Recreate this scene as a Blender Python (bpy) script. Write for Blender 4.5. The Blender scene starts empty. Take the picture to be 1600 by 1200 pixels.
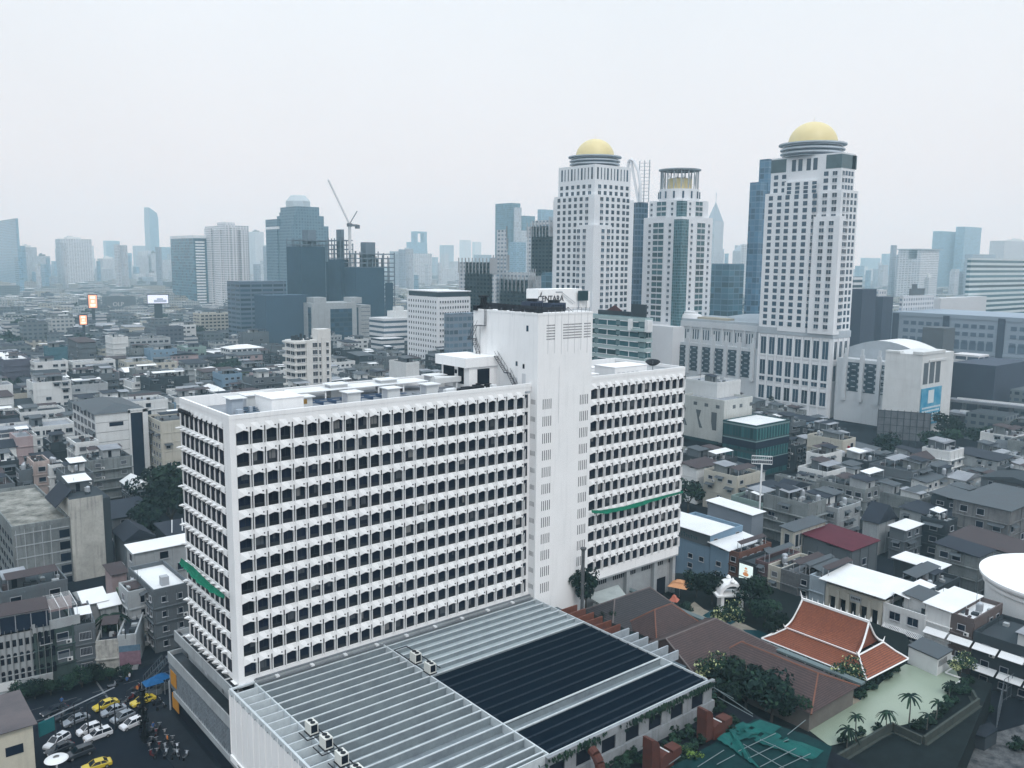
import bpy, bmesh, math, random
from mathutils import Vector, Matrix
sc = bpy.context.scene
COL = sc.collection
rnd = random.Random(7)
# ---------------------------------------------------------------- camera
CAM = Vector((-42.853, -111.376, 73.0))
AR = Vector((0.77343463, -0.63380878, 0.00923646)); AU = Vector((0.08209731, 0.11461045, 0.99001236)); AF = Vector((0.62853712, 0.76495155, -0.14067769))
FPX = 1352.76
cd = bpy.data.cameras.new('camera'); cam = bpy.data.objects.new('camera', cd); COL.objects.link(cam)
M = Matrix((AR, AU, -AF)).transposed().to_4x4(); M.translation = CAM
cam.matrix_world = M
cd.sensor_width = 36.0; cd.lens = 36.0*FPX/1600.0; cd.clip_start = 1.0; cd.clip_end = 30000.0
sc.camera = cam
# ---------------------------------------------------------------- world, sun, exposure
W = bpy.data.worlds.new("World"); sc.world = W; W.use_nodes = True
wn = W.node_tree; wn.nodes.clear()
SUN_EL, SUN_AZ = math.radians(52), math.radians(200)      # azimuth measured clockwise from +Y
out = wn.nodes.new('ShaderNodeOutputWorld'); bg = wn.nodes.new('ShaderNodeBackground'); bg.inputs[1].default_value = 0.1
sky = wn.nodes.new('ShaderNodeTexSky'); sky.sky_type = 'NISHITA'; sky.sun_disc = False
sky.sun_elevation = SUN_EL; sky.sun_rotation = SUN_AZ; sky.air_density = 1.5; sky.dust_density = 6.0
tc = wn.nodes.new('ShaderNodeTexCoord'); sep = wn.nodes.new('ShaderNodeSeparateXYZ'); ramp = wn.nodes.new('ShaderNodeValToRGB')
wn.links.new(tc.outputs['Generated'], sep.inputs[0]); wn.links.new(sep.outputs[2], ramp.inputs[0])
er = ramp.color_ramp
er.elements[0].position = 0.0; er.elements[0].color = (.79, .782, .805, 1)
er.elements[1].position = 1.0; er.elements[1].color = (1.42, 1.66, 1.88, 1)
for p, c in ((.10, (.82, .815, .84)), (.27, (.82, .865, .91)), (.5, (1.05, 1.20, 1.28))):
    e = er.elements.new(p); e.color = (*c, 1)
# faint cloud mottling
nz = wn.nodes.new('ShaderNodeTexNoise'); nz.inputs['Scale'].default_value = 2.2; nz.inputs['Detail'].default_value = 3
wn.links.new(tc.outputs['Generated'], nz.inputs['Vector'])
mr = wn.nodes.new('ShaderNodeMapRange'); mr.inputs[3].default_value = 9.7; mr.inputs[4].default_value = 11.2
wn.links.new(nz.outputs[0], mr.inputs[0])
vs = wn.nodes.new('ShaderNodeVectorMath'); vs.operation = 'SCALE'
wn.links.new(ramp.outputs[0], vs.inputs[0]); wn.links.new(mr.outputs[0], vs.inputs['Scale'])
v2 = wn.nodes.new('ShaderNodeVectorMath'); v2.operation = 'SCALE'; v2.inputs['Scale'].default_value = 0.12
wn.links.new(sky.outputs[0], v2.inputs[0])
va = wn.nodes.new('ShaderNodeVectorMath'); va.operation = 'ADD'
wn.links.new(vs.outputs[0], va.inputs[0]); wn.links.new(v2.outputs[0], va.inputs[1])
wn.links.new(va.outputs[0], bg.inputs[0]); wn.links.new(bg.outputs[0], out.inputs[0])
sl = bpy.data.lights.new('sun', 'SUN'); sl.energy = 1.1; sl.angle = math.radians(14); sl.color = (1.0, .985, .96)
so = bpy.data.objects.new('sun', sl); COL.objects.link(so)
sd = Vector((math.sin(SUN_AZ)*math.cos(SUN_EL), math.cos(SUN_AZ)*math.cos(SUN_EL), math.sin(SUN_EL)))
so.rotation_euler = sd.to_track_quat('Z', 'Y').to_euler(); so.location = (0, 0, 400)
sc.view_settings.view_transform = 'Standard'; sc.view_settings.look = 'None'
sc.view_settings.exposure = 0.0; sc.view_settings.gamma = 1.0; sc.view_settings.use_curve_mapping = False
sc.render.engine = 'CYCLES'
sc.cycles.volume_bounces = 3; sc.cycles.max_bounces = 6; sc.cycles.diffuse_bounces = 3; sc.cycles.glossy_bounces = 2
sc.cycles.transparent_max_bounces = 8
sc.cycles.use_denoising = True
# ---------------------------------------------------------------- survey helpers: a pixel of the 1600x1200 photo -> a real point
def ray(u, v): return AF + AR*((u-800)/FPX) - AU*((v-600)/FPX)
def G(u, v, z=0.0):
    d = ray(u, v); t = (z-CAM.z)/d.z; p = CAM+d*t; return p
def AT(u, v, dist):
    d = ray(u, v); t = dist/math.hypot(d.x, d.y); return CAM+d*t
def PR(x, y, z):
    d = Vector((x, y, z))-CAM; k = d.dot(AF); return 800+FPX*d.dot(AR)/k, 600-FPX*d.dot(AU)/k
def HT(x, y, v):
    lo, hi = -60., 900.
    for _ in range(50):
        m = (lo+hi)/2
        if PR(x, y, m)[1] > v: lo = m
        else: hi = m
    return lo
def SPAN(p, dx, dy, u):
    """distance along (dx,dy) from p until the photo column u"""
    D = Vector(p)-CAM; e = Vector((dx, dy, 0)); k = (u-800)/FPX
    return (k*D.dot(AF)-D.dot(AR))/(e.dot(AR)-k*e.dot(AF))
# ---------------------------------------------------------------- mesh helpers
class MB:
    def __init__(s): s.v = []; s.f = []; s.m = []
    def quad(s, a, b, c, d, m=0):
        n = len(s.v); s.v += [tuple(a), tuple(b), tuple(c), tuple(d)]; s.f.append((n, n+1, n+2, n+3)); s.m.append(m)
    def poly(s, pts, m=0):
        n = len(s.v); s.v += [tuple(p) for p in pts]; s.f.append(tuple(range(n, n+len(pts)))); s.m.append(m)
    def box(s, x0, y0, z0, x1, y1, z1, m=0, top=None):
        if x1 < x0: x0, x1 = x1, x0
        if y1 < y0: y0, y1 = y1, y0
        n = len(s.v)
        s.v += [(x0,y0,z0),(x1,y0,z0),(x1,y1,z0),(x0,y1,z0),(x0,y0,z1),(x1,y0,z1),(x1,y1,z1),(x0,y1,z1)]
        s.f += [(n,n+3,n+2,n+1),(n+4,n+5,n+6,n+7),(n,n+1,n+5,n+4),(n+1,n+2,n+6,n+5),(n+2,n+3,n+7,n+6),(n+3,n,n+4,n+7)]
        s.m += [m, m if top is None else top, m, m, m, m]
        return s
    def hexa(s, b, t, m=0):
        n = len(s.v); s.v += [tuple(p) for p in b]+[tuple(p) for p in t]
        s.f += [(n+3,n+2,n+1,n),(n+4,n+5,n+6,n+7)]+[(n+i, n+(i+1)%4, n+4+(i+1)%4, n+4+i) for i in range(4)]; s.m += [m]*6
    def prism(s, poly, z0, z1, m=0, top=None, ztop=None):
        n = len(s.v); k = len(poly)
        s.v += [(x, y, z0) for x, y in poly]
        s.v += [(x, y, z1 if ztop is None else ztop[i]) for i, (x, y) in enumerate(poly)]
        s.f.append(tuple(range(n+k-1, n-1, -1))); s.m.append(m)
        s.f.append(tuple(range(n+k, n+2*k))); s.m.append(m if top is None else top)
        for i in range(k):
            s.f.append((n+i, n+(i+1) % k, n+k+(i+1) % k, n+k+i)); s.m.append(m)
        return s
    def tube(s, p0, p1, r, n=6, m=0, r1=None, caps=True):
        p0 = Vector(p0); p1 = Vector(p1); d = p1-p0
        if d.length < 1e-6: return s
        r1 = r if r1 is None else r1
        a = d.orthogonal().normalized(); b = d.cross(a).normalized(); k = len(s.v)
        for p, q in ((p0, r), (p1, r1)):
            for i in range(n):
                t = 2*math.pi*i/n; s.v.append(tuple(p+(a*math.cos(t)+b*math.sin(t))*q))
        for i in range(n): s.f.append((k+i, k+(i+1) % n, k+n+(i+1) % n, k+n+i)); s.m.append(m)
        if caps:
            s.f.append(tuple(range(k+n-1, k-1, -1))); s.m.append(m); s.f.append(tuple(range(k+n, k+2*n))); s.m.append(m)
        return s
    def lathe(s, prof, n=24, cx=0, cy=0, m=0, sx=1, sy=1):
        k = len(s.v)
        for r, z in prof:
            for i in range(n):
                t = 2*math.pi*i/n; s.v.append((cx+r*math.cos(t)*sx, cy+r*math.sin(t)*sy, z))
        for j in range(len(prof)-1):
            for i in range(n):
                a = k+j*n+i; b = k+j*n+(i+1) % n
                s.f.append((a, b, b+n, a+n)); s.m.append(m)
        s.f.append(tuple(range(k+(len(prof)-1)*n, k+len(prof)*n))); s.m.append(m)
        return s
    def mesh(s, name, mats, smooth=False):
        me = bpy.data.meshes.new(name); me.from_pydata(s.v, [], s.f)
        for mt in mats: me.materials.append(mt)
        if len(mats) > 1: me.polygons.foreach_set('material_index', s.m)
        if smooth: me.polygons.foreach_set('use_smooth', [True]*len(s.f))
        me.update(); return me
def link(name, me, parent=None, loc=None, rz=0.0, scale=None):
    o = bpy.data.objects.new(name, me); COL.objects.link(o)
    if parent is not None: o.parent = parent
    if loc is not None: o.location = loc
    if rz: o.rotation_euler = (0, 0, rz)
    if scale is not None: o.scale = scale
    return o
WHOLE = {'roof_clutter', 'hanging_vine', 'foliage', 'distant_rooftops', 'distant_trees', 'window'}
def pieces(mb):
    """the separate solids collected in mb"""
    par = list(range(len(mb.v)))
    def f(i):
        while par[i] != i: par[i] = par[par[i]]; i = par[i]
        return i
    for q in mb.f:
        a = f(q[0])
        for i in q[1:]: par[f(i)] = a
    out = {}
    for q, m in zip(mb.f, mb.m): out.setdefault(f(q[0]), []).append((q, m))
    res = []
    for fs in out.values():
        b = MB(); mp = {}
        for q, m in fs:
            for i in q:
                if i not in mp: mp[i] = len(b.v); b.v.append(mb.v[i])
            b.f.append(tuple(mp[i] for i in q)); b.m.append(m)
        res.append(b)
    return res
def part(name, mb, mats, parent=None, loc=None, rz=0.0, smooth=False, label=None, stuff=False):
    if stuff and name not in WHOLE and parent is not None:
        # countable pieces: each its own part, the nearest hundred, the rest one part
        ps = pieces(mb); root = parent if parent.parent is None else parent.parent; o_ = Vector(root.location); c_, s_ = math.cos(root.rotation_euler[2]), math.sin(root.rotation_euler[2])
        ps.sort(key=lambda b: (Vector((o_.x+c_*b.v[0][0]-s_*b.v[0][1], o_.y+s_*b.v[0][0]+c_*b.v[0][1], o_.z+b.v[0][2]))-CAM).length)
        for b in ps[:100]: o = part(name, b, mats, parent, loc, rz, smooth, label)
        if ps[100:]:
            r = MB()
            for b in ps[100:]: n = len(r.v); r.v += b.v; r.f += [tuple(i+n for i in q) for q in b.f]; r.m += b.m
            o = link(name, r.mesh(name, mats if isinstance(mats, (list, tuple)) else [mats]), parent); o['kind'] = 'stuff'
        return o
    if not isinstance(mats, (list, tuple)): mats = [mats]
    o = link(name, mb.mesh(name, mats, smooth), parent, loc, rz)
    if label: o['label'] = label
    if stuff: o['kind'] = 'stuff'
    return o
def struct(name, mb, mats, **k):
    o = part(name, mb, mats, **k); o['kind'] = 'structure'; return o
LABELS = {}
def tag(o, label, cat, group=None, kind=None):
    o['label'] = label; o['category'] = cat
    if group: o['group'] = group
    if kind: o['kind'] = kind
    LABELS.setdefault(label, []).append(o)
    return o
def thing(name, label, cat, loc=(0, 0, 0), rz=0.0, group=None):
    o = link(name, None, None, loc, rz); o.empty_display_size = .5
    return tag(o, label, cat, group)
def copy_tree(src, loc, rz, label, group=None, scale=None):
    r = src.copy(); COL.objects.link(r); r.location = loc; r.rotation_euler = (0, 0, rz)
    if scale is not None: r.scale = scale if not isinstance(scale, (int, float)) else (scale,)*3
    r['label'] = label; LABELS.setdefault(label, []).append(r)
    if group: r['group'] = group
    for ch in list(src.children):
        c = ch.copy(); COL.objects.link(c); c.parent = r
        for g in list(ch.children):
            d = g.copy(); COL.objects.link(d); d.parent = c
    return r
# ---------------------------------------------------------------- materials
def _n(nt, t, **k):
    n = nt.nodes.new(t)
    for a, b in k.items(): setattr(n, a, b)
    return n
MATS = {}
def mat(name, col, rough=.8, var=.12, scale=.25, streak=0.0, metal=0.0, spec=.10, dirt=None, fine=0.0, rand=0.0, bump=0.0):
    """painted/concrete surface: world-space mottling, optional rain streaks and grime"""
    if name in MATS: return MATS[name]
    m = bpy.data.materials.new(name); m.use_nodes = True; nt = m.node_tree; bs = nt.nodes['Principled BSDF']
    bs.inputs['Roughness'].default_value = rough; bs.inputs['Metallic'].default_value = metal
    bs.inputs['Specular IOR Level'].default_value = spec
    geo = _n(nt, 'ShaderNodeNewGeometry')
    n1 = _n(nt, 'ShaderNodeTexNoise'); n1.inputs['Scale'].default_value = scale; n1.inputs['Detail'].default_value = 6; n1.inputs['Roughness'].default_value = .65
    nt.links.new(geo.outputs['Position'], n1.inputs['Vector'])
    d = dirt or tuple(c*.35 for c in col)
    rp = _n(nt, 'ShaderNodeValToRGB'); nt.links.new(n1.outputs[0], rp.inputs[0])
    e = rp.color_ramp.elements; e[0].position = .32; e[1].position = .62
    k = var
    e[0].color = tuple(c*(1-k)+q*k for c, q in zip(col, d))+(1,); e[1].color = (*col, 1)
    last = rp.outputs[0]
    def mix(fac, c2):
        nonlocal last
        x = _n(nt, 'ShaderNodeMix', data_type='RGBA'); nt.links.new(fac, x.inputs[0]); nt.links.new(last, x.inputs[6]); x.inputs[7].default_value = (*c2, 1)
        last = x.outputs[2]
    if streak > 0:
        mp = _n(nt, 'ShaderNodeMapping'); mp.inputs['Scale'].default_value = (1.6, 1.6, .12); nt.links.new(geo.outputs['Position'], mp.inputs[0])
        n2 = _n(nt, 'ShaderNodeTexNoise'); n2.inputs['Scale'].default_value = .9; n2.inputs['Detail'].default_value = 5; nt.links.new(mp.outputs[0], n2.inputs['Vector'])
        r2 = _n(nt, 'ShaderNodeMapRange'); r2.inputs[1].default_value = .52; r2.inputs[2].default_value = .78; r2.inputs[3].default_value = 0; r2.inputs[4].default_value = streak
        nt.links.new(n2.outputs[0], r2.inputs[0]); mix(r2.outputs[0], d)
    if fine > 0:
        n3 = _n(nt, 'ShaderNodeTexNoise'); n3.inputs['Scale'].default_value = 2.3; n3.inputs['Detail'].default_value = 8; n3.inputs['Roughness'].default_value = .75
        nt.links.new(geo.outputs['Position'], n3.inputs['Vector'])
        r3 = _n(nt, 'ShaderNodeMapRange'); r3.inputs[1].default_value = .5; r3.inputs[2].default_value = .75; r3.inputs[4].default_value = fine
        nt.links.new(n3.outputs[0], r3.inputs[0]); mix(r3.outputs[0], d)
    if rand > 0:
        oi = _n(nt, 'ShaderNodeObjectInfo'); hs = _n(nt, 'ShaderNodeHueSaturation')
        r4 = _n(nt, 'ShaderNodeMapRange'); r4.inputs[3].default_value = 1-rand; r4.inputs[4].default_value = 1+rand
        nt.links.new(oi.outputs['Random'], r4.inputs[0]); nt.links.new(r4.outputs[0], hs.inputs['Value']); nt.links.new(last, hs.inputs['Color']); last = hs.outputs[0]
    nt.links.new(last, bs.inputs['Base Color'])
    if bump > 0:
        bp = _n(nt, 'ShaderNodeBump'); bp.inputs['Strength'].default_value = bump; bp.inputs['Distance'].default_value = .1
        nt.links.new(n1.outputs[0], bp.inputs['Height']); nt.links.new(bp.outputs[0], bs.inputs['Normal'])
    MATS[name] = m; return m
def glass(name, col, rough=.12, spec=.5, rand=.5):
    if name in MATS: return MATS[name]
    m = mat(name, col, rough, var=.3, scale=.6, spec=spec, rand=rand); return m
def emis(name, col, s):
    if name in MATS: return MATS[name]
    m = bpy.data.materials.new(name); m.use_nodes = True; b = m.node_tree.nodes['Principled BSDF']
    b.inputs['Base Color'].default_value = (.02, .02, .02, 1); b.inputs['Emission Color'].default_value = (*col, 1); b.inputs['Emission Strength'].default_value = s
    MATS[name] = m; return m
def facade(name, wall, glassc, bw, fh, fw, fz, rough=.5, zoff=0.0, jit=.0, soff=0.0, roofc=None):
    """wall whose windows are too small in the photo to model: bays of bw m, floors of fh m, window share fw x fz"""
    if name in MATS: return MATS[name]
    m = bpy.data.materials.new(name); m.use_nodes = True; nt = m.node_tree; bs = nt.nodes['Principled BSDF']
    tcn = _n(nt, 'ShaderNodeTexCoord'); sp = _n(nt, 'ShaderNodeSeparateXYZ'); sn = _n(nt, 'ShaderNodeSeparateXYZ')
    nt.links.new(tcn.outputs['Object'], sp.inputs[0]); nt.links.new(tcn.outputs['Normal'], sn.inputs[0])
    def mth(op, a, b=None):
        x = _n(nt, 'ShaderNodeMath', operation=op)
        for i, q in enumerate((a, b)):
            if q is None: continue
            if isinstance(q, (int, float)): x.inputs[i].default_value = q
            else: nt.links.new(q, x.inputs[i])
        return x.outputs[0]
    ax = mth('ABSOLUTE', sn.outputs[0]); ay = mth('ABSOLUTE', sn.outputs[1]); az = mth('ABSOLUTE', sn.outputs[2])
    s = mth('ADD', mth('MULTIPLY', sp.outputs[0], ay), mth('MULTIPLY', sp.outputs[1], ax))
    su = mth('DIVIDE', mth('ADD', s, 5000.*bw+soff), bw); zu = mth('DIVIDE', mth('ADD', sp.outputs[2], 5000.*fh+zoff), fh)
    ma = mth('LESS_THAN', mth('ABSOLUTE', mth('SUBTRACT', mth('FRACT', su), .5)), fw/2)
    mb_ = mth('LESS_THAN', mth('ABSOLUTE', mth('SUBTRACT', mth('FRACT', zu), .5)), fz/2)
    k = mth('MULTIPLY', mth('MULTIPLY', ma, mb_), mth('LESS_THAN', az, .3))
    wnz = _n(nt, 'ShaderNodeTexWhiteNoise', noise_dimensions='2D'); cb = _n(nt, 'ShaderNodeCombineXYZ')
    nt.links.new(mth('FLOOR', su), cb.inputs[0]); nt.links.new(mth('FLOOR', zu), cb.inputs[1]); nt.links.new(cb.outputs[0], wnz.inputs['Vector'])
    gm = _n(nt, 'ShaderNodeMix', data_type='RGBA'); nt.links.new(wnz.outputs[0], gm.inputs[0])
    gm.inputs[6].default_value = (*[c*.55 for c in glassc], 1); gm.inputs[7].default_value = (*[c*1.5+.01 for c in glassc], 1)
    nn = _n(nt, 'ShaderNodeTexNoise'); nn.inputs['Scale'].default_value = .08; nn.inputs['Detail'].default_value = 5; nt.links.new(tcn.outputs['Object'], nn.inputs['Vector'])
    wm = _n(nt, 'ShaderNodeMix', data_type='RGBA'); nt.links.new(nn.outputs[0], wm.inputs[0]); wm.inputs[6].default_value = (*[c*.78 for c in wall], 1); wm.inputs[7].default_value = (*wall, 1)
    fin = _n(nt, 'ShaderNodeMix', data_type='RGBA'); nt.links.new(k, fin.inputs[0]); nt.links.new(wm.outputs[2], fin.inputs[6]); nt.links.new(gm.outputs[2], fin.inputs[7])
    last = fin.outputs[2]
    if roofc:
        rf = _n(nt, 'ShaderNodeMix', data_type='RGBA'); nt.links.new(mth('GREATER_THAN', az, .5), rf.inputs[0]); nt.links.new(last, rf.inputs[6]); rf.inputs[7].default_value = (*roofc, 1); last = rf.outputs[2]
    nt.links.new(last, bs.inputs['Base Color'])
    rr = mth('SUBTRACT', .8, mth('MULTIPLY', k, .55)); nt.links.new(rr, bs.inputs['Roughness'])
    MATS[name] = m; return m
WHITE = mat('white_paint', (.81, .815, .825), .7, var=.12, scale=.15, streak=.22, dirt=(.44, .46, .47), fine=.06)
WHITE2 = mat('white_render', (.58, .60, .61), .75, var=.25, scale=.2, streak=.35, dirt=(.36, .37, .38), fine=.15)
OFFW = mat('off_white_wall', (.33, .36, .38), .85, var=.4, scale=.25, streak=.5, dirt=(.2, .2, .21), fine=.3)
CREAM = mat('cream_wall', (.44, .43, .385), .85, var=.3, scale=.25, streak=.35, dirt=(.28, .26, .22), fine=.15)
GREY = mat('grey_concrete', (.105, .127, .145), .9, var=.5, scale=.3, streak=.6, dirt=(.10, .105, .115), fine=.4)
DGREY = mat('dark_concrete', (.035, .047, .056), .9, var=.5, scale=.3, streak=.5, dirt=(.04, .045, .055), fine=.4)
STAIN = mat('stained_concrete', (.20, .222, .228), .9, var=.55, scale=.22, streak=.85, dirt=(.07, .08, .09), fine=.5)
BLUEW = mat('pale_blue_wall', (.17, .26, .35), .8, var=.2, scale=.25, streak=.3, dirt=(.12, .17, .22))
PINK = mat('pink_wall', (.36, .29, .30), .85, var=.2, scale=.2, streak=.3)
MINT = mat('mint_wall', (.20, .28, .27), .85, var=.3, scale=.25, streak=.4, dirt=(.12, .16, .15))
OLIVE = mat('olive_wall', (.085, .115, .08), .85, var=.35, scale=.3, streak=.5)
METALW = mat('white_metal_sheet', (.68, .70, .72), .45, var=.18, scale=.2, fine=.1, spec=.5)
TIN = mat('grey_tin_roof', (.068, .085, .098), .6, var=.5, scale=.35, fine=.45, dirt=(.07, .07, .08))
DTIN = mat('dark_tin_roof', (.022, .029, .042), .7, var=.5, scale=.3, fine=.4, dirt=(.025, .03, .04))
RUST = mat('rusty_tin_roof', (.062, .05, .054), .8, var=.6, scale=.4, fine=.5, dirt=(.05, .045, .05))
ROOFC = mat('roof_concrete', (.042, .055, .064), .95, var=.7, scale=.25, fine=.6, dirt=(.045, .05, .06))
ROOFL = mat('pale_roof_concrete', (.26, .28, .31), .9, var=.5, scale=.25, fine=.4, dirt=(.15, .155, .17))
GLASS = glass('dark_window_glass', (.008, .014, .028), .2, spec=.25)
GLASSB = glass('blue_window_glass', (.018, .045, .075), .15)
GLASST = glass('teal_window_glass', (.028, .08, .095), .15)
FRAME = mat('window_frame_grey', (.35, .37, .40), .6, var=.1)
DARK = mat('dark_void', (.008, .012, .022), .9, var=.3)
BLACKM = mat('black_metal', (.02, .023, .03), .6, var=.3)
STEEL = mat('galvanised_steel', (.36, .39, .43), .45, var=.3, metal=.3)
ASPH = mat('asphalt', (.006, .010, .018), .95, var=.5, scale=.15, fine=.3, dirt=(.012, .016, .022))
# ================================================================ the white hotel
FL = 3.0; BAY = 2.0258; NB = 12
SILL0 = 48.05                                   # sill of the top row, next rows 3 m apart
hotel = thing('hotel', 'long white twelve-storey hotel slab with hundreds of hooded windows and a blank lift tower', 'hotel', (0, 0, 0))
XE = 93.68; DY = 19.4; RZ = 50.55; PZ = 52.3; BZ = 14.2
TX0, TX1, TYF, TZ = 52.95, 65.8, -1.56, 64.3
FX0 = .84+BAY-BAY                                  # left edge of first bay
HD = .07; HM = .55
def unit_rows(mb, x0, nbays, bay, ox, oy, dx, dy, nx, ny):
    """spandrels with zigzag hoods + twin fins along a facade; (dx,dy) along, (nx,ny) outwards"""
    def P(s, o, z): return (ox+dx*s+nx*o, oy+dy*s+ny*o, z)
    HM = .30 if nx == 0 else .16; ZR = .36 if nx == 0 else .12
    for r in range(NB):
        sill = SILL0-FL*r
        hz1 = sill+(1.72 if nx == 0 else 2.08)                            # head of the window = lower edge of spandrel above
        tz = sill+3.0 if r else sill+3.0
        for k in range(nbays):
            a = x0+k*bay; c = a+bay
            mid = (a+c)/2
            # sloping hood: flush at its top edge, deep at the mullions, shallow at mid bay
            t0, t1 = P(a, .03, tz), P(c, .03, tz)
            q0, qm, q1 = P(a, HD, hz1), P(mid, HM, hz1+ZR), P(c, HD, hz1)
            tm = P(mid, .03, tz)
            mb.poly([t0, q0, qm, tm]); mb.poly([tm, qm, q1, t1])
            # underside back to the wall
            mb.poly([q0, P(a, -.3, hz1+.02), P(mid, -.3, hz1+ZR+.01), qm]); mb.poly([qm, P(mid, -.3, hz1+ZR+.01), P(c, -.3, hz1+.02), q1])
            # sill
            if r == NB-1 or True:
                mb.poly([P(a, .03, sill), P(c, .03, sill), P(c, -.3, sill+.02), P(a, -.3, sill+.02)])
            # shoulder corbel, reads as the small bracket under each mullion
def fins(mb, x0, nbays, bay, ox, oy, dx, dy, nx, ny, first=False):
    def P(s, o, z): return (ox+dx*s+nx*o, oy+dy*s+ny*o, z)
    for k in range((0 if first else 1), nbays+1):
        c = x0+k*bay; fo = .13 if nx == 0 else .04
        for s0, s1 in (((-.205, -.115), (.115, .205)) if nx == 0 else ((-.13, -.06), (.06, .13))):
            for r in range(NB):
                sill = SILL0-FL*r; top = sill+1.9
                b = [P(c+s0, -.27, sill-.2), P(c+s1, -.27, sill-.2), P(c+s1, fo, sill-.2), P(c+s0, fo, sill-.2)]
                t = [P(c+s0, -.27, top), P(c+s1, -.27, top), P(c+s1, fo+.02, top), P(c+s0, fo+.02, top)]
                mb.hexa(b, t)
shell = MB(); fin = MB(); slot = MB(); caps_ = MB()
# front facade, left wing (25 bays + a half bay), right wing, left gable
runs = [(.84, 25, BAY, 0, 0, 1, 0, 0, -1), (67.23, 13, BAY, 0, 0, 1, 0, 0, -1), (2.25, 9, (DY-.15-2.25)/9, 0, 0, 0, 1, -1, 0)]
for rr in runs:
    unit_rows(shell, *rr); fins(fin, *rr)
    x0, nb, bay, ox, oy, dx, dy, nx, ny = rr
    for k in range(1, nb+(0 if rr is runs[2] else 1)):
        c = x0+k*bay
        for r in range(NB):
            z = SILL0-FL*r+1.7
            # drain slot above each mullion
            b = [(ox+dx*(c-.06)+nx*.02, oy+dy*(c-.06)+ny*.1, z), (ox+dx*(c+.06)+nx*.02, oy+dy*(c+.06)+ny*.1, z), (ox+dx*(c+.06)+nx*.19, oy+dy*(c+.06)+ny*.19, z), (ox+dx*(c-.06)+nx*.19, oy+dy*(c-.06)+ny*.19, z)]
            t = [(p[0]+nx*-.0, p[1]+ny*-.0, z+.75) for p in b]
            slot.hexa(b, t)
            slot.box(*[q for q in ((ox+dx*(c-.115)-nx*.12-abs(dy)*.02, oy+dy*(c-.115)-ny*.12-abs(dx)*.02, z-1.8, ox+dx*(c+.115)-nx*.12+abs(dy)*.02, oy+dy*(c+.115)-ny*.12+abs(dx)*.02, z+.1))])  # black strip between the twin fins, painting in the shade of the gap
            # lamp / bracket speck on the spandrel
            s = c-.62
            zz = z+.62
            caps_.box(ox+dx*s+nx*.42-.07, oy+dy*s+ny*.42-.07, zz, ox+dx*s+nx*.42+.07, oy+dy*s+ny*.42+.1, zz+.14)
# little pointed ledges under each pier of the gable
ledge_ = MB(); x0g, nbg, bg_ = runs[2][:3]
for k in range(1, nbg+1):
    c = x0g+k*bg_
    for r in range(NB):
        z = SILL0-FL*r-.30; ledge_.hexa([(-.02, c-.62, z-.32), (-.02, c+.62, z-.32), (-.02, c+.62, z-.3), (-.02, c-.62, z-.3)], [(-.80, c-.12, z-.06), (-.80, c+.12, z-.06), (-.80, c+.12, z+.0), (-.80, c-.12, z+.0)]); ledge_.poly([(-.02, c-.62, z+.02), (-.8, c-.12, z+.01), (-.8, c+.12, z+.01), (-.02, c+.62, z+.02)])
part('pier_ledge', ledge_, WHITE, hotel, stuff=True)
# solid parts of the slab
core = MB()
core.box(.31, .31, BZ, XE, DY-.02, RZ, top=1)                      # core behind the glass line
core.box(.0, .0, BZ-.5, .86, 2.25, PZ-.6); core.box(-.4, .5, BZ, .0, 2.0, BZ+.02)                        # corner pier
core.box(0.003, DY-.15, BZ, .8, DY, PZ-.6)
for x0, x1 in ((.86, 52.9), (67.2, XE)):
    core.box(x0, .02, BZ-.5 if x0 < 5 else 13.2, x1, .31, SILL0-33.02)
    core.box(x0, .02, SILL0+2.98, x1, .31, PZ-.6)     # base band
core.box(XE-.14, .01, 13.2, XE, DY, PZ-.6)
core.box(.02, 2.25, BZ, .31, DY-.15, SILL0-33.02); core.box(.02, 2.25, SILL0+2.98, .31, DY-.15, PZ-.6)
# parapet ring
core.box(-.02, -.03, PZ-.62, XE+.02, .32, PZ); core.box(-.02, DY-.3, PZ-1.7, XE+.02, DY+.02, PZ)
core.box(-.021, .32, PZ-.62, .33, DY-.3, PZ); core.box(XE-.33, .32, PZ-.62, XE+.021, DY-.3, PZ)
core.box(.33, .32, RZ-.1, XE-.33, DY-.3, RZ+.02, m=1)
part('wall', core, [WHITE, ROOFL], hotel)
for nm, mbx in (('sunshade', shell), ('mullion', fin)):       # one band per floor / one pair of fins per bay line
    grp = {}
    for b_ in pieces(mbx):
        x, y, z = b_.v[0]; on = 'g' if x < .2 and y > 1 else 'r' if x > 60 else 'l'
        key = (on, int((z+1.4)/3.0)) if nm == 'sunshade' else (on, int(((y if on == 'g' else x)-{'g': 2.25, 'r': 67.23, 'l': .84}[on])/{'g': 1.889, 'r': BAY, 'l': BAY}[on]+.5))
        r_ = grp.setdefault(key, MB()); n_ = len(r_.v); r_.v += b_.v; r_.f += [tuple(i+n_ for i in q) for q in b_.f]; r_.m += b_.m
    for r_ in list(grp.values()): part(nm, r_, WHITE, hotel)
part('drain_slot_gap_shade', slot, BLACKM, hotel, stuff=True); part('wall_lamp', caps_, BLACKM, hotel, stuff=True)
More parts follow.
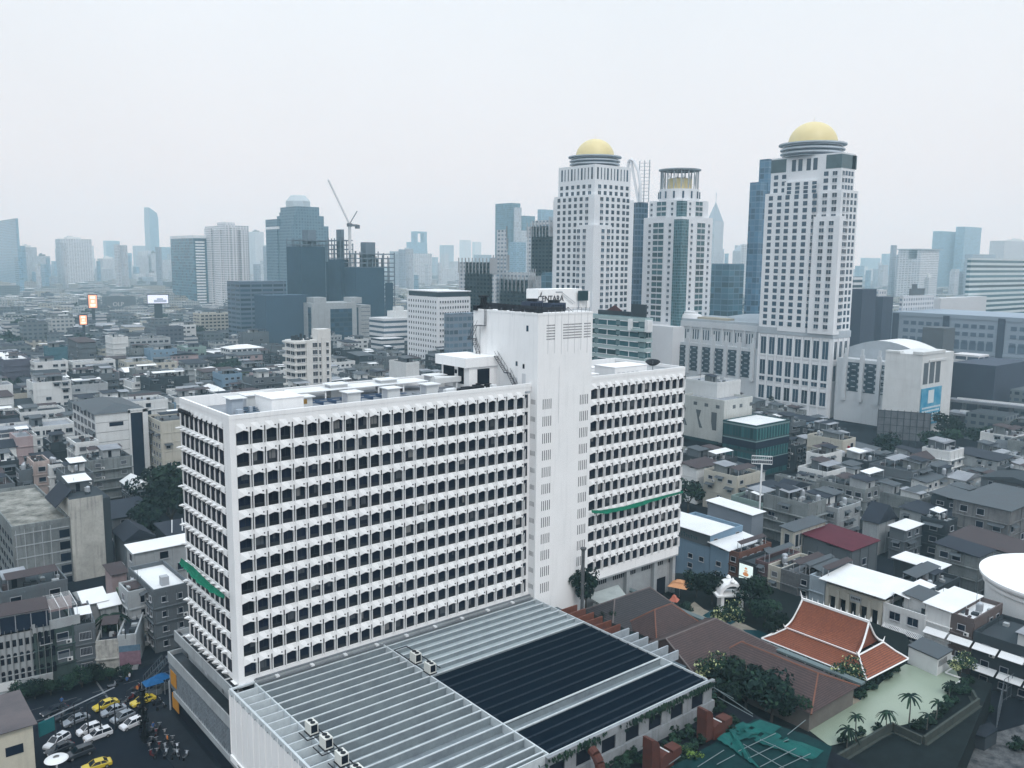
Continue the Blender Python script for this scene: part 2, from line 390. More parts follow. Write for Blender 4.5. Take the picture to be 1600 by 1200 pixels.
# corner reveal line and thin floor joints
# windows: one mesh each for the nearest hundred, the rest one part
def win_mesh(w, h):
    b = MB(); b.box(-w/2, -.02, 0, w/2, .03, h, m=0)
    b.box(-w/2, -.045, .04, w/2, -.02, .52, m=1); b.box(-.03, -.05, .52, .03, -.02, h, m=2); b.box(-w/2, -.055, .50, w/2, -.02, .57, m=2)
    return b
CURT = mat('window_lower_panel', (.028, .032, .038), .7, var=.4, rand=.5)
WFR = mat('dark_window_frame', (.03, .035, .045), .6, var=.2)
HG = glass('hotel_window_glass', (.006, .011, .026), .3, spec=.12)
wm = win_mesh(BAY-.3, 2.3).mesh('window', [HG, CURT, WFR]); wg = win_mesh(runs[2][2]-.3, 2.3).mesh('window', [HG, CURT, WFR])
spots = []
for rr in runs:
    x0, nb, bay, ox, oy, dx, dy, nx, ny = rr
    for k in range(nb):
        for r in range(NB):
            c = x0+(k+.5)*bay
            spots.append((ox+dx*c-nx*(.25 if rr is not runs[2] else .10), oy+dy*c-ny*.25, SILL0-FL*r+.02, dx, rr is runs[2], bay))
for r in range(NB):
    spots.append((52.1, .25, SILL0-FL*r+.02, 1, False, .9)); spots.append((66.7, .25, SILL0-FL*r+.02, 1, False, .75))
spots.sort(key=lambda s: (Vector(s[:3])-CAM).length+(40 if s[4] else 0))
rest = MB()
for i, (x, y, z, dx, gable, bay) in enumerate(spots):
    if i < 100:
        link('window', wg if gable else wm, hotel, (x, y, z), -math.pi/2 if gable else 0)
    else:
        w = bay-.3
        if gable: rest.box(x-.03, y-w/2, z, x+.02, y+w/2, z+2.3); rest.box(x-.045, y-w/2, z+.04, x-.03, y+w/2, z+.52, m=1)
        else: rest.box(x-w/2, y-.02, z, x+w/2, y+.03, z+2.3); rest.box(x-w/2, y-.045, z+.04, x+w/2, y-.02, z+.52, m=1)
part('window', rest, [HG, CURT], hotel, stuff=True)
rc = random.Random(21); CUR = [mat('drawn_curtain', (.16, .165, .17), .9, var=.3), mat('grey_blind', (.07, .08, .095), .9, var=.3)]
front = [q for q in spots if not q[4] and q[5] > 1.5]; rc.shuffle(front)
for i, (x, y, z, dx, gable, bay) in enumerate(front[:90]):
    b = MB(); w = rc.uniform(.3, 1.2); x0 = rc.uniform(-.8, .8-w); h0 = rc.choice((.6, .6, 1.1)); b.box(x0, -.035, h0, x0+w, -.022, 1.85); part('curtain', b, CUR[i % 3 > 0], hotel, loc=(x, y, z))
# lift tower
tw = MB()
tw.box(TX0, TYF, 0, TX1, .495, TZ-.35); tw.box(TX0+.003, .495, RZ, TX1-.003, 16.6, TZ-.35)
for (x0, y0, x1, y1) in ((TX0-.05, TYF-.05, TX1+.05, TYF+.3), (TX0-.05, 16.3, TX1+.05, 16.65), (TX0-.051, TYF+.3, TX0+.3, 16.3), (TX1-.3, TYF+.3, TX1+.051, 16.3)):
    tw.box(x0, y0, TZ-.349, x1, y1, TZ)
tw.box(TX0+.3, TYF+.3, TZ-.5, TX1-.3, 16.3, TZ-.3)
tower = part('lift_tower', tw, WHITE, hotel)
sl_ = MB()
for r in range(12):
    z0 = SILL0-FL*r-.25
    for s0 in (54.25, 63.05):
        for i in range(5):
            x = s0+i*.45
            sl_.box(x, TYF-.012, z0, x+.17, TYF+.1, z0+1.75)
    for i in range(4):
        y = TYF+.5+i*.32
        sl_.box(TX0-.012, y, z0+.9, TX0+.1, y+.12, z0+1.75)
part('vent_slot', sl_, mat('slot_shadow', (.10, .105, .12), .9), tower, stuff=True)
lv = MB()
for (x0, x1) in ((54.9, 57.1), (58.75, 63.3), (63.7, 65.5)):
    for i in range(6):
        z = 59.75+i*.47
        n = int((x1-x0)/.28)
        for j in range(n): lv.box(x0+j*.28, TYF-.012, z, x0+j*.28+.19, TYF+.1, z+.2)
part('louvre_opening', lv, mat('slot_shadow', (.10, .105, .12)), tower, stuff=True)
rp_ = MB()
for i in range(7): rp_.tube((55.2+i*1.55, TYF-.05, 57.3+.4*math.sin(i*3)), (55.2+i*1.55, TYF-.05, TZ+.5), .022, 4)
rp_.tube((57.9, TYF-.05, 45), (57.9, TYF-.05, 55), .02, 4)
for y in (2, 5.2, 8.4, 11.6): rp_.tube((TX0-.04, y, TZ-.9), (TX0-.04, y, TZ+.5), .02, 4)
part('conduit', rp_, mat('grey_conduit', (.5, .51, .55)), tower)
for (y, z, w, h, mm) in ((1.2, 61.1, .55, 1.0, GLASSB), (2.1, 54.6, .5, .8, DARK), (4.0, 54.9, .5, .8, GLASSB)):
    b = MB(); b.box(TX0-.03, y-w/2, z, TX0+.05, y+w/2, z+h); part('vent_window', b, mm, tower)
for (y, z, w, h) in ((4.3, RZ, 1.1, 2.3), (2.0, RZ, 1.0, 3.2)):
    b = MB(); b.box(TX0-.03, y-w/2, z, TX0+.05, y+w/2, z+h, m=0); part('door', b, mat('grey_door', (.55, .57, .6)), tower)
# equipment on tower roof: cooling towers, pipes, sign
pipe = thing('rooftop_pipework', 'tangle of dark pipes and railings along the lift tower roof edge', 'pipes', (TX0, TYF, TZ))
mb = MB(); r7 = random.Random(3)
for k in range(7):
    z = .18+.14*k; mb.tube((.4+.12*k, .2, z), (.4+.12*k, 17.3, z+.1), .09, 5)
for k in range(6):
    z = .2+.13*k; mb.tube((.6, .45+.15*k, z), (6.5, .4+.15*k, z+.05), .09, 5)
for k in range(40):
    x, y = r7.uniform(.2, 1.2), r7.uniform(.2, 17); mb.box(x, y, 0, x+r7.uniform(.2, .9), y+r7.uniform(.2, .8), r7.uniform(.3, .9))
for k in range(26):
    x, y = r7.uniform(.5, 9), r7.uniform(.4, 3); mb.tube((x, y, .1), (x+r7.uniform(-1.5, 1.5), y+r7.uniform(0, 1.5), r7.uniform(.3, .9)), .05, 4)
part('pipe', mb, mat('dark_pipe', (.035, .04, .05), .7, var=.5, scale=.8), pipe)
mb = MB()
for k in range(18):
    y = .1+k*1.0; mb.tube((.1, y, 0), (.1, y, .75), .025, 4)
for k in range(13):
    x = .1+k*1.0; mb.tube((x, .1, 0), (x, .1, .75), .025, 4)
mb.tube((.1, .1, .75), (.1, 17.4, .75), .025, 4); mb.tube((.1, .1, .75), (12.3, .1, .75), .025, 4)
part('railing', mb, BLACKM, pipe)
def cooling(x, y, w, d, h, lbl):
    t = thing('cooling_tower', lbl, 'cooling tower', (x, y, TZ-.3), 0)
    b = MB(); b.box(0, 0, .3, w, d, h)
    for i in range(int(w/.4)): b.box(.1+i*.4, -.05, .5, .3+i*.4, 0, h-.3, m=1)
    part('casing', b, [mat('cooling_casing', (.05, .065, .10), .6, var=.4), DARK], t)
    b = MB(); b.lathe([(min(w, d)*.42, h), (min(w, d)*.42, h+.45), (min(w, d)*.36, h+.45), (min(w, d)*.36, h+.1)], 16, w/2, d/2); part('fan_cowl', b, BLACKM, t)
cooling(57.2, 5.5, 3.0, 2.5, 1.9, 'dark blue louvred cooling tower left on the lift tower roof')
cooling(61.0, 4.2, 3.6, 2.6, 1.6, 'low black cooling tower with fan on the lift tower roof')
mst = thing('vent_stack', 'short black vent stack at the far left corner of the lift tower roof', 'vent', (TX0+.8, 14.6, TZ-.3))
b = MB(); b.box(-.4, -.4, 0, .4, .4, 2.4); b.box(-.7, -.7, 2.4, .7, .7, 2.75); b.box(-1.2, .6, 0, 1.4, 1.6, .9); part('stack', b, BLACKM, mst)
# the sign board
def text_mesh(s, size, mt, depth=.04, name='lettering', space=1.0):
    cu = bpy.data.curves.new(name, 'FONT'); cu.body = s; cu.size = size; cu.extrude = depth; cu.align_x = 'CENTER'; cu.align_y = 'CENTER'; cu.space_character = space; cu.resolution_u = 3
    o = bpy.data.objects.new('tmp', cu); COL.objects.link(o)
    me = bpy.data.meshes.new_from_object(o.evaluated_get(bpy.context.evaluated_depsgraph_get()))
    bpy.data.objects.remove(o); bpy.data.curves.remove(cu)
    me.materials.clear(); me.materials.append(mt); me.name = name
    return me
def put_text(s, size, mt, parent, loc, rz, depth=.04, sx=1.0, bold=0, space=1.0):
    me = text_mesh(s, size, mt, depth, space=space); o = link('lettering', me, parent, loc); o.rotation_euler = (math.pi/2, 0, rz); o.scale = (sx, 1, 1)
    return o
sg = thing('rooftop_sign', 'white hotel sign board with dark CENTARA lettering on top of the lift tower', 'sign', (62.2, 9.0, TZ-.3))
b = MB(); b.box(0, 0, .1, 11.0, 3.5, 3.9); b.box(11.0, .3, .1, 13.4, 3.2, 3.3); b.tube((10.5, -.2, .1), (10.5, -.2, 3.9), .08); part('board', b, WHITE, sg)
put_text('CENTARA', 1.55, mat('dark_lettering', (.03, .03, .045), .5), sg, (2.95, -.06, 2.1), 0, sx=.92)
b = MB(); b.poly([(.3, -.07, 2.5), (.55, -.07, 2.5), (.8, -.07, 3.6), (.42, -.07, 3.1)]); part('flame_mark', b, MATS['dark_lettering'], sg)
b = MB(); b.box(9.6, -.5, 1.6, 12.2, -.35, 3.5, m=0); b.tube((11.8, -.4, -.2), (11.8, -.4, 1.7), .06); part('dark_panel', b, mat('dark_teal_panel', (.03, .06, .07), .4), sg)
b = MB()
b.tube((5.6, -.15, 3.3), (9.2, -.15, 1.2), .04, 4); b.tube((5.6, -.15, 2.9), (8.6, -.15, 1.0), .04, 4); b.box(4.2, -.08, 3.25, 5.9, 0, 3.42); b.tube((9.6, -.6, 0), (9.6, -.6, 1.6), .12, 5)
part('stair_rail', b, STEEL, sg)
# penthouse left of the tower
ph = thing('rooftop_plant_room', 'white plant room with dark openings beside the lift tower on the hotel roof', 'plant room', (0, 0, RZ))
b = MB(); px0, px1, py0, py1, pz = 46.8, TX0-.01, 9.6, 18.0, 5.6
b.box(px0, py0, 0, px1, py1, 3.9); b.box(px0-1.0, py0-.3, 3.9, px1, py1+.6, pz)
part('wall', b, WHITE, ph)
for (y, w, z, h) in ((15.7, 3.4, 1.0, 2.7), (12.0, 1.7, .8, 2.9)):
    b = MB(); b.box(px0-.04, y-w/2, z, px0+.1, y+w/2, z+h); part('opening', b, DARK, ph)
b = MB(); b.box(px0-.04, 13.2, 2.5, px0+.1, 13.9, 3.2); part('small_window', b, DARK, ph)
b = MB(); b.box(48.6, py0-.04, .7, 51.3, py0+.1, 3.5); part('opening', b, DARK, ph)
st = thing('fire_escape', 'zigzag black steel stair climbing from the hotel roof to the lift tower roof', 'stair', (TX0, 0, RZ))
b = MB()
def flight(b, p0, p1, n, w=.7):
    p0 = Vector(p0); p1 = Vector(p1)
    for s in (0, w):
        o = Vector((-s, 0, 0))
        b.tube(p0+o, p1+o, .05, 4); b.tube(p0+o+Vector((0, 0, .9)), p1+o+Vector((0, 0, .9)), .03, 4)
        for i in range(n+1):
            q = p0.lerp(p1, i/n)+o
            if i % 3 == 0: b.tube(q, q+Vector((0, 0, .9)), .025, 4)
    for i in range(n+1):
        q = p0.lerp(p1, i/n); b.box(q.x-w, q.y-.12, q.z-.02, q.x, q.y+.12, q.z+.03)
flight(b, (-.15, 3.2, .1), (-.15, 5.6, 2.9), 10); flight(b, (-.15, 6.4, 3.0), (-.15, 9.3, 5.6), 10); b.box(-.9, 5.5, 2.9, -.1, 6.5, 2.98)
flight(b, (-.15, 14.4, 5.6), (-.15, 15.9, 8.2), 8); flight(b, (-.9, 15.9, 8.3), (-.9, 14.2, 10.8), 8); b.box(-1.7, 15.6, 8.2, -.1, 16.4, 8.28); b.box(-1.7, 12.6, 10.8, -.1, 14.3, 10.88)
for z in (0, 1): b.tube((-.15+z*-.0, 12.6+z*.5, 10.8), (-.15, 12.6+z*.5, 13.8), .04, 4)
for i in range(12): b.tube((-.15, 12.6, 10.9+i*.25), (-.15, 13.1, 10.9+i*.25), .03, 4)
for y in (13.0, 14.2): b.tube((-1.2, y, 5.6), (-1.2, y, 10.8), .04, 4)
part('stair', b, mat('dark_steel_stair', (.07, .075, .09), .6), st)
# roof vents: little white penthouses on the slab roof
def ventbox(x, y, w, d, h, lbl, rust=False):
    t = thing('roof_vent', lbl, 'vent box', (x, y, RZ), 0, 'vent boxes on the hotel roof')
    b = MB(); b.box(0, 0, 0, w, d, h); part('housing', b, WHITE2, t)
    b = MB(); b.box(-.35, -.35, h, w+.35, d+.35, h+.14); part('cap', b, METALW, t)
    b = MB(); b.box(-.03, .35, .4, 0, d-.3, h-.15); part('louvre', b, mat('louvre_grey', (.42, .44, .48)), t)
    if rust:
        b = MB(); b.box(.5, -.05, 1.0, 1.3, 0, 1.7); part('rust_patch', b, mat('rust', (.33, .2, .06), .9, var=.6, scale=2), t)
names = ['vent box with rusty panel beside the big white roof box', 'front row vent box with blue pipes to both sides', 'front row vent box second from the lift tower', 'front row vent box nearest the lift tower stair']
for i, x in enumerate((13.4, 21.6, 28.8, 36.2)): ventbox(x, 7.0, 2.2, 2.0, 1.95, names[i], i == 0)
names = ['small vent box behind the air handling unit near the left end of the roof', 'rear row vent box behind the blue pipes', 'rear row vent box in the middle of the roof', 'rear row vent box closest to the plant room']
for i, x in enumerate((7.6, 23.0, 32.5, 42.5)): ventbox(x, 15.2 if i else 12.4, 3.0, 2.2, 2.1, names[i])
t = thing('roof_stair_house', 'plain white roof box behind the parapet near the left corner', 'roof box', (7.9, 4.2, RZ)); b = MB(); b.box(0, 0, 0, 4.9, 5.8, 2.6); b.box(-.1, -.1, 2.6, 5, 5.9, 2.75); part('wall', b, WHITE, t)
t = thing('air_handling_unit', 'cluttered air handling unit with pipes near the left end of the hotel roof', 'air unit', (4.2, 9.6, RZ))
b = MB(); b.box(0, 0, 0, 1.7, 2.2, 2.3); b.box(.3, -1.5, 0, 1.1, -.4, .9); b.box(2.3, -1, 0, 2.7, -.4, 1.1); part('casing', b, mat('unit_casing', (.36, .41, .47)), t)
b = MB(); b.box(-.4, -.4, 2.3, 2.2, 2.7, 2.42); part('lid', b, METALW, t)
b = MB()
for k in range(6): b.tube((1.7, -.9+k*.4, .3+.25*(k % 3)), (3.9, -1.1+k*.4, .3+.2*(k % 3)), .09, 5)
part('pipe', b, mat('blue_grey_pipe', (.09, .15, .22)), t)
# long service pipes
def pipes(name, lbl, x0, x1, ys, z, col=None):
    t = thing(name, lbl, 'pipes', (x0, ys[0], RZ)); b = MB()
    for y in ys: b.tube((0, y-ys[0], z), (x1-x0, y-ys[0], z), .055, 5)
    for k in range(int((x1-x0)/2.2)): b.box(.4+k*2.2, -.15, 0, .5+k*2.2, ys[-1]-ys[0]+.15, z)
    part('pipe', b, col or mat('blue_pipe', (.06, .10, .17)), t)
pipes('service_pipes', 'blue service pipes running between the vent boxes on the hotel roof', 16, 34, (9.6, 10.1, 11.4, 12.2), .55)
pipes('service_pipes', 'grey service pipes near the plant room on the hotel roof', 31, 46, (6.0, 6.6, 10.8), .35, STEEL)
t = thing('duct_box', 'messy row of ducts and machines in front of the plant room stair', 'ducts', (38.5, 3.2, RZ)); b = MB(); r8 = random.Random(5)
for k in range(24):
    x, y = r8.uniform(0, 12.5), r8.uniform(0, 4.5); b.box(x, y, 0, x+r8.uniform(.5, 1.8), y+r8.uniform(.4, 1.1), r8.uniform(.3, 1.3), m=r8.choice((0, 1, 1)))
b.tube((4, .5, .6), (11.5, .8, .6), .35, 8, m=0); part('duct', b, [METALW, BLACKM], t)
t = thing('raised_duct', 'white rounded duct leaning in front of the plant room openings', 'duct', (41, 11.5, RZ)); b = MB()
b.box(0, 0, 1.3, 5.5, 1.4, 2.2); b.tube((0, .7, 2.0), (5.5, .7, 1.6), .6, 8)
for x in (.5, 4.5): b.box(x, .2, 0, x+.3, 1.1, 1.3)
part('duct', b, WHITE2, t)
ld = MB(); ld.box(16.0, 13.6, 1.5, 41.0, 18.2, 1.62); ld2 = MB()
t = thing('roof_canopy', 'long low white canopy along the rear parapet of the hotel roof', 'canopy', (0, 0, RZ))
part('roof_sheet', ld, METALW, t); [ld2.box(16.3+k*4.9, 13.8, 0, 16.5+k*4.9, 14, 1.5) for k in range(6)]; part('post', ld2, WHITE, t)
t = thing('clay_urns', 'dark jumbled pots and hoses at the left gable ledge under the parapet', 'pots', (-.7, 15.0, 50.3)); b = MB()
for k in range(9): b.lathe([(.05, 0), (.32, .25), (.3, .5), (.15, .7)], 8, 0, r8.uniform(-2.0, 2.5), 0)
b.tube((0, -2, .2), (.1, 2.6, .3), .18, 6); part('pot', b, BLACKM, t)
# right wing roof: satellite dishes and boxes
def dish(x, y, z, r, lbl, az, col, mesh=False, group=None, el=.7):
    t = thing('satellite_dish', lbl, 'satellite dish', (x, y, z), az, group)
    b = MB(); prof = [(r*q, (r*q)**2/(4*r*.45)) for q in (.02, .25, .5, .75, 1.0)]
    b.lathe(prof, 20); b.f.pop(); b.m.pop()
    o = part('reflector', b, col, t, loc=(0, 0, r*1.25), smooth=True); o.rotation_euler = (el, 0, 0)
    md = o.modifiers.new('s', 'SOLIDIFY'); md.thickness = .04
    b = MB(); b.tube((0, 0, 0), (0, 0, r*1.2), r*.06+.03); b.tube((-r*.4, r*.3, 0), (0, 0, r*.9), .04, 4); b.tube((r*.4, r*.3, 0), (0, 0, r*.9), .04, 4)
    b.tube((0, -.0, r*1.25), (0, -r*.75*math.sin(el), r*1.25+r*.75*math.cos(el)), .04, 4); part('mount', b, STEEL, t)
    return t
dish(69.9, 8.5, RZ, 1.45, 'dark mesh satellite dish beside the lift tower on the right wing roof', .6, BLACKM)
dish(88.9, 4.4, RZ, 1.5, 'dark satellite dish lying near the right end of the hotel roof', -.9, BLACKM, el=.25)
for (x, y, w, d, h, l) in ((69.2, 3.3, 3.3, 2.4, 1.5, 'small white box beside the dish on the right wing roof'), (77.0, 3.4, 9.0, 5.5, 2.3, 'long white roof box in the middle of the right wing roof'), (70.5, 13, 6, 3.5, 1.3, 'low white box at the rear of the right wing roof'), (78.3, 13.5, 4.5, 3, 1.0, 'grey rear box behind the long white roof box')):
    t = thing('roof_box', l, 'roof box', (x, y, RZ), 0, 'boxes on the right wing roof'); b = MB(); b.box(0, 0, 0, w, d, h); b.box(-.1, -.1, h, w+.1, d+.1, h+.12); part('wall', b, WHITE, t)
    if w > 6:
        b = MB()
        for k in range(5):
            x1 = 1+k*1.3; pr_ = [(x1+.5*math.cos(a*.4), -.06, .9+.45*math.sin(a*.4)) for a in range(17)]
            for i in range(16): b.tube(pr_[i], pr_[i+1], .035, 4)
        part('hose_coil', b, FRAME, t)
# green safety nets slung across the facades
def net(pts, lbl, drop, wid, seed):
    """pts: anchor points along the facade; the net sags outwards and down between them"""
    t = thing('safety_net', lbl, 'net', pts[0], 0, 'green nets hung on the hotel'); b = MB(); r = random.Random(seed); O = Vector(pts[0])
    P = [Vector(p)-O for p in pts]; N = 28; rows = []
    for i in range(N+1):
        f = i/N*(len(P)-1); k = min(int(f), len(P)-2); p = P[k].lerp(P[k+1], f-k)
        w = wid*(.35+.65*math.sin(math.pi*min(1, .12+i/N*.86)))*(.85+.3*r.random())
        rows.append([p+Vector((drop.x*q*w, drop.y*q*w, drop.z*q*w-.25*math.sin(q*3.1)+.06*r.random())) for q in (0, .3, .65, 1)])
    for i in range(N):
        for j in range(3): b.quad(rows[i][j], rows[i+1][j], rows[i+1][j+1], rows[i][j+1])
    o = part('netting', b, mat('green_netting', (.012, .17, .105), .8, var=.55, scale=.9, fine=.4, dirt=(.003, .05, .035)), t)
    return t
net([(67.2, -.9, 27.5), (70, -.95, 27.0), (76, -1.0, 26.75), (84, -1.0, 26.9), (93.3, -.95, 26.9)], 'long green safety net slung across the right wing balconies', Vector((0, -.5, -.8)), .85, 1)
net([(-.85, 19.3, 27.4), (-.9, 14, 27.6), (-.9, 7.6, 27.1), (-.85, 1.6, 27.0)], 'green safety net hanging on the left gable of the hotel', Vector((-.5, 0, -.8)), 1.25, 2)
# right wing undercroft
b = MB(); b.box(66.0, 1.2, 0, XE-.8, 3.2, 12.9); b.box(65.9, 0.01, 12.9, XE-.001, DY, 13.19)
for x in (66.8, 78.6, 86.7, 92.4): b.box(x, .3, 0, x+.9, 1.3, 12.9)
part('undercroft_wall', b, OFFW, hotel)
b = MB()
for k in range(46):
    x = 67.4+k*.55
    if (k % 15) < 12: b.box(x, 1.12, 11.4, x+.28, 1.2, 12.2)
part('vent_row', b, DARK, hotel, stuff=True)
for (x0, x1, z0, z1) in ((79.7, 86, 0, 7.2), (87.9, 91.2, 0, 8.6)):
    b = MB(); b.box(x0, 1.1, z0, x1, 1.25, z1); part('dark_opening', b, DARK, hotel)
# ================================================================ ground
g = MB(); g.quad((-1499, -699, 0), (6999, -699, 0), (6999, 6999, 0), (-1499, 6999, 0)); struct('ground', g, mat('city_ground', (.010, .015, .022), .95, var=.5, scale=.02, fine=.4))
# ================================================================ vegetation kit
LEAFD = mat('dark_foliage', (.009, .023, .020), .85, var=.6, scale=.9, fine=.3, dirt=(.005, .012, .014), rand=.35)
LEAFM = mat('green_foliage', (.020, .046, .028), .85, var=.6, scale=.9, fine=.2, dirt=(.01, .025, .02), rand=.35)
LEAFL = mat('pale_foliage', (.42, .46, .24), .8, var=.4, scale=1.2)
LEAFY = mat('lime_foliage', (.12, .20, .05), .8, var=.5, scale=1.2)
BARK = mat('bark', (.06, .055, .05), .95, var=.4)
def crown_mesh(seed, n, R, zr, leaf, mats, clumps=9, flat=.7):
    r = random.Random(seed); b = MB(); cl = []
    for k in range(clumps):
        a = r.uniform(0, 6.283); q = R*r.uniform(.15, .72); cl.append((q*math.cos(a), q*math.sin(a), zr*r.uniform(.35, .95), R*r.uniform(.30, .52), r.random()))
    for i in range(n):
        cx, cy, cz, cr, t = cl[i % clumps]
        d = Vector((r.gauss(0, 1), r.gauss(0, 1), r.gauss(0, 1))).normalized()*cr*r.uniform(.6, 1.05); p = Vector((cx+d.x, cy+d.y, cz+d.z*flat))
        nrm = (d.normalized()+Vector((r.gauss(0, .6), r.gauss(0, .6), r.gauss(.4, .6)))).normalized()
        a = nrm.orthogonal().normalized(); c = nrm.cross(a); s = leaf*r.uniform(.6, 1.4); th = r.uniform(0, 6.28); a, c = a*math.cos(th)+c*math.sin(th), c*math.cos(th)-a*math.sin(th)
        b.quad(p-a*s, p-c*s*.6, p+a*s, p+c*s*.6, m=1 if (t > .55 and r.random() < .7) or r.random() < .15 else 0)
    return b.mesh('crown', mats)
def trunk_mesh(seed, h, r0):
    r = random.Random(seed); b = MB(); b.tube((0, 0, 0), (r.uniform(-.2, .2), .1, h*.5), r0, 7, r1=r0*.7)
    for k in range(5):
        a = k*1.3+r.random(); b.tube((0, 0, h*.4), (math.cos(a)*h*.35, math.sin(a)*h*.35, h*r.uniform(.7, .95)), r0*.5, 5, r1=r0*.15)
    return b.mesh('trunk', [BARK])
CR = [crown_mesh(s, 1500, 3.6, 4.6, .30, [LEAFD, LEAFM], 9) for s in range(4)]
CR += [crown_mesh(20, 1100, 3.6, 4.0, .26, [LEAFM, LEAFL], 8, .6), crown_mesh(21, 900, 3.6, 3.6, .26, [LEAFY, LEAFM], 7)]
TK = [trunk_mesh(s, 4.2, .22) for s in range(3)]
SHB = [crown_mesh(40+s, 420, 1.0, 1.0, .16, [LEAFD, LEAFM], 6) for s in range(3)]+[crown_mesh(47, 420, 1.0, 1.0, .15, [LEAFY, LEAFM], 6)]
def tree(p, s, lbl, k=0, group=None, sz=None, name='tree'):
    t = thing(name, lbl, 'tree', p, (k*1.7) % 6.28, group); t.scale = (s, s, sz or s)
    link('trunk', TK[k % 3], t); link('crown', CR[k % len(CR)], t, (0, 0, 1.2)); return t
def bush(p, s, lbl, k=0, group=None, cat='bush'):
    o = link('bush', SHB[k % 4], None, p, k*2.1, (s, s, s*.9)); return tag(o, lbl, cat, group)
def frond_mesh(seed, n=13, L=2.1, curve=.9, w=.16):
    r = random.Random(seed); b = MB()
    for k in range(n):
        a = 6.283*k/n+r.uniform(-.2, .2); up = r.uniform(.1, .75); prev = None
        for i in range(8):
            f = i/7; rr = L*f*r.uniform(.96, 1.04); z = up*L*f*1.1-curve*L*f*f
            c = Vector((math.cos(a)*rr, math.sin(a)*rr, z)); sd = Vector((-math.sin(a), math.cos(a), 0)); ww = w*(1.0-f*.7)*3.0*(.35+math.sin(min(1, f*1.6)*1.57))*.6
            cur = (c+sd*ww+Vector((0, 0, -ww*.5)), c, c-sd*ww+Vector((0, 0, -ww*.5)))
            if prev: b.quad(prev[0], cur[0], cur[1], prev[1], m=k % 2); b.quad(prev[1], cur[1], cur[2], prev[2], m=k % 2)
            prev = cur
    return b.mesh('crown', [LEAFD, LEAFM])
FRD = [frond_mesh(1), frond_mesh(2, 11, 1.7), frond_mesh(3, 16, 2.4, 1.1)]
def palm(p, h, lbl, k=0, s=1.0, group=None):
    t = thing('palm_tree', lbl, 'palm', p, k*1.1, group); b = MB(); b.tube((0, 0, 0), (.12*h*.3, .05, h*.55), .15*s, 7, r1=.11*s); b.tube((.12*h*.3, .05, h*.55), (.1, .1, h), .11*s, 7, r1=.08*s)
    part('trunk', b, mat('palm_trunk', (.14, .14, .13), .9, var=.5, scale=2), t); link('crown', FRD[k % 3], t, (.1, .1, h), scale=(s, s, s)); return t
# ================================================================ podium
ROOFB = mat('blue_grey_roof_sheet', (.225, .265, .285), .55, var=.6, scale=.35, fine=.5, dirt=(.12, .14, .17))
ROOFB2 = mat('pale_roof_sheet', (.32, .37, .39), .5, var=.3, scale=.6, fine=.25, dirt=(.2, .23, .26))
RIBW = mat('rib_edge_white', (.52, .565, .59), .6, var=.3, scale=.7, fine=.25, dirt=(.2, .24, .28))
MATD = mat('black_roof_mat', (.003, .007, .014), .85, var=.4, scale=.5, spec=.0, dirt=(.007, .012, .018))
MATR = mat('black_rib_cover', (.020, .029, .042), .8, var=.6, scale=1.5, spec=.03, dirt=(.006, .01, .018))
RYL = [-1.84-2.02*k for k in range(14)]+[-30.55, -32.85, -34.9, -36.9, -38.5]
pod = thing('podium', 'broad ribbed blue grey podium roof with black mats in front of the hotel slab', 'podium roof', (0, 0, 0))
b = MB(); b.box(-.9, -39.2, 0, 53.0, -.01, 12.9); b.box(2.2, -.6, 12.9, 52.9, 0.0, 14.45); part('base', b, [OFFW], pod)
b = MB(); b.box(-.9, -39.2, 12.9, 53.0, -.62, 13.0); part('roof_sheet', b, ROOFB, pod)
b = MB(); b.box(22.7, -13.9, 13.35, 52.9, -.62, 13.4); part('roof_sheet', b, ROOFB2, pod)
b = MB()
for k, y in enumerate(RYL):
    x0 = -1.1
    b.box(x0, y-.09, 13.0, 2.0, y+.09, 14.12, m=1); b.box(2.2, y-.05, 13.0, 22.45, y+.05, 14.02, m=0); b.box(2.2, y-.11, 14.02, 22.45, y+.11, 14.14, m=1)
    dark = (y < -14.5 and y not in (-30.55, -32.85))
    if not dark: b.box(22.65, y-.05, 13.0, 52.9, y+.05, 14.02, m=0); b.box(22.65, y-.11, 14.02, 52.9, y+.11, 14.16 if y < -14 and y > -14.3 or y < -30 else 14.12, m=1)
part('rib', b, [ROOFB, RIBW], pod, stuff=True)
b = MB()
for y0, y1 in ((-30.6, -14.25), (-39.1, -32.95)): b.box(22.65, y0, 13.82, 52.88, y1, 13.9)
part('black_mat', b, MATD, pod)
b = MB()
for y in RYL:
    if y < -14.5 and y not in (-30.55, -32.85): b.box(22.66, y-.16, 13.9, 52.87, y+.16, 14.0)
part('mat_ridge', b, MATR, pod, stuff=True)
b = MB()
for x in (2.0, 22.45): b.box(x, -39.25, 13.0, x+.2, -.6, 14.18)
b.box(52.9, -39.25, 13.0, 53.05, -1.6, 14.18); b.box(-1.42, -39.25, 13.4, -1.1, -.02, 14.2); b.box(-1.3, -39.4, 13.0, 22.65, -39.25, 14.17); b.box(22.66, -39.4, 12.9, 53.06, -39.25, 14.02)
b.box(-1.1, -.35, 14.0, 2.3, -.02, 14.21)
part('cross_beam', b, RIBW, pod)
for k, y in enumerate(RYL[4:16]):
    pass
b = MB(); y = -8
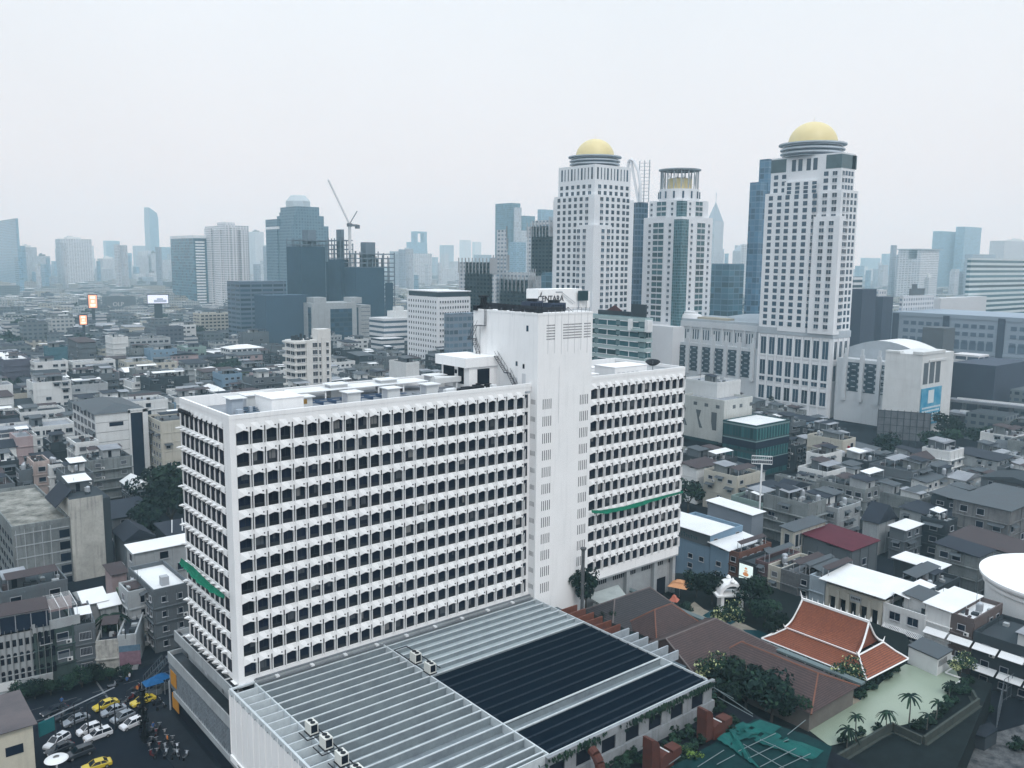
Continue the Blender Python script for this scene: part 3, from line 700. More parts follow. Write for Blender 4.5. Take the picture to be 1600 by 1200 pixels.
for k in range(12):
    y = -8.05-2.05*k; c = 1 if k < 6 else 0
    if c: b.hexa([(53.1, y-.08, 11.6), (57.1, y-.08, 11.6), (57.1, y+.08, 11.6), (53.1, y+.08, 11.6)], [(53.1, y-1.15, 13.1), (57.1, y-1.15, 13.1), (57.1, y-1.0, 13.1), (53.1, y-1.0, 13.1)], m=1); b.box(53.1, y-.1, 13.0, 57.1, y+.12, 14.1, m=1)
    else: b.box(53.06, y-.12, 12.7, 57.0, y+.12, 14.15, m=0)
TERR = mat('terracotta', (.15, .06, .042), .85, var=.5, scale=.8, fine=.4, dirt=(.07, .035, .035))
part('fin', b, [mat('pale_fin', (.34, .38, .42), .7, var=.3, scale=.6, fine=.3), TERR], pod)
b = MB(); b.box(53.06, -31.5, 0, 58.0, -2, 11.5); part('side_roof', b, mat('teal_grey_deck', (.09, .12, .14), .9, var=.5, fine=.4), pod)
# front wall of the podium, openings and vines
b = MB(); b.box(22.0, -40.0, 0, 54.0, -39.41, 10.9); b.box(22.0, -39.9, 12.95, 54.0, -39.41, 14.0)
xs = [20.5+4.45*k for k in range(8)]
for k, x in enumerate(xs): b.box(x, -39.75, 10.9, x+1.9, -39.41, 12.95)
part('front_wall', b, mat('weathered_wall', (.26, .28, .30), .9, var=.45, scale=.5, streak=.6, dirt=(.12, .13, .14), fine=.2), pod)
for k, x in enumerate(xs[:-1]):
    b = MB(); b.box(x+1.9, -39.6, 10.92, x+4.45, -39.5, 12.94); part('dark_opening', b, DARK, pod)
r9 = random.Random(11)
vm = MB()
for k in range(420):
    x = r9.choice((24, 29, 38, 41, 42.5, 45, 50, 52))+r9.gauss(0, 1.3); z = 14.0-abs(r9.gauss(0, .45)); y = -40.0-r9.random()*.25; s = r9.uniform(.1, .25)
    vm.quad((x-s, y, z), (x, y-.1, z-s*2), (x+s, y, z), (x, y+.1, z+s), m=k % 2)
part('hanging_vine', vm, [LEAFD, LEAFM], pod, stuff=True)
# fluted white end wall
b = MB()
n = 20
for k in range(n):
    y1 = -.02-k*1.96; b.box(-1.36-.05*(k % 2), y1-1.96, 3.9, -1.1, y1, 13.39)
    b.box(-1.46, y1-.06, 4.6, -1.3, y1+.06, 14.0, m=0)
b.box(-1.6, -39.3, 3.6, -1.12, -.02, 4.5)
part('fluted_wall', b, WHITE, pod)
b = MB()
for k in range(n):
    y1 = -1.0-k*1.96; b.box(-1.44, y1-.13, 13.5, -1.40, y1+.0, 13.62); b.box(-1.44, y1+.08, 13.35, -1.40, y1+.2, 13.45)
    if k % 2: b.box(-1.63, y1-.6, 4.1, -1.6, y1+.3, 4.22)
part('drain_hole', b, BLACKM, pod, stuff=True)
# two-tier side wing with lattice screen
sw = thing('car_park_wing', 'low two-tier side wing with diagonal lattice screen beside the street', 'car park', (0, 0, 0))
b = MB()
b.box(-1.1, -.0, 12.7, -.9, 23.6, 14.3); b.box(-.9, 23.4, 12.7, 6, 23.6, 14.29); b.box(-.9, .01, 13.3, -.03, 23.4, 13.4)
b.box(.9, -.01, 0, 1.1, 23.3, 12.69); b.box(1.1, 23.1, 0, 8, 23.3, 12.69)
b.box(-1.3, 0, 8.9, .9, 26.6, 9.0, m=1); b.box(-1.35, -14, 8.0, -1.15, 26.6, 9.75); b.box(-1.15, 26.4, 8.0, 12, 26.6, 9.74)
b.box(-1.5, -14, 3.0, -1.1, 24.2, 3.9); b.box(-1.0, -14, 0, -.8, 26.3, 8.0, m=2); b.box(-1.0, 26.1, 0, 12, 26.3, 8.0, m=2); b.box(-.9, 19.4, 13.3, 6, 23.4, 13.38)
part('wall', b, [OFFW, mat('dark_wet_roof', (.03, .04, .05), .5, var=.5, scale=.5), DARK], sw)
b = MB()
for k in range(6):
    y = 3.0+k*3.6; b.box(-.95, y, 14.0, .0, y+.12, 14.15)
b.box(-.9, .1, 13.41, -.25, 23.3, 13.95, m=1)
part('ledge_gutter', b, [METALW, BLACKM], sw)
b = MB(); SCR = mat('lattice_screen', (.17, .20, .23), .7, var=.4, scale=.8)
y0, y1, z0, z1 = -14, 26.5, 3.9, 8.0
k = y0-(z1-z0)
while k < y1:
    a0, c0 = k, z0; a1, c1 = k+(z1-z0), z1
    if a0 < y0: c0 += y0-a0; a0 = y0
    if a1 > y1: c1 -= a1-y1; a1 = y1
    if a1-a0 > .1: b.hexa([(-1.30, a0, c0-.16), (-1.30, a0, c0+.16), (-1.22, a0, c0+.16), (-1.22, a0, c0-.16)], [(-1.30, a1, c1-.16), (-1.30, a1, c1+.16), (-1.22, a1, c1+.16), (-1.22, a1, c1-.16)])
    k += .78
for q in range(12): y = y0+q*3.37; b.box(-1.33, y, z0, -1.2, y+.06, z1)
k = 0
part('lattice_screen', b, SCR, sw)
for (y, w, z0, z1) in ((24.0, 2.6, 4.8, 7.2), (23.5, 2.9, .9, 3.4)):
    b = MB(); b.box(-1.45, y-w/2, z0, -1.36, y+w/2, z1); part('orange_panel', b, mat('orange_panel', (.46, .21, .03), .6, var=.3), sw)
b = MB()
for k in range(5):
    y = 25.9-k*2.0
    if k < 1: b.tube((-1.5, y, 0), (-1.5, y, 5), .15)
part('column', b, STEEL, sw)
b = MB(); b.box(.86, 15.0, 9.4, .9, 16.0, 11.4); b.box(.86, 8.2, 9.3, .9, 9.0, 11.6, m=1); b.box(.86, 1.4, 9.1, .9, 2.0, 12.0, m=1)
part('wall_patch', b, [mat('painted_patch', (.5, .52, .55)), mat('grime_patch', (.15, .16, .17))], sw)
# condenser units
def condenser(p, rz, lbl):
    t = thing('condenser_unit', lbl, 'air conditioner', p, rz, 'condenser units on the podium roof')
    b = MB(); b.box(-.75, -.55, .15, .75, .55, 1.5); b.box(-.85, -.65, 0, .85, .65, .12, m=1); part('casing', b, [mat('cream_casing', (.62, .63, .60), .6, var=.15), BLACKM], t)
    b = MB(); b.box(.755, -.42, .35, .775, .42, 1.35); b.box(-.6, -.57, .3, .6, -.555, 1.3); part('coil', b, [DARK], t) if False else None
    b = MB(); b.box(.755, -.42, .35, .775, .42, 1.35); part('coil', b, DARK, t)
    for x in (-.36, .36):
        b = MB(); b.lathe([(.32, 1.5), (.32, 1.56), (.26, 1.56), (.26, 1.52)], 14, x, 0); part('fan', b, BLACKM, t)
f_ = lambda x, y: G(340+x/6.154, 1040+y/6.154, 14.2)
cl = ['condenser unit farthest from the street among the four beside the left cross beam', 'condenser unit second in the group of four by the left cross beam', 'condenser unit third in the group of four by the left cross beam', 'condenser unit nearest the bottom edge of the photo by the left cross beam']
for i, (x, y) in enumerate(((905, 645), (1045, 785), (1195, 940), (1345, 1090))):
    p = f_(x, y); condenser((p.x, p.y, 14.2), -math.pi/2, cl[i])
    t = thing('roof_gangway', 'black rail walkway under the %s condenser by the left cross beam' % ('first', 'second', 'third', 'fourth')[i], 'walkway', (p.x, p.y, 14.16)); b = MB()
    b.box(-1.3, -1.4, 0, -1.2, 1.0, .1); b.box(-1.3, -1.4, 0, 1.2, -1.3, .1); b.box(1.0, -1.4, 0, 1.1, 1.0, .1); part('rail', b, BLACKM, t)
f_ = lambda x, y: G(560+x/10, 980+y/10, 14.2)
for i, (x, y) in enumerate(((895, 540), (1120, 705))):
    p = f_(x, y); condenser((p.x, p.y, 14.2), -math.pi/2, ('condenser unit by the middle cross beam nearer the hotel', 'condenser unit by the middle cross beam beside the black mats')[i])
t = thing('roof_gangway', 'black rail walkway around the two condensers by the middle cross beam', 'walkway', (22.7, -3.8, 14.16)); b = MB()
b.box(0, -9.2, 0, .12, 0, .1); b.box(2.2, -9.2, 0, 2.32, 0, .1); b.box(.12, -.12, 0, 2.2, 0, .1); b.box(.12, -4, 0, 2.2, -3.88, .1); part('rail', b, BLACKM, t)
# ledge between the roof and the facade
b = MB(); b.box(2.3, -.60, 14.46, 52.9, -.2, 14.6); b.box(2.3, -1.2, 14.0, 52.9, -.9, 14.25)
for k in range(9): b.box(5+k*5.4, -1.25, 14.26, 5.5+k*5.4, -.2, 14.5, m=1)
part('gutter', b, [mat('gutter_grey', (.17, .19, .21), .8, var=.5, fine=.4), METALW], pod)
# ================================================================ tiled roofs and gardens east of the podium
def tile_mat(name, c1, c2, axis):
    m = bpy.data.materials.new(name); m.use_nodes = True; nt = m.node_tree; bs = nt.nodes['Principled BSDF']; bs.inputs['Roughness'].default_value = .85
    g = _n(nt, 'ShaderNodeNewGeometry'); mp = _n(nt, 'ShaderNodeMapping'); nt.links.new(g.outputs['Position'], mp.inputs[0]); mp.inputs['Rotation'].default_value = (math.pi/2 if axis == 'z' else 0, 0, 0)
    br = _n(nt, 'ShaderNodeTexWave'); br.wave_type = 'BANDS'; br.bands_direction = 'Z'; br.inputs['Scale'].default_value = 1.6; br.inputs['Distortion'].default_value = 1.2; br.inputs['Detail'].default_value = 3
    nt.links.new(g.outputs['Position'], br.inputs['Vector'])
    nz = _n(nt, 'ShaderNodeTexNoise'); nz.inputs['Scale'].default_value = .6; nz.inputs['Detail'].default_value = 8; nz.inputs['Roughness'].default_value = .7; nt.links.new(g.outputs['Position'], nz.inputs['Vector'])
    nz2 = _n(nt, 'ShaderNodeTexNoise'); nz2.inputs['Scale'].default_value = 4.0; nz2.inputs['Detail'].default_value = 3; nt.links.new(g.outputs['Position'], nz2.inputs['Vector'])
    x = _n(nt, 'ShaderNodeMix', data_type='RGBA'); nt.links.new(nz.outputs[0], x.inputs[0]); x.inputs[6].default_value = (*c1, 1); x.inputs[7].default_value = (*c2, 1)
    x2 = _n(nt, 'ShaderNodeMix', data_type='RGBA', blend_type='MULTIPLY'); x2.inputs[0].default_value = .55; nt.links.new(x.outputs[2], x2.inputs[6]); nt.links.new(br.outputs['Color'], x2.inputs[7])
    x3 = _n(nt, 'ShaderNodeMix', data_type='RGBA', blend_type='OVERLAY'); x3.inputs[0].default_value = .6; nt.links.new(x2.outputs[2], x3.inputs[6]); nt.links.new(nz2.outputs[0], x3.inputs[7])
    nt.links.new(x3.outputs[2], bs.inputs['Base Color']); MATS[name] = m; return m
TB = tile_mat('brown_roof_tiles', (.035, .024, .028), (.095, .058, .055), 'z'); TD = tile_mat('dark_roof_tiles', (.022, .024, .032), (.055, .05, .055), 'z'); TR = tile_mat('red_roof_tiles', (.17, .046, .026), (.30, .095, .045), 'z')
RIDGE = mat('ridge_tile', (.16, .14, .14), .8, var=.4); RIDGET = mat('terracotta_ridge', (.20, .095, .07), .8, var=.5)
GUT = mat('green_grey_gutter', (.13, .17, .18), .7, var=.3)
def hall(lbl, x0, x1, y0, y1, ez, rz_, base, tiles, ridge_axis='y', hipf=.0, hipb=.0, name='tiled_hall', ridgem=None, over=.6):
    """hipped or gabled hall; ridge along y (or x); hipf/hipb = hip run at low / high end"""
    t = thing(name, lbl, 'hall', (x0, y0, 0)); w, d = x1-x0, y1-y0
    b = MB(); b.box(over, over, base, w-over, d-over, ez+.05); part('wall', b, mat('hall_wall', (.16, .15, .14), .9, var=.4), t)
    b = MB()
    if ridge_axis == 'y': A = (w/2, hipf, rz_); B = (w/2, d-hipb, rz_)
    else: A = (hipf, d/2, rz_); B = (w-hipb, d/2, rz_)
    c = [(0, 0, ez), (w, 0, ez), (w, d, ez), (0, d, ez)]
    if ridge_axis == 'y':
        b.poly([c[3], c[0], A, B]); b.poly([c[1], c[2], B, A]); b.poly([c[0], c[1], A]); b.poly([c[2], c[3], B])
        hips = [(A, B), (c[0], A), (c[1], A), (c[2], B), (c[3], B)]
    else:
        b.poly([c[0], c[1], B, A]); b.poly([c[2], c[3], A, B]); b.poly([c[3], c[0], A]); b.poly([c[1], c[2], B])
        hips = [(A, B), (c[0], A), (c[3], A), (c[1], B), (c[2], B)]
    b.poly([c[3], c[2], c[1], c[0]])
    rf = part('roof', b, tiles, t)
    b = MB()
    for p, q in hips: b.tube(p, q, .13, 5)
    part('ridge', b, ridgem or RIDGE, rf)
    return t
# eave line runs parallel to the hotel gable at X about 78
hall('dark tiled hall roof nearest the foot of the lift tower', 60.5, 80.0, -13.2, -1.0, 8.6, 12.2, 0, TD, 'x', 7, 3)
hall('small brown hipped roof between the dark roof and the big brown roof', 66.0, 78.0, -18.6, -10.4, 8.7, 12.0, 0, TB, 'x', 4, 3.5, ridgem=RIDGET)
hall('brown tiled roof with ridge pointing at the podium fins', 60.0, 80.6, -33.5, -17.2, 8.4, 13.2, 0, TB, 'x', 0.3, 7.5)
hall('long brown tiled hall roof running toward the green pool', 65.9, 79.4, -48.2, -28.0, 8.2, 11.2, 0, TB, 'y', 3.2, 3, ridgem=RIDGET)
t = thing('eave_gutter', 'long green grey gutter along the far edge of the brown roofs', 'gutter', (79.5, -48.4, 8.3)); b = MB(); b.box(0, 0, 0, 1.2, 51.5, .35); part('channel', b, GUT, t)
t = thing('terrace_roof_slab', 'pale grey lean-to slab between the lift tower and the dark tiled roof', 'roof slab', (66.2, -6.8, 10.4)); b = MB(); b.hexa([(0, 0, 0), (6.5, 1, 0), (9, 6.2, .5), (0.2, 6.2, .5)], [(0, 0, .25), (6.5, 1, .25), (9, 6.2, .75), (.2, 6.2, .75)]); b.box(0.1, .1, -10.3, 5, 4, 0); part('slab', b, mat('pale_slab', (.36, .40, .40), .8, var=.4, fine=.2), t)
# ground decks
b = MB(); b.box(58.5, -62, 0, 200, 30, 5.0) if False else None
gz = 5.0
dk = MB(); dk.prism([(58.1, -64.0), (72.0, -66.0), (103.5, -58.2), (103.9, -46), (111, -40), (112.5, -5), (100, 10), (81, 22), (58.1, 22)], 0, gz); struct('garden_ground', dk, mat('garden_soil', (.010, .016, .018), .95, var=.6, scale=.4, fine=.4))
dk = MB(); dk.box(18, -75, 0, 58.1, -40.0, 9.0); struct('terrace_ground', dk, mat('dark_terrace', (.008, .012, .018), .9, var=.6, scale=.5, fine=.4))
pth = MB(); PP = [G(*q, gz+.02) for q in ((1072, 950), (1085, 940), (1100, 952), (1125, 962), (1165, 976), (1215, 1000), (1240, 1008), (1236, 1016), (1200, 1004), (1150, 988), (1118, 974), (1090, 964))]
pth.poly([(p.x, p.y, gz+.03) for p in reversed(PP)]); struct('garden_path', pth, mat('sand_path', (.28, .26, .22), .95, var=.4, scale=.6, fine=.3))
wt = MB(); PL = [G(*q, gz) for q in ((1262, 1140), (1300, 1112), (1345, 1094), (1348, 1083), (1372, 1072), (1392, 1052), (1415, 1038), (1468, 1050), (1492, 1042), (1500, 1066), (1482, 1076), (1476, 1100), (1452, 1124), (1398, 1136), (1330, 1158), (1296, 1166))]
wt.poly([(p.x, p.y, gz+.06) for p in reversed(PL)])
wm_ = mat('pool_water', (.215, .265, .205), .3, var=.35, scale=.12, spec=.5, dirt=(.28, .335, .27), bump=.15); struct('pool_water', wt, wm_)
wt = MB(); P2 = [G(*q, gz) for q in ((1175, 962), (1195, 968), (1240, 985), (1205, 985), (1182, 975))]; 
wt.poly([(p.x, p.y, gz+.05) for p in reversed([G(*q, gz) for q in ((1098, 962), (1112, 953), (1130, 958), (1150, 972), (1140, 977), (1115, 972))])]); wt.poly([(p.x, p.y, gz+.05) for p in reversed([G(*q, gz) for q in ((1160, 984), (1185, 985), (1232, 1005), (1222, 1014), (1190, 1006))])])
struct('dark_pool_water', wt, mat('teal_water', (.015, .06, .075), .15, var=.3, scale=.3))
t = thing('pool_deck', 'tan paved strip between the long brown roof and the green pool', 'deck', (0, 0, gz+.03)); b = MB()
P3 = [G(*q, gz) for q in ((1258, 1138), (1344, 1096), (1326, 1082), (1310, 1080), (1252, 1118))]; b.prism([(p.x, p.y) for p in reversed(P3)], 0, .12); part('paving', b, mat('tan_paving', (.30, .27, .22), .9, var=.4, fine=.2), t)
# retaining wall at the pool's near edge
rw = thing('retaining_wall', 'stepped mossy retaining wall below the palms at the pool edge', 'wall', (0, 0, 0)); b = MB()
WP = [G(*q, gz+1.2) for q in ((1308, 1178), (1370, 1140), (1394, 1128), (1442, 1150), (1528, 1090), (1522, 1078))]
for i in range(len(WP)-1):
    p, q = WP[i], WP[i+1]; d = (q-p); d.z = 0; n = Vector((-d.y, d.x, 0)).normalized()*.35
    if n.dot(Vector((CAM.x-p.x, CAM.y-p.y, 0))) < 0: n = -n
    zb = 0
    b.hexa([(p.x, p.y, zb), (q.x, q.y, zb), (q.x+n.x, q.y+n.y, zb), (p.x+n.x, p.y+n.y, zb)], [(p.x, p.y, gz+1.2), (q.x, q.y, gz+1.2), (q.x+n.x, q.y+n.y, gz+1.2), (p.x+n.x, p.y+n.y, gz+1.2)])
    for z in (gz-.2, gz-2):
        n2 = n*2.2; b.hexa([(p.x+n.x*.9, p.y+n.y*.9, z), (q.x+n.x*.9, q.y+n.y*.9, z), (q.x+n2.x, q.y+n2.y, z), (p.x+n2.x, p.y+n2.y, z)], [(p.x+n.x*.9, p.y+n.y*.9, z+.3), (q.x+n.x*.9, q.y+n.y*.9, z+.3), (q.x+n2.x, q.y+n2.y, z+.3), (p.x+n2.x, p.y+n2.y, z+.3)])
part('wall', b, mat('mossy_wall', (.055, .065, .06), .95, var=.6, scale=.8, streak=.7, dirt=(.03, .04, .04), fine=.5), rw)
# white pump house by the pool
ph_ = thing('pump_house', 'small white pump house with slatted vent at the far end of the pool', 'pump house', (0, 0, gz)); q0 = G(1463, 1057, gz); q1 = G(1418, 1036, gz); q2 = G(1485, 1043, gz)
b = MB(); e1 = q1-q0; e2 = q2-q0; q3 = q1+e2; pts = [(p.x, p.y) for p in (q0, q2, q3, q1)]; b.prism(pts, 0, 3.0); part('wall', b, WHITE2, ph_)
b = MB(); c_ = (q0+q3)/2; b.prism([(c_.x+(x-c_.x)*1.06, c_.y+(y-c_.y)*1.06) for x, y in pts], 3.0, 3.25); part('roof', b, TIN, ph_)
b = MB(); u = e2.normalized(); nn = Vector((u.y, -u.x, 0))
if nn.dot(CAM-q0) < 0: nn = -nn
for k in range(7): p = q0+u*(.5+k*.45)+nn*.03; r_ = p+u*.22; b.quad((p.x, p.y, 1.5), (r_.x, r_.y, 1.5), (r_.x, r_.y, 2.6), (p.x, p.y, 2.6))
part('vent', b, DARK, ph_)
kerb = thing('pool_kerb', 'white painted kerb line around the planting at the pool corner', 'kerb', (0, 0, gz)); b = MB(); KP = [G(*q, gz) for q in ((1494, 1042), (1477, 1053), (1505, 1063), (1484, 1078))]
for i in range(3): b.tube((KP[i].x, KP[i].y, .25), (KP[i+1].x, KP[i+1].y, .25), .14, 4)
part('kerbstone', b, WHITE, kerb)
# thai pavilion, ridge parallel to the brown roofs
tp = thing('thai_pavilion', 'red tiled pavilion with sweeping white-edged two-tier roof', 'pavilion', (0, 0, 0))
def curved(b, a0, a1, b0, b1, z0, z1, n=8, sag=.9, m=0):
    """slope from ridge line a0-a1 (z0) down to b0-b1 (z1), concave"""
    pr = None
    for i in range(n+1):
        f = i/n; z = z0+(z1-z0)*f-sag*math.sin(math.pi*f)
        p = Vector(a0).lerp(Vector(b0), f); q = Vector(a1).lerp(Vector(b1), f); cur = ((p.x, p.y, z), (q.x, q.y, z))
        if pr: b.quad(pr[0], cur[0], cur[1], pr[1], m)
        pr = cur
Xr = 91.3; Y0, Y1 = -30.4, -42.9; ZR, ZM, ZE = 13.6, 9.3, 7.6; HW = 4.2
b = MB()
curved(b, (Xr, Y0, 0), (Xr, Y1, 0), (Xr-HW, Y0+.6, 0), (Xr-HW, Y1-.6, 0), ZR, ZM); curved(b, (Xr, Y1, 0), (Xr, Y0, 0), (Xr+HW, Y1-.6, 0), (Xr+HW, Y0+.6, 0), ZR, ZM)
b.poly([(Xr-HW+.2, Y1+.1, ZM), (Xr+HW-.2, Y1+.1, ZM), (Xr, Y1+.1, ZR-.3)]); b.poly([(Xr+HW-.2, Y0-.1, ZM), (Xr-HW+.2, Y0-.1, ZM), (Xr, Y0-.1, ZR-.3)])
part('upper_roof', b, TR, tp)
b = MB()
for (p, q) in (((Xr, Y0), (Xr, Y1)),):
    b.box(Xr-.16, Y1-.1, ZR-.05, Xr+.16, Y0+.1, ZR+.35)
for Y in (Y0, Y1):
    for s in (-1, 1):
        pr = None
        for i in range(9):
            f = i/8; z = ZR+(ZM-ZR)*f-.9*math.sin(math.pi*f); c = (Xr+s*HW*f, Y+(.6 if Y == Y0 else -.6)*f, z+.08)
            if pr: b.tube(pr, c, .17, 5)
            pr = c
        b.tube(pr, (pr[0]+s*.5, pr[1], pr[2]+.7), .14, 5, r1=.03)
for k in range(14):
    y = Y0-.8-k*1.1; b.tube((Xr, y, ZR+.3), (Xr, y, ZR+1.05), .12, 5, r1=.01)
b.tube((Xr, Y0, ZR), (Xr, Y0+.5, ZR+1.5), .18, 5, r1=.03); b.tube((Xr, Y1, ZR), (Xr, Y1-.4, ZR+1.2), .18, 5, r1=.03)
part('white_bargeboard', b, WHITE, tp)
b = MB(); M0, M1 = Y0+.3, Y1-.7; ze = 7.0
LR = [(Xr-HW+.2, M1), (Xr+HW-.2, M1), (Xr+HW-.2, M0), (Xr-HW+.2, M0)]; LE = [(84.4, -46.7), (97.2, -47.2), (98.2, -26.5), (84.4, -27.0)]
for i, j in ((3, 0), (0, 1), (1, 2), (2, 3)): curved(b, (*LR[i], 0), (*LR[j], 0), (*LE[i], 0), (*LE[j], 0), ZM-.15, ze, sag=.2)
part('lower_roof', b, TR, tp)
b = MB()
for i in range(4):
    j = (i+1) % 4; p, q = (*LR[i], ZM-.05), (*LR[j], ZM-.05); b.tube(p, q, .15, 5); m_ = ((LR[i][0]+LE[i][0])/2, (LR[i][1]+LE[i][1])/2, (ZM+ze)/2-.12); b.tube(p, m_, .15, 5); b.tube(m_, (*LE[i], ze+.1), .15, 5); b.tube((*LE[i], ze+.02), (*LE[j], ze+.02), .12, 5)
part('white_edge', b, WHITE, tp)
b = MB()
for k in range(6):
    y = -28-k*3.6; b.box(85.6, y, gz, 85.9, y+.3, ze+.1)
b.box(87.5, -44, gz, 95, -30, ZM-1.2, m=1)
part('wall', b, [WHITE, DARK], tp)
# tall flue and planting at the tower foot
t = thing('flue_pipe', 'dark round flue pipe with a cap rising before the lift tower foot', 'flue', (62.3, -4.0, 10)); b = MB(); b.tube((0, 0, 0), (0, 0, 11.6), .33, 10); b.tube((0, 0, 11.6), (0, 0, 12.0), .33, 10, r1=.6); b.tube((0, 0, 12.0), (0, 0, 12.15), .6, 10); part('pipe', b, mat('flue_metal', (.10, .11, .12), .6, var=.5, scale=1.5), t)
tree((64.0, -3.2, 9.4), .95, 'dark bushy tree behind the flue pipe at the lift tower foot', 1, sz=1.25)
tree((65.5, -7.5, 7.5), .6, 'small dark tree right of the terracotta fins by the dark roof', 2)
b = MB(); b.box(57.3, -20, 6, 62, -6, 10.8); struct('planting_bed', b, mat('garden_soil', (.03, .038, .038)))
# oriental garden trees: photo column, row at the crown's foot, scale, kind
GT = [((1088, 934), .8, 0, 'dark tree beside the orange umbrella in the garden'), ((1112, 944), 1.0, 1, 'broad dark tree below the blue hotel annex'), ((1135, 985), 1.0, 4, 'olive green tree by the winding garden path'),
      ((1170, 955), 1.15, 3, 'round dark tree right of the white garden gate'), ((1195, 975), .9, 2, 'dark tree between the garden gate and the red pavilion'), ((1066, 968), .55, 3, 'low dark tree above the green gutter'),
      ((1018, 922), .7, 2, 'dark tree in front of the hotel undercroft'), ((1215, 1000), .8, 0, 'dark tree at the left eave of the red pavilion'), ((1000, 925), .7, 1, 'small dark tree below the white undercroft wall')]
for i, ((u, v), s, k, l) in enumerate(GT): p = G(u, v, gz); tree((p.x, p.y, gz), s, l, k)
p = G(1108, 1060, 8); tree((p.x, p.y, 6.5), .95, 'pale yellow blossoming tree in front of the brown tiled roof', 4, sz=1.0)
p = G(1318, 1075, gz); tree((p.x, p.y, gz), .95, 'white flowering tree at the corner of the long brown roof', 4, sz=.9)
p = G(1500, 1055, gz); tree((p.x, p.y, gz), .7, 'pale yellow leaved tree behind the pool pump house', 4)
for i, (u, v, s, k, l) in enumerate(((1165, 1112, 1.15, 0, 'big dark tree in front of the long brown roof'), (1205, 1128, 1.2, 1, 'big dark tree left of the pool deck'), (1238, 1128, .8, 2, 'dark tree touching the hip of the long brown roof'), (1130, 1095, 1.1, 3, 'dark tree below the blossoming tree'), (1120, 1075, .7, 1, 'small dark tree at the corner of the podium'))):
    p = G(u, v, gz); tree((p.x, p.y, gz), s, l, k)
PLM = [(1420, 1133, 5.0, 1.0, 'tall palm standing alone against the green water'), (1337, 1158, 4.2, .9, 'palm with drooping crown at the near left edge of the pool'), (1385, 1145, 3.6, .8, 'short palm left of the tall pool palm'), (1448, 1140, 2.6, .8, 'low palm right of the tall pool palm'), (1462, 1125, 3.2, .9, 'leaning palm on the right pool bank'), (1323, 1168, 3.0, .9, 'squat palm at the lower left pool corner'), (1483, 1088, 2.2, .7, 'small palm by the white kerb at the pool corner'), (1432, 1020, 2, .5, 'tiny palm before the pump house wall')]
for i, (u, v, h, s, l) in enumerate(PLM): p = G(u, v, gz); palm((p.x, p.y, gz), h*.92, l, i, s*.82)
rb = random.Random(4)
BL = ['left of the pool steps', 'on the pool retaining wall', 'beside the pool kerb', 'under the leaning palm', 'on the right pool bank', 'by the far end of the pool', 'against the red pavilion terrace', 'below the white flowering tree', 'under the tall palm', 'at the near left pool corner']
for i, (u, v) in enumerate(((1345, 1150), (1372, 1142), (1500, 1085), (1475, 1115), (1492, 1098), (1455, 1132), (1385, 1062), (1345, 1090), (1435, 1140), (1318, 1160))):
    p = G(u, v, gz); bush((p.x, p.y, gz+.1), rb.uniform(.9, 1.5), 'leafy dark shrub '+BL[i], i % 3)
for i, (u, v) in enumerate(((1505, 1075), (1515, 1068), (1465, 1122), (1368, 1068), (1400, 1050), (1360, 1078), (1480, 1106), (1488, 1082), (1510, 1084), (1440, 1136))):
    p = G(u, v, gz); bush((p.x, p.y, gz+.1), rb.uniform(.9, 1.6), 'low hedge clump '+('right of the pool kerb', 'behind the pool kerb', 'right of the short palm row', 'beside the pavilion steps', 'left of the pump house', 'between pavilion and brown roof', 'half way down the right bank', 'below the corner palm', 'at the top of the right retaining wall', 'right of the tall palm foot')[i], i % 3)
# orange umbrellas, white garden gate
def umb(u, v, s, col, lbl, h=2.6):
    p = G(u, v, gz+h); t = thing('parasol', lbl, 'parasol', (p.x, p.y, gz), .4); b = MB(); b.hexa([(-s, -s, h), (s, -s, h), (s, s, h), (-s, s, h)], [(-s*.35, -s*.35, h+.7), (s*.35, -s*.35, h+.7), (s*.35, s*.35, h+.7), (-s*.35, s*.35, h+.7)]); b.hexa([(-s*.45, -s*.45, h+.8), (s*.45, -s*.45, h+.8), (s*.45, s*.45, h+.8), (-s*.45, s*.45, h+.8)], [(-.05, -.05, h+1.2), (.05, -.05, h+1.2), (.05, .05, h+1.2), (-.05, .05, h+1.2)])
    part('canopy', b, mat(col[0], col[1], .8, var=.2), t); b = MB(); b.tube((0, 0, 0), (0, 0, h), .06); part('pole', b, STEEL, t)
umb(1062, 914, 2.0, ('orange_canvas', (.62, .32, .17)), 'large two-tier orange parasol beside the blue hotel annex')
umb(1053, 938, .9, ('red_canvas', (.5, .17, .12)), 'small red parasol among the garden trees', 2.2)
umb(1023, 940, .8, ('red_canvas', (.5, .17, .12)), 'small red parasol half hidden left of the other red one', 2.2)
gt = thing('garden_gate', 'ornate white arched garden gate with barrel roof', 'gate', tuple(G(1140, 952, gz)), -.6); b = MB()
for x in (-2.2, 1.7): b.box(x, -1.2, 0, x+.6, 1.2, 3.4)
for i in range(12):
    a0, a1 = math.pi*i/12, math.pi*(i+1)/12; r0, r1 = 2.0, 2.6
    b.hexa([(r0*math.cos(a0), -1.2, 3.2+r0*math.sin(a0)), (r1*math.cos(a0), -1.2, 3.2+r1*math.sin(a0)), (r1*math.cos(a0), 1.8, 3.2+r1*math.sin(a0)), (r0*math.cos(a0), 1.8, 3.2+r0*math.sin(a0))], [(r0*math.cos(a1), -1.2, 3.2+r0*math.sin(a1)), (r1*math.cos(a1), -1.2, 3.2+r1*math.sin(a1)), (r1*math.cos(a1), 1.8, 3.2+r1*math.sin(a1)), (r0*math.cos(a1), 1.8, 3.2+r0*math.sin(a1))])
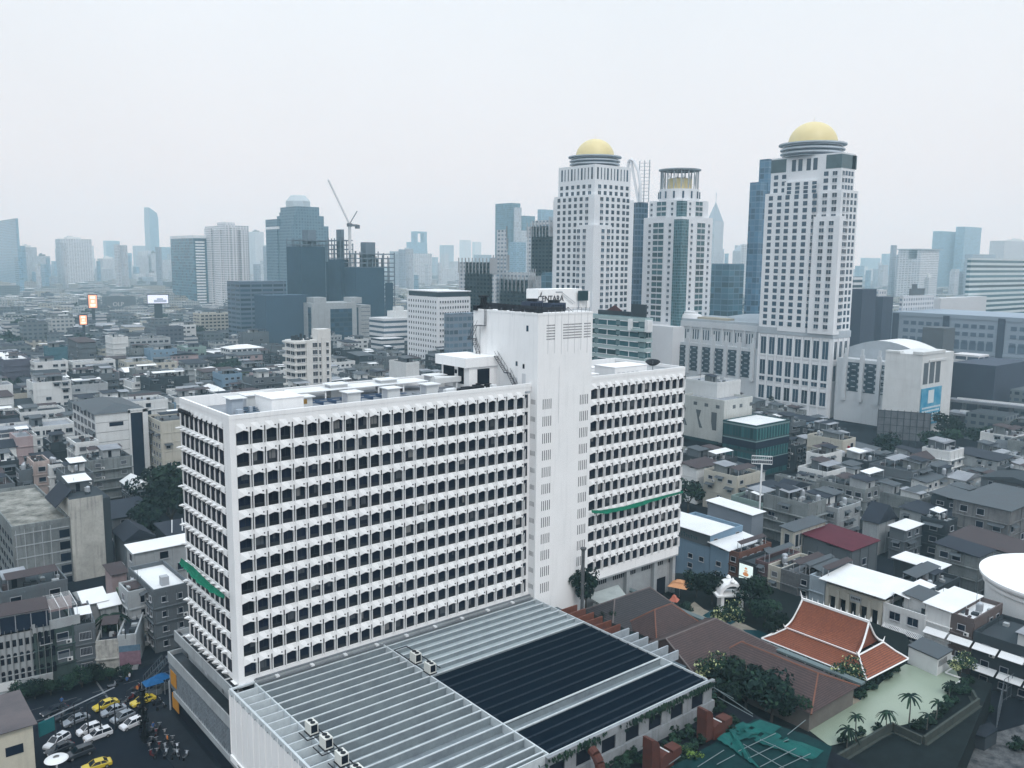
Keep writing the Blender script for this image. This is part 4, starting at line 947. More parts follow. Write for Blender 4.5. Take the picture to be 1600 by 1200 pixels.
b.box(-3.2, -1.5, 3.1, 3.2, 1.9, 3.45); b.lathe([(.3, 5.8), (.55, 6.1), (.3, 6.5), (.1, 6.9)], 10, 0, -1.0); b.lathe([(.3, 5.8), (.5, 6.1), (.3, 6.4), (.1, 6.6)], 10, 0, 1.5)
part('arch', b, WHITE, gt); b = MB(); b.box(-1.6, -.1, 0, 1.7, 0, 3.1); part('gate_leaf', b, DARK, gt)
# brown exhaust ducts on the terrace
DUCT = mat('rusty_brown_duct', (.088, .034, .026), .7, var=.55, scale=1.2, fine=.4, dirt=(.06, .03, .03))
def duct(u, v, s, lbl, kind=0):
    p = G(u, v, 9.0); t = thing('exhaust_duct', lbl, 'exhaust duct', (p.x, p.y, 9.0), -.35 if kind else 0); b = MB()
    if kind == 0:   # box fan housing with elbow
        b.prism([(-1.1, -1.1), (1.1, -1.1), (1.1, 1.1), (-1.1, 1.1)], 0.1, .4); n = 8
        for i in range(n):
            a0, a1 = math.pi*i/n, math.pi*(i+1)/n
            b.hexa([(1.3*math.cos(a0), -1, .9+1.3*math.sin(a0)), (0, -1, .9), (0, 1, .9), (1.3*math.cos(a0), 1, .9+1.3*math.sin(a0))], [(1.3*math.cos(a1), -1, .9+1.3*math.sin(a1)), (0, -1, .901), (0, 1, .901), (1.3*math.cos(a1), 1, .9+1.3*math.sin(a1))])
        b.box(-1.3, -1, .1, 1.3, 1, .9); b.box(1.3, -.8, .3, 3.0, .8, 1.9)
        for i in range(6):
            a0, a1 = i*.26, (i+1)*.26; r0, r1 = .1, 1.5
            q = lambda r, a: (-1.3-1.5+r*math.cos(a)+0, 2.2+r*math.sin(a)+1.0)
            (x0, z0), (x1, z1), (x2, z2), (x3, z3) = q(r0, a0), q(r1, a0), q(r1, a1), q(r0, a1)
            b.hexa([(x0, -.8, z0), (x1, -.8, z1), (x2, -.8, z2), (x3, -.8, z3)], [(x0, .8, z0), (x1, .8, z1), (x2, .8, z2), (x3, .8, z3)])
        b.box(-2.7, -.8, .2, -1.3, .8, 3.25)
    else:
        pts = [(0, 0, 0), (0, 0, 2.6), (-.1, .3, 3.6), (-.3, .9, 4.3), (-.5, 1.7, 4.6)]
        for i in range(4): b.tube(pts[i], pts[i+1], .62, 10)
        b.box(-1.6, -1.2, 0, .9, .9, 1.2); b.box(-4.2, -1.2, 0, -1.8, 1.2, 1.0); b.box(-3.9, -.9, 1.0, -2.1, .9, 1.05, m=1)
    b.v = [(x*s, y*s, z*s) for x, y, z in b.v]; part('casing', b, [DUCT, DARK], t)
    if kind == 0:
        b = MB(); b.tube((.2*s, -1.05*s, 2.25*s), (.2*s, 1.1*s, 2.2*s), .08*s, 5); part('light_tube', b, METALW, t)
duct(1033, 1196, 1.0, 'brown exhaust duct with elbow in the middle of the terrace'); duct(1115, 1148, 1.0, 'brown exhaust duct with elbow nearest the podium corner'); duct(938, 1236, 1.0, 'curved brown exhaust pipe against the podium wall', 1)
for i in range(26):
    u, v = ((960, 1190), (985, 1180), (1065, 1175), (1075, 1150), (1050, 1140), (1090, 1125), (1100, 1110), (1065, 1125), (1080, 1105), (1000, 1165), (1020, 1150), (1070, 1190), (1050, 1165), (1130, 1140), (1145, 1128), (1095, 1160), (1085, 1185), (940, 1199), (975, 1199), (1110, 1095), (1005, 1190), (1125, 1110), (1040, 1120), (1150, 1145), (1060, 1105), (1082, 1168))[i]
    p = G(u, v, 9.2); bush((p.x, p.y, 9.0), 1.0+.5*rb.random(), '%s terrace shrub %s' % (('dark', 'leafy', 'mid green')[i % 3] if i not in (2, 16) else 'bright lime', ['at the bottom frame edge left of the ducts', 'below the third podium opening', 'right of the middle duct, lime coloured', 'between the two elbow ducts', 'above the middle duct', 'left of the far elbow duct', 'by the far elbow duct top', 'under the fifth podium opening', 'against the podium wall near its right end', 'left of the middle duct elbow', 'under the fourth podium opening', 'at the frame edge right of the middle duct', 'behind the middle duct light', 'right of the far elbow duct', 'by the green net ridge top', 'left of the net ridge', 'at the net edge near the frame bottom', 'beside the curved brown pipe', 'in front of the middle duct pipe', 'at the podium corner', 'in front of the middle duct base', 'between podium corner and far duct', 'under the hanging vines', 'beyond the far duct casing', 'along the podium wall by the vines', 'between lime bush and the far duct'][i]), 3 if i in (2, 16) else i % 3)
# green shade net over frames
NETG = mat('teal_shade_net', (.010, .092, .085), .8, var=.55, scale=.35, fine=.4, dirt=(.003, .03, .035)); NETD = mat('dark_shade_net', (.004, .030, .032), .85, var=.6, scale=.5, fine=.3, dirt=(.002, .01, .014))
sn_ = thing('shade_net', 'ragged teal shade net stretched over frames at the bottom edge', 'shade net', (0, 0, 0)); zN = 9.6
def NP(x, y, z=zN): return tuple(G(1000+x/5.333, 1050+y/5.333, z))
b = MB(); b.poly([NP(240, 800), NP(640, 580), NP(960, 390), NP(1380, 520), NP(1600, 620), NP(1520, 900), NP(900, 1300), NP(200, 1000)]); part('lower_net', b, NETD, sn_)
b = MB(); Zt = zN+.25
rn_ = random.Random(12)
def band(P0, P1, W0, W1, n=22):
    pr = None; P0, P1, W0, W1 = (Vector(NP(*q)) for q in (P0, P1, W0, W1))
    for i in range(n+1):
        f = i/n; a = P0.lerp(P1, f); w = (W0-P0).lerp(W1-P1, f); cur = []
        for j in range(5):
            g = j/4; e = rn_.uniform(-.07, .07) if j in (0, 4) else 0; p = a+w*(g+e); cur.append((p.x, p.y, Zt+.25*math.sin(f*9+g*4)*math.sin(math.pi*g)+.04*rn_.random()))
        if pr:
            for j in range(4):
                if rn_.random() < .93: b.quad(pr[j], cur[j], cur[j+1], pr[j+1])
        pr = cur
band((860, 430), (1535, 670), (740, 500), (1400, 760)); band((640, 570), (1010, 830), (760, 505), (860, 620)); band((740, 500), (860, 430), (800, 600), (980, 520), 8)
b.poly([NP(1000, 395, Zt+.02), NP(1180, 455, Zt+.02), NP(1090, 520, Zt+.02), NP(900, 440, Zt+.02)])
part('upper_net', b, NETG, sn_)
b = MB()
for (x0, y0, x1, y1) in ((820, 660, 1130, 510), (900, 720, 1240, 560), (1000, 790, 1330, 620), (1100, 830, 1420, 680), (860, 600, 1200, 800), (1000, 560, 1400, 740), (480, 790, 700, 650), (640, 770, 790, 690), (240, 770, 340, 700), (1230, 520, 1380, 400), (560, 100, 780, 220), (650, 210, 940, 370), (560, 90, 940, 350)): b.tube(NP(x0, y0, Zt+.1), NP(x1, y1, Zt+.1), .05, 4)
part('frame_bar', b, mat('net_frame', (.16, .2, .21), .7), sn_)
b = MB(); b.box(58.12, -90, 0, 66, -66.2, 6) ; b.box(66.1, -100, 0, 120, -70, .3); struct('yard_ground', b, mat('dark_yard', (.009, .013, .018), .95, var=.6, scale=.3, fine=.4))

# ---- yard below the pool wall
def shed(lbl, q, z, base, mt, name='shed', cat='shed', wallm=None):
    """roof polygon from photo pixels at height z"""
    pts = [G(u, v, z) for u, v in q]; t = thing(name, lbl, cat, (pts[0].x, pts[0].y, 0)); o = pts[0]; P_ = [(p.x-o.x, p.y-o.y) for p in pts]
    ar = sum(P_[i][0]*P_[(i+1) % len(P_)][1]-P_[(i+1) % len(P_)][0]*P_[i][1] for i in range(len(P_)))
    if ar < 0: P_ = P_[::-1]
    b = MB(); b.prism(P_, z-.25, z); part('roof', b, mt, t); cx = sum(p[0] for p in P_)/len(P_); cy = sum(p[1] for p in P_)/len(P_)
    b = MB(); b.prism([(cx+(x-cx)*.93, cy+(y-cy)*.93) for x, y in P_], base, z-.26); part('wall', b, wallm or DGREY, t); return t
DKR = mat('black_sheet_roof', (.012, .018, .026), .8, var=.6, scale=.4, fine=.4, dirt=(.03, .035, .045))
shed('flat dark roof below the left part of the pool wall', ((1318, 1172), (1372, 1146), (1392, 1160), (1420, 1172), (1370, 1200), (1330, 1200)), 3.2, 0, DKR)
shed('dark flat roof with pale edge at the bottom edge right of the nets', ((1432, 1176), (1484, 1163), (1486, 1180), (1440, 1206), (1420, 1206)), 3.6, 0, DKR, wallm=OFFW)
shed('small dark lean-to right of the pool retaining wall', ((1505, 1142), (1548, 1128), (1560, 1140), (1540, 1152)), 2.6, 0, DKR)
t = thing('mesh_fence', 'tall dark chain link fence beside the court at the right edge', 'fence', (0, 0, 0)); b = MB(); pp = [G(1556, 1144, 0), G(1566, 1098, 0), G(1640, 1050, 0)]
for p, q in zip(pp, pp[1:]):
    n = int((q-p).length/1.6)+1
    for k in range(n+1): c = p.lerp(q, k/n); b.tube((c.x, c.y, 0), (c.x, c.y, 4.2), .05, 4)
    for z in (.4, 2.2, 4.2): b.tube((p.x, p.y, z), (q.x, q.y, z), .04, 4)
    m_ = int((q-p).length/.4)
    for k in range(m_+1): c = p.lerp(q, k/m_); b.tube((c.x, c.y, 0), (c.x, c.y, 4.2), .012, 3)
part('mesh', b, mat('fence_steel', (.10, .12, .14), .6), t)
b = MB(); b.poly([(p.x, p.y, .32) for p in reversed([G(*w, .3) for w in ((1470, 1172), (1540, 1150), (1640, 1120), (1640, 1230), (1440, 1230))])]); struct('rough_yard_patch', b, mat('pale_rubble', (.12, .125, .13), .95, var=.9, scale=.5, fine=.8, dirt=(.012, .016, .022)))
b = MB(); b.poly([(p.x, p.y, .02) for p in reversed([G(*w, 0) for w in ((1520, 1082), (1596, 1108), (1700, 1050), (1620, 1020))])]) if False else None
rk = random.Random(8)
for i, (u, v, s_, l) in enumerate(((1530, 1120, 1.0, 'dark yard shrub below the retaining wall corner'), (1545, 1112, .9, 'dark yard shrub by the chain link fence'), (1500, 1150, 1.0, 'dark yard shrub left of the small lean-to'), (1460, 1158, 1.1, 'dark yard shrub above the pale-edged roof'), (1590, 1170, 1.2, 'dark yard shrub on the rubble patch'))): p = G(u, v, .3); bush((p.x, p.y, .3), s_*1.3, l, i % 3)
t = thing('wall_stair', 'concrete stair flight against the pool retaining wall', 'stair', tuple(G(1415, 1165, 0))); b = MB()
for k in range(10): b.box(k*.35, 0, 0, 3.6, 1.4, .22*(k+1))
part('flight', b, GREY, t)
t = thing('low_wall', 'pale stained low wall at the very bottom right', 'wall', (0, 0, 0)); b = MB(); p, q = G(1445, 1200, .3), G(1487, 1176, .3); d_ = (q-p).normalized(); n_ = Vector((-d_.y, d_.x, 0))*.2; b.prism([(p.x-n_.x, p.y-n_.y), (q.x-n_.x, q.y-n_.y), (q.x+n_.x, q.y+n_.y), (p.x+n_.x, p.y+n_.y)], 0, 2.4) ; part('wall', b, OFFW, t)
# ================================================================ building kit
PAL = {'white': WHITE2, 'off-white': OFFW, 'cream': CREAM, 'grey': GREY, 'dark grey': DGREY, 'stained': STAIN, 'pale blue': BLUEW, 'pink': PINK, 'mint': MINT, 'olive': OLIVE}
RPAL = {'grey tin': TIN, 'dark tin': DTIN, 'rusty': RUST, 'bare concrete': ROOFC, 'pale concrete': ROOFL, 'white metal': METALW}
WINC = {}
def window_mesh(w, h, kind=0):
    w = round(w*4)/4; h = round(h*4)/4; key = (w, h, kind)
    if key in WINC: return WINC[key]
    b = MB()
    b.box(-w/2, -.03, 0, w/2, 0.0, h, m=0)
    for x0, x1, z0, z1 in ((-w/2-.07, -w/2, -.07, h+.07), (w/2, w/2+.07, -.07, h+.07)): b.box(x0, -.12, z0, x1, 0, z1, m=1)
    b.box(-w/2, -.12, h, w/2, 0, h+.07, m=1); b.box(-w/2-.12, -.28, -.14, w/2+.12, 0, -.07, m=1)
    n = max(1, int(w/.9))
    for i in range(1, n): x = -w/2+w*i/n; b.box(x-.025, -.06, 0, x+.025, -.03, h, m=1)
    if kind == 1: b.hexa([(-w/2-.2, -.9, h-.1), (w/2+.2, -.9, h-.1), (w/2+.2, 0, h+.35), (-w/2-.2, 0, h+.35)], [(-w/2-.2, -.9, h-.05), (w/2+.2, -.9, h-.05), (w/2+.2, 0, h+.4), (-w/2-.2, 0, h+.4)], m=2)
    if kind == 2:
        for i in range(int(w/.22)+1): x = -w/2+.22*i; b.box(x-.02, -.16, 0, x+.02, -.12, h, m=1)
    WINC[key] = b.mesh('window', [GLASS, FRAME, TIN]); return WINC[key]
AC = MB(); AC.box(-.42, -.35, 0, .42, 0, .6, m=0); AC.lathe([(.0, 0)], 3) if False else None; AC.box(-.28, -.36, .08, .12, -.35, .5, m=1); ACM = AC.mesh('air_conditioner', [mat('ac_white', (.6, .61, .62), .6), BLACKM])
TKB = MB(); TKB.lathe([(.55, .5), (.6, .6), (.6, 1.9), (.5, 2.15), (.12, 2.3), (.1, 2.35)], 12)
for a in range(3): TKB.tube((.45*math.cos(a*2.1), .45*math.sin(a*2.1), 0), (.45*math.cos(a*2.1), .45*math.sin(a*2.1), .55), .05, 4)
TKM = TKB.mesh('water_tank', [mat('tank_steel', (.42, .45, .49), .4, var=.3, metal=.4)])
AWN = {}
def awning_mesh(w, d=1.3, m=None):
    m = m or TIN; key = (round(w*2)/2, d, m.name); w = key[0]
    if key not in AWN:
        b = MB(); b.hexa([(-w/2, -d, -.35), (w/2, -d, -.35), (w/2, 0, .1), (-w/2, 0, .1)], [(-w/2, -d, -.29), (w/2, -d, -.29), (w/2, 0, .16), (-w/2, 0, .16)]); AWN[key] = b.mesh('awning', [m])
    return AWN[key]
FOOT = []          # footprints already taken: (x0,y0,x1,y1)
def clear(x0, y0, x1, y1): FOOT.append((min(x0, x1), min(y0, y1), max(x0, x1), max(y0, y1)))
def claim(P, Lx, Ly, rot, m=1.0):
    c, s = math.cos(rot), math.sin(rot); xs = [P[0]+c*a-s*b for a, b in ((0, 0), (Lx, 0), (0, Ly), (Lx, Ly))]; ys = [P[1]+s*a+c*b for a, b in ((0, 0), (Lx, 0), (0, Ly), (Lx, Ly))]
    FOOT.append((min(xs)-m, min(ys)-m, max(xs)+m, max(ys)+m))
WIN_BUDGET = [0]
def face_windows(t, face, Lx, Ly, z0, nf, fh, bay, ww, wh, sill, r, kind=0, p=1.0, margin=.6, awn=None, ac=0.0, cap=100, count=[0]):
    L = Lx if face == 'R' else Ly; n = max(1, int((L-2*margin)/bay)); bw = (L-2*margin)/n; me = window_mesh(min(ww, bw-.3), wh, kind)
    k = 0
    for f in range(nf):
        for i in range(n):
            if r.random() > p or k >= cap: continue
            s = margin+(i+.5)*bw; z = z0+f*fh+sill
            loc, rz = ((s, -.0, z), 0) if face == 'R' else ((-.0, Ly-s, z), -math.pi/2)
            link('window', me, t, loc, rz); k += 1
            if awn and r.random() < awn: link('awning', awning_mesh(bw-.3), t, (loc[0], loc[1], z+wh+.25), rz)
            if ac and r.random() < ac: link('air_conditioner', ACM, t, (loc[0]+(bw*.35 if face == 'R' else 0), loc[1]-(0 if face == 'R' else bw*.35), z-.75), rz)
def building(lbl, cat, P, Lx, Ly, h, rot=0, wall=OFFW, roofm=ROOFC, fh=3.1, bay=3.4, ww=1.7, wh=1.5, sill=1.0, roof='flat', faces='RL', seed=0, base=0.0, par=.8, kind=0, p=.85, ledge=.35, awn=.12, ac=.12, clutter=1.0, pier=True, group=None, name='building', side=None, tanks=None, pL=None, rh=2.4, nosplit=False, sheds=None):
    r = random.Random(seed*7+int(abs(P[0])*3+abs(P[1])*5)); t = thing(name, lbl, cat, (P[0], P[1], base), rot, group); claim(P, Lx, Ly, rot)
    b = MB(); nf = max(1, int(round(h/fh))); f_h = h/nf
    b.box(0, 0, 0, Lx, Ly, h, m=0, top=1)
    if roof == 'flat' and par > 0:
        tk = .22
        b.box(-.06, -.06, h-.25, Lx+.06, tk, h+par); b.box(-.06, Ly-tk, h-.25, Lx+.06, Ly+.06, h+par); b.box(-.061, tk, h-.25, tk, Ly-tk, h+par-.003); b.box(Lx-tk, tk, h-.25, Lx+.061, Ly-tk, h+par-.003)
    if ledge > 0:
        for f in range(1, nf):
            z = f*f_h
            if 'R' in faces: b.box(-.02, -ledge, z-.12, Lx+.02, -.001, z+.06)
            if 'L' in faces: b.box(-ledge, -.02, z-.121, -.001, Ly+.02, z+.059)
    if pier:
        if 'R' in faces:
            n = max(1, int((Lx-.6)/bay/1.0)); 
            for i in range(n+1):
                if i % 2 and n > 3: continue
                x = .3+(Lx-.6)*i/n; b.box(x-.15, -.16, 0, x+.15, 0, h)
        if 'L' in faces:
            for y in (.15, Ly-.15): b.box(-.14, y-.15, 0, 0, y+.15, h)
    part('wall', b, [wall, roofm if roof == 'flat' else ROOFC], t)
    if roof == 'gable' or roof == 'gabley' or roof == 'mono' or roof == 'hip':
        b = MB(); o = .5
        if roof == 'mono': b.hexa([(-o, -o, h+.2), (Lx+o, -o, h+.2), (Lx+o, Ly+o, h+rh*.6), (-o, Ly+o, h+rh*.6)], [(-o, -o, h+.32), (Lx+o, -o, h+.32), (Lx+o, Ly+o, h+rh*.6+.12), (-o, Ly+o, h+rh*.6+.12)]); b.box(0, Ly*.5, h, Lx, Ly, h+rh*.3, m=1)
        elif roof == 'gable':   # ridge along x
            b.prism([(-o, -o), (Lx+o, -o), (Lx+o, Ly/2), (-o, Ly/2)], h, 0, ztop=[h+.12, h+.12, h+rh, h+rh]); b.prism([(-o, Ly/2), (Lx+o, Ly/2), (Lx+o, Ly+o), (-o, Ly+o)], h, 0, ztop=[h+rh, h+rh, h+.12, h+.12])
        elif roof == 'gabley':
            b.prism([(-o, -o), (Lx/2, -o), (Lx/2, Ly+o), (-o, Ly+o)], h, 0, ztop=[h+.12, h+rh, h+rh, h+.12]); b.prism([(Lx/2, -o), (Lx+o, -o), (Lx+o, Ly+o), (Lx/2, Ly+o)], h, 0, ztop=[h+rh, h+.12, h+.12, h+rh])
        else:
            q = min(Lx, Ly)*.45; c = [(-o, -o, h+.1), (Lx+o, -o, h+.1), (Lx+o, Ly+o, h+.1), (-o, Ly+o, h+.1)]
            A, B = ((q, Ly/2, h+rh), (Lx-q, Ly/2, h+rh)) if Lx >= Ly else ((Lx/2, q, h+rh), (Lx/2, Ly-q, h+rh))
            if Lx >= Ly: b.poly([c[0], c[1], B, A]); b.poly([c[2], c[3], A, B]); b.poly([c[3], c[0], A]); b.poly([c[1], c[2], B])
            else: b.poly([c[3], c[0], A, B]); b.poly([c[1], c[2], B, A]); b.poly([c[0], c[1], A]); b.poly([c[2], c[3], B])
            b.poly(c[::-1])
        part('roof', b, [roofm, wall], t)
    if 'R' in faces: face_windows(t, 'R', Lx, Ly, 0, nf, f_h, bay, ww, wh, sill, r, kind, p, awn=awn, ac=ac)
    if 'L' in faces: face_windows(t, 'L', Lx, Ly, 0, nf, f_h, bay, ww, wh, sill, r, kind, p if pL is None else pL, awn=awn*.6, ac=ac)
    if roof == 'flat' and clutter > 0: roof_stuff(t, Lx, Ly, h, r, clutter, tanks, sheds)
    return t
def roof_stuff(t, Lx, Ly, h, r, k=1.0, tanks=None, sheds=None):
    A = Lx*Ly
    ns = sheds if sheds is not None else (1 if r.random() < .75*k and A > 50 else 0)+(1 if A > 260*1/k else 0)
    for _ in range(ns):
        w = min(Lx*.6, r.uniform(3, 6)); d = min(Ly*.5, r.uniform(3, 6)); x = r.uniform(.3, max(.4, Lx-w-.3)); y = r.uniform(.3, max(.4, Ly-d-.3)); hh = r.uniform(2.1, 2.9)
        b = MB(); b.box(x, y, h, x+w, y+d, h+hh, m=0); b.hexa([(x-.5, y-.7, h+hh-.1), (x+w+.5, y-.7, h+hh-.1), (x+w+.5, y+d+.3, h+hh+.35), (x-.5, y+d+.3, h+hh+.35)], [(x-.5, y-.7, h+hh), (x+w+.5, y-.7, h+hh), (x+w+.5, y+d+.3, h+hh+.45), (x-.5, y+d+.3, h+hh+.45)], m=1)
        b.box(x+w*.3, y-.03, h+.1, x+w*.3+.9, y, h+2, m=2)
        part('roof_shed', b, [r.choice((OFFW, GREY, STAIN, WHITE2)), r.choice((TIN, DTIN, ROOFL, RUST, TIN, DTIN, METALW, TIN)), DARK], t)
    nt_ = tanks if tanks is not None else (r.randint(0, 2) if r.random() < .6*k else 0)
    for _ in range(nt_): s = r.uniform(.7, 1.1); link('water_tank', TKM, t, (r.uniform(.8, max(.9, Lx-.8)), r.uniform(.8, max(.9, Ly-.8)), h), 0, (s, s, s))
    if r.random() < .5*k:     # light canopy frame
        w = Lx*.8; y0 = r.uniform(0, Ly*.5); d = min(3.2, Ly*.4); b = MB(); c = r.choice((0, 0, 1))
        b.hexa([(Lx*.1, y0, h+2.3), (Lx*.1+w, y0, h+2.3), (Lx*.1+w, y0+d, h+2.7), (Lx*.1, y0+d, h+2.7)], [(Lx*.1, y0, h+2.36), (Lx*.1+w, y0, h+2.36), (Lx*.1+w, y0+d, h+2.76), (Lx*.1, y0+d, h+2.76)], m=c)
        for x in (Lx*.12, Lx*.88):
            for y in (y0+.1, y0+d-.1): b.box(x-.05, y-.05, h, x+.05, y+.05, h+2.35, m=2)
        part('roof_canopy', b, [r.choice((TIN, METALW, DTIN, ROOFL)), RUST, FRAME], t)
    n = int(r.uniform(4, 12)*k)
    if n and r.random() < .85:
        b = MB()
        for _ in range(n): x, y = r.uniform(.3, Lx-.9), r.uniform(.3, Ly-.9); w = r.uniform(.3, 1.3); b.box(x, y, h, x+w, y+r.uniform(.3, 1.1), h+r.uniform(.3, 1.1), m=r.randint(0, 2))
        x, y = r.uniform(.5, Lx-.5), r.uniform(.5, Ly-.5); b.tube((x, y, h), (x, y, h+r.uniform(2, 4.5)), .035, 4, m=1)
        part('roof_clutter', b, [OFFW, DGREY, RUST], t, stuff=True)
# placement from the survey: near roof corner at photo (u,v), height h -> lengths to columns uL / uR
def CORN(u, v, h, uL, uR, rot=0.0):
    P = G(u, v, h); c, s = math.cos(rot), math.sin(rot)
    Lx = SPAN((P.x, P.y, h), c, s, uR) if uR else None; Ly = SPAN((P.x, P.y, h), -s, c, uL) if uL is not None else None
    return P, Lx, Ly
def B(lbl, cat, u, v, h, uL, uR, Lx=None, Ly=None, rot=0.0, **k):
    par = k.get('par', .8) if k.get('roof', 'flat') == 'flat' else 0
    P, lx, ly = CORN(u, v, h+par, uL, uR, rot); return building(lbl, cat, P, Lx or lx, Ly or ly, h, rot, **k)
# tower with its near top corner seen at (u,v), dist metres away on plan
def TOW(u, v, dist, uL, uR, rot=0.0):
    P = AT(u, v, dist); c, s = math.cos(rot), math.sin(rot)
    return P, SPAN((P.x, P.y, P.z), c, s, uR), SPAN((P.x, P.y, P.z), -s, c, uL), P.z
def far_tower(lbl, u, v, dist, uL, uR, mt, rot=0.0, Lx=None, Ly=None, cap=None, cat='tower block', name='tower_block', group=None, setb=None, base=0):
    dist = dist*1.75 if dist > 900 else dist
    P, lx, ly, h = TOW(u, v, dist, uL, uR, rot); lx = Lx or lx; ly = Ly or ly
    t = thing(name, lbl, cat, (P.x, P.y, base), rot, group); claim(P, lx, ly, rot, 3)
    b = MB()
    if setb:
        z = 0
        for zf, ins in setb: b.box(lx*ins, ly*ins, z, lx*(1-ins), ly*(1-ins), h*zf); z = h*zf
    else: b.box(0, 0, 0, lx, ly, h)
    part('wall', b, mt, t)
    if cap != 'none':
        b = MB(); w = .5; b.box(lx*.25, ly*.25, h, lx*.7, ly*.7, h+4.5); b.box(lx*.3, ly*.3, h+4.5, lx*.45, ly*.5, h+7.5); part('roof_plant', b, WHITE2 if cap == 'w' else GREY, t)
    return t, lx, ly, h
# ================================================================ landmark towers
TWH = mat('tower_white', (.66, .68, .71), .75, var=.15, scale=.06, streak=.12, dirt=(.4, .42, .45))
GOLD = mat('pale_gold_dome', (.62, .52, .26), .45, var=.15, scale=.1, spec=.5)
TGREY = mat('tower_grey_band', (.36, .40, .44), .7, var=.2)
def many(t, name, recs, me, mt, cap=100, size=None):
    """recs: (x,y,z,rz,w,h); nearest 'cap' as parts, rest one stuff part"""
    tl = t.location; recs = sorted(recs, key=lambda r: (Vector((r[0], r[1], r[2]))+Vector(tl)-CAM).length)
    for r in recs[:cap]:
        o = link(name, me, t, r[:3], r[3]); o.scale = (r[4], 1, r[5])
    if recs[cap:]:
        b = MB()
        for x, y, z, rz, w, h in recs[cap:]:
            if abs(rz) < .1: b.box(x-w/2, y-.06, z, x+w/2, y+.02, z+h)
            else: b.box(x-.06, y-w/2, z, x+.02, y+w/2, z+h)
        part(name, b, mt, t, stuff=True)
def unit_pane(mt, sill=TWH):
    b = MB(); b.box(-.5, -.06, 0, .5, .02, 1.0, m=0); b.box(-.56, -.35, -.1, .56, .0, -.02, m=1); b.box(-.5, -.3, .92, .5, 0, 1.05, m=1); b.box(-.02, -.09, 0, .02, -.06, 1, m=1)
    return b.mesh('window', [mt, sill])
UPG = unit_pane(GLASSB); UPT = unit_pane(GLASST); UPD = unit_pane(GLASS)
def cols(L, n, face, Ltot, z0, nz, fh, w, h, m0=2.0, ofs=0.0, off=0.0):
    out = []
    for i in range(n):
        s = m0+(L-2*m0)*(i+.5)/n+ofs
        for k in range(nz):
            z = z0+k*fh
            out.append((s, -.02-off, z, 0, w, h) if face == 'R' else (-.02-off, s, z, -math.pi/2, w, h))
    return out
def dome(t, cx, cy, z, r, ring, hring, sy=1.0):
    b = MB(); b.lathe([(r*math.cos(a*math.pi/2/10)+.01, z+hring+r*.92*math.sin(a*math.pi/2/10)) for a in range(11)], 36, cx, cy); b.tube((cx, cy, z+hring+r*.9), (cx, cy, z+hring+r*.9+2.6), .06, 4); part('dome', b, GOLD, t, smooth=True)
    b = MB(); b.lathe([(ring*.90, z), (ring*.90, z+hring*.2), (ring*.97, z+hring*.22), (ring*.97, z+hring*.32), (ring*.90, z+hring*.34), (ring*.90, z+hring*.5), (ring*.98, z+hring*.52), (ring*.98, z+hring*.62), (ring*.91, z+hring*.64), (ring*.91, z+hring*.88), (ring*1.03, z+hring*.9), (ring*1.03, z+hring)], 40, cx, cy); part('drum', b, mat('drum_grey', (.42, .47, .52), .6, var=.1), t)
    b = MB()
    for zz in (.1, .42, .72): b.lathe([(ring*.905, z+hring*zz-.25), (ring*.915, z+hring*zz-.25), (ring*.915, z+hring*zz+.35), (ring*.905, z+hring*zz+.35)], 40, cx, cy)
    part('drum_window', b, GLASSB, t, stuff=True)
# ---- T1 right domed tower
P = Vector((331.81, 107.3, 0)); t1 = thing('domed_tower', 'tallest white tower with golden dome, at the right', 'skyscraper', P)
L1, W1, H1 = 40.8, 15.0, 124.0; claim(P, 28, L1, 0, 2)
b = MB(); b.box(0, 0, 0, W1, L1, 107); b.box(1.6, 1.6, 107, W1-1.6, L1-1.6, H1); b.box(-1.3, -.8, 40, 4, 12.6, 95); b.box(-.6, 14, 40, 1.7, L1-11, 112.0); b.box(W1, 7.5, 0, 27, L1, 107); b.box(W1-1.6, 9, 107, 25.5, L1-1.6, H1)
b.box(-.5, -.5, 38.3, W1+.5, L1+.5, 41.5, m=1)
for i in range(9): y = .3+i*(L1-1.6)/8; b.box(-.45, y, 0, .01, y+1.1, 38)
for i in range(4): x = .3+i*(W1-1.6)/3; b.box(x, -.45, 0, x+1.1, .01, 38)
part('wall', b, [TWH, TGREY], t1)
recs = []
for i in range(8):
    y = .9+(L1-1.8)*(i+.5)/8; o = 1.32 if i < 2 else (.62 if 2 <= i <= 5 else 0)
    for k in range(21):
        z = 42.5+k*3.22
        if i < 2 and z > 92.5: o2 = 0
        else: o2 = o
        if z > 104.6: continue
        recs.append((-.03-o2, y, z, -math.pi/2, 2.3, 2.1))
for i in range(4):
    x = 1.2+(W1-2)*(i+.5)/4
    for k in range(20): recs.append((x, -.03-(.82 if x < 4 and 42.5+k*3.22 < 92.5 else 0), 42.5+k*3.22, 0, 1.9, 2.1))
for i in range(8):
    for k in range(3): recs.append((1.57-(2.2 if 2 <= i <= 5 else 0), 2.4+(L1-4.8)*(i+.5)/8, 107.4+k*3.2 if not 2 <= i <= 5 else 106.2+k*1.9, -math.pi/2, 2.3, 2.0 if not 2 <= i <= 5 else 1.5))
for i in range(4):
    for k in range(3): recs.append((2.4+(W1-4.8)*(i+.5)/4, 1.57, 107.4+k*3.2, 0, 1.8, 2.0))
many(t1, 'window', recs, UPG, GLASSB)
rec = []
for i in range(8):
    y = .3+(L1-1.6)*(i+.5)/8+.5
    for z0, hh in ((5.5, 7.1), (14.5, 2.2), (17.6, 8.0), (28.0, 9.3)): rec.append((-.02, y, z0, -math.pi/2, 3.0, hh))
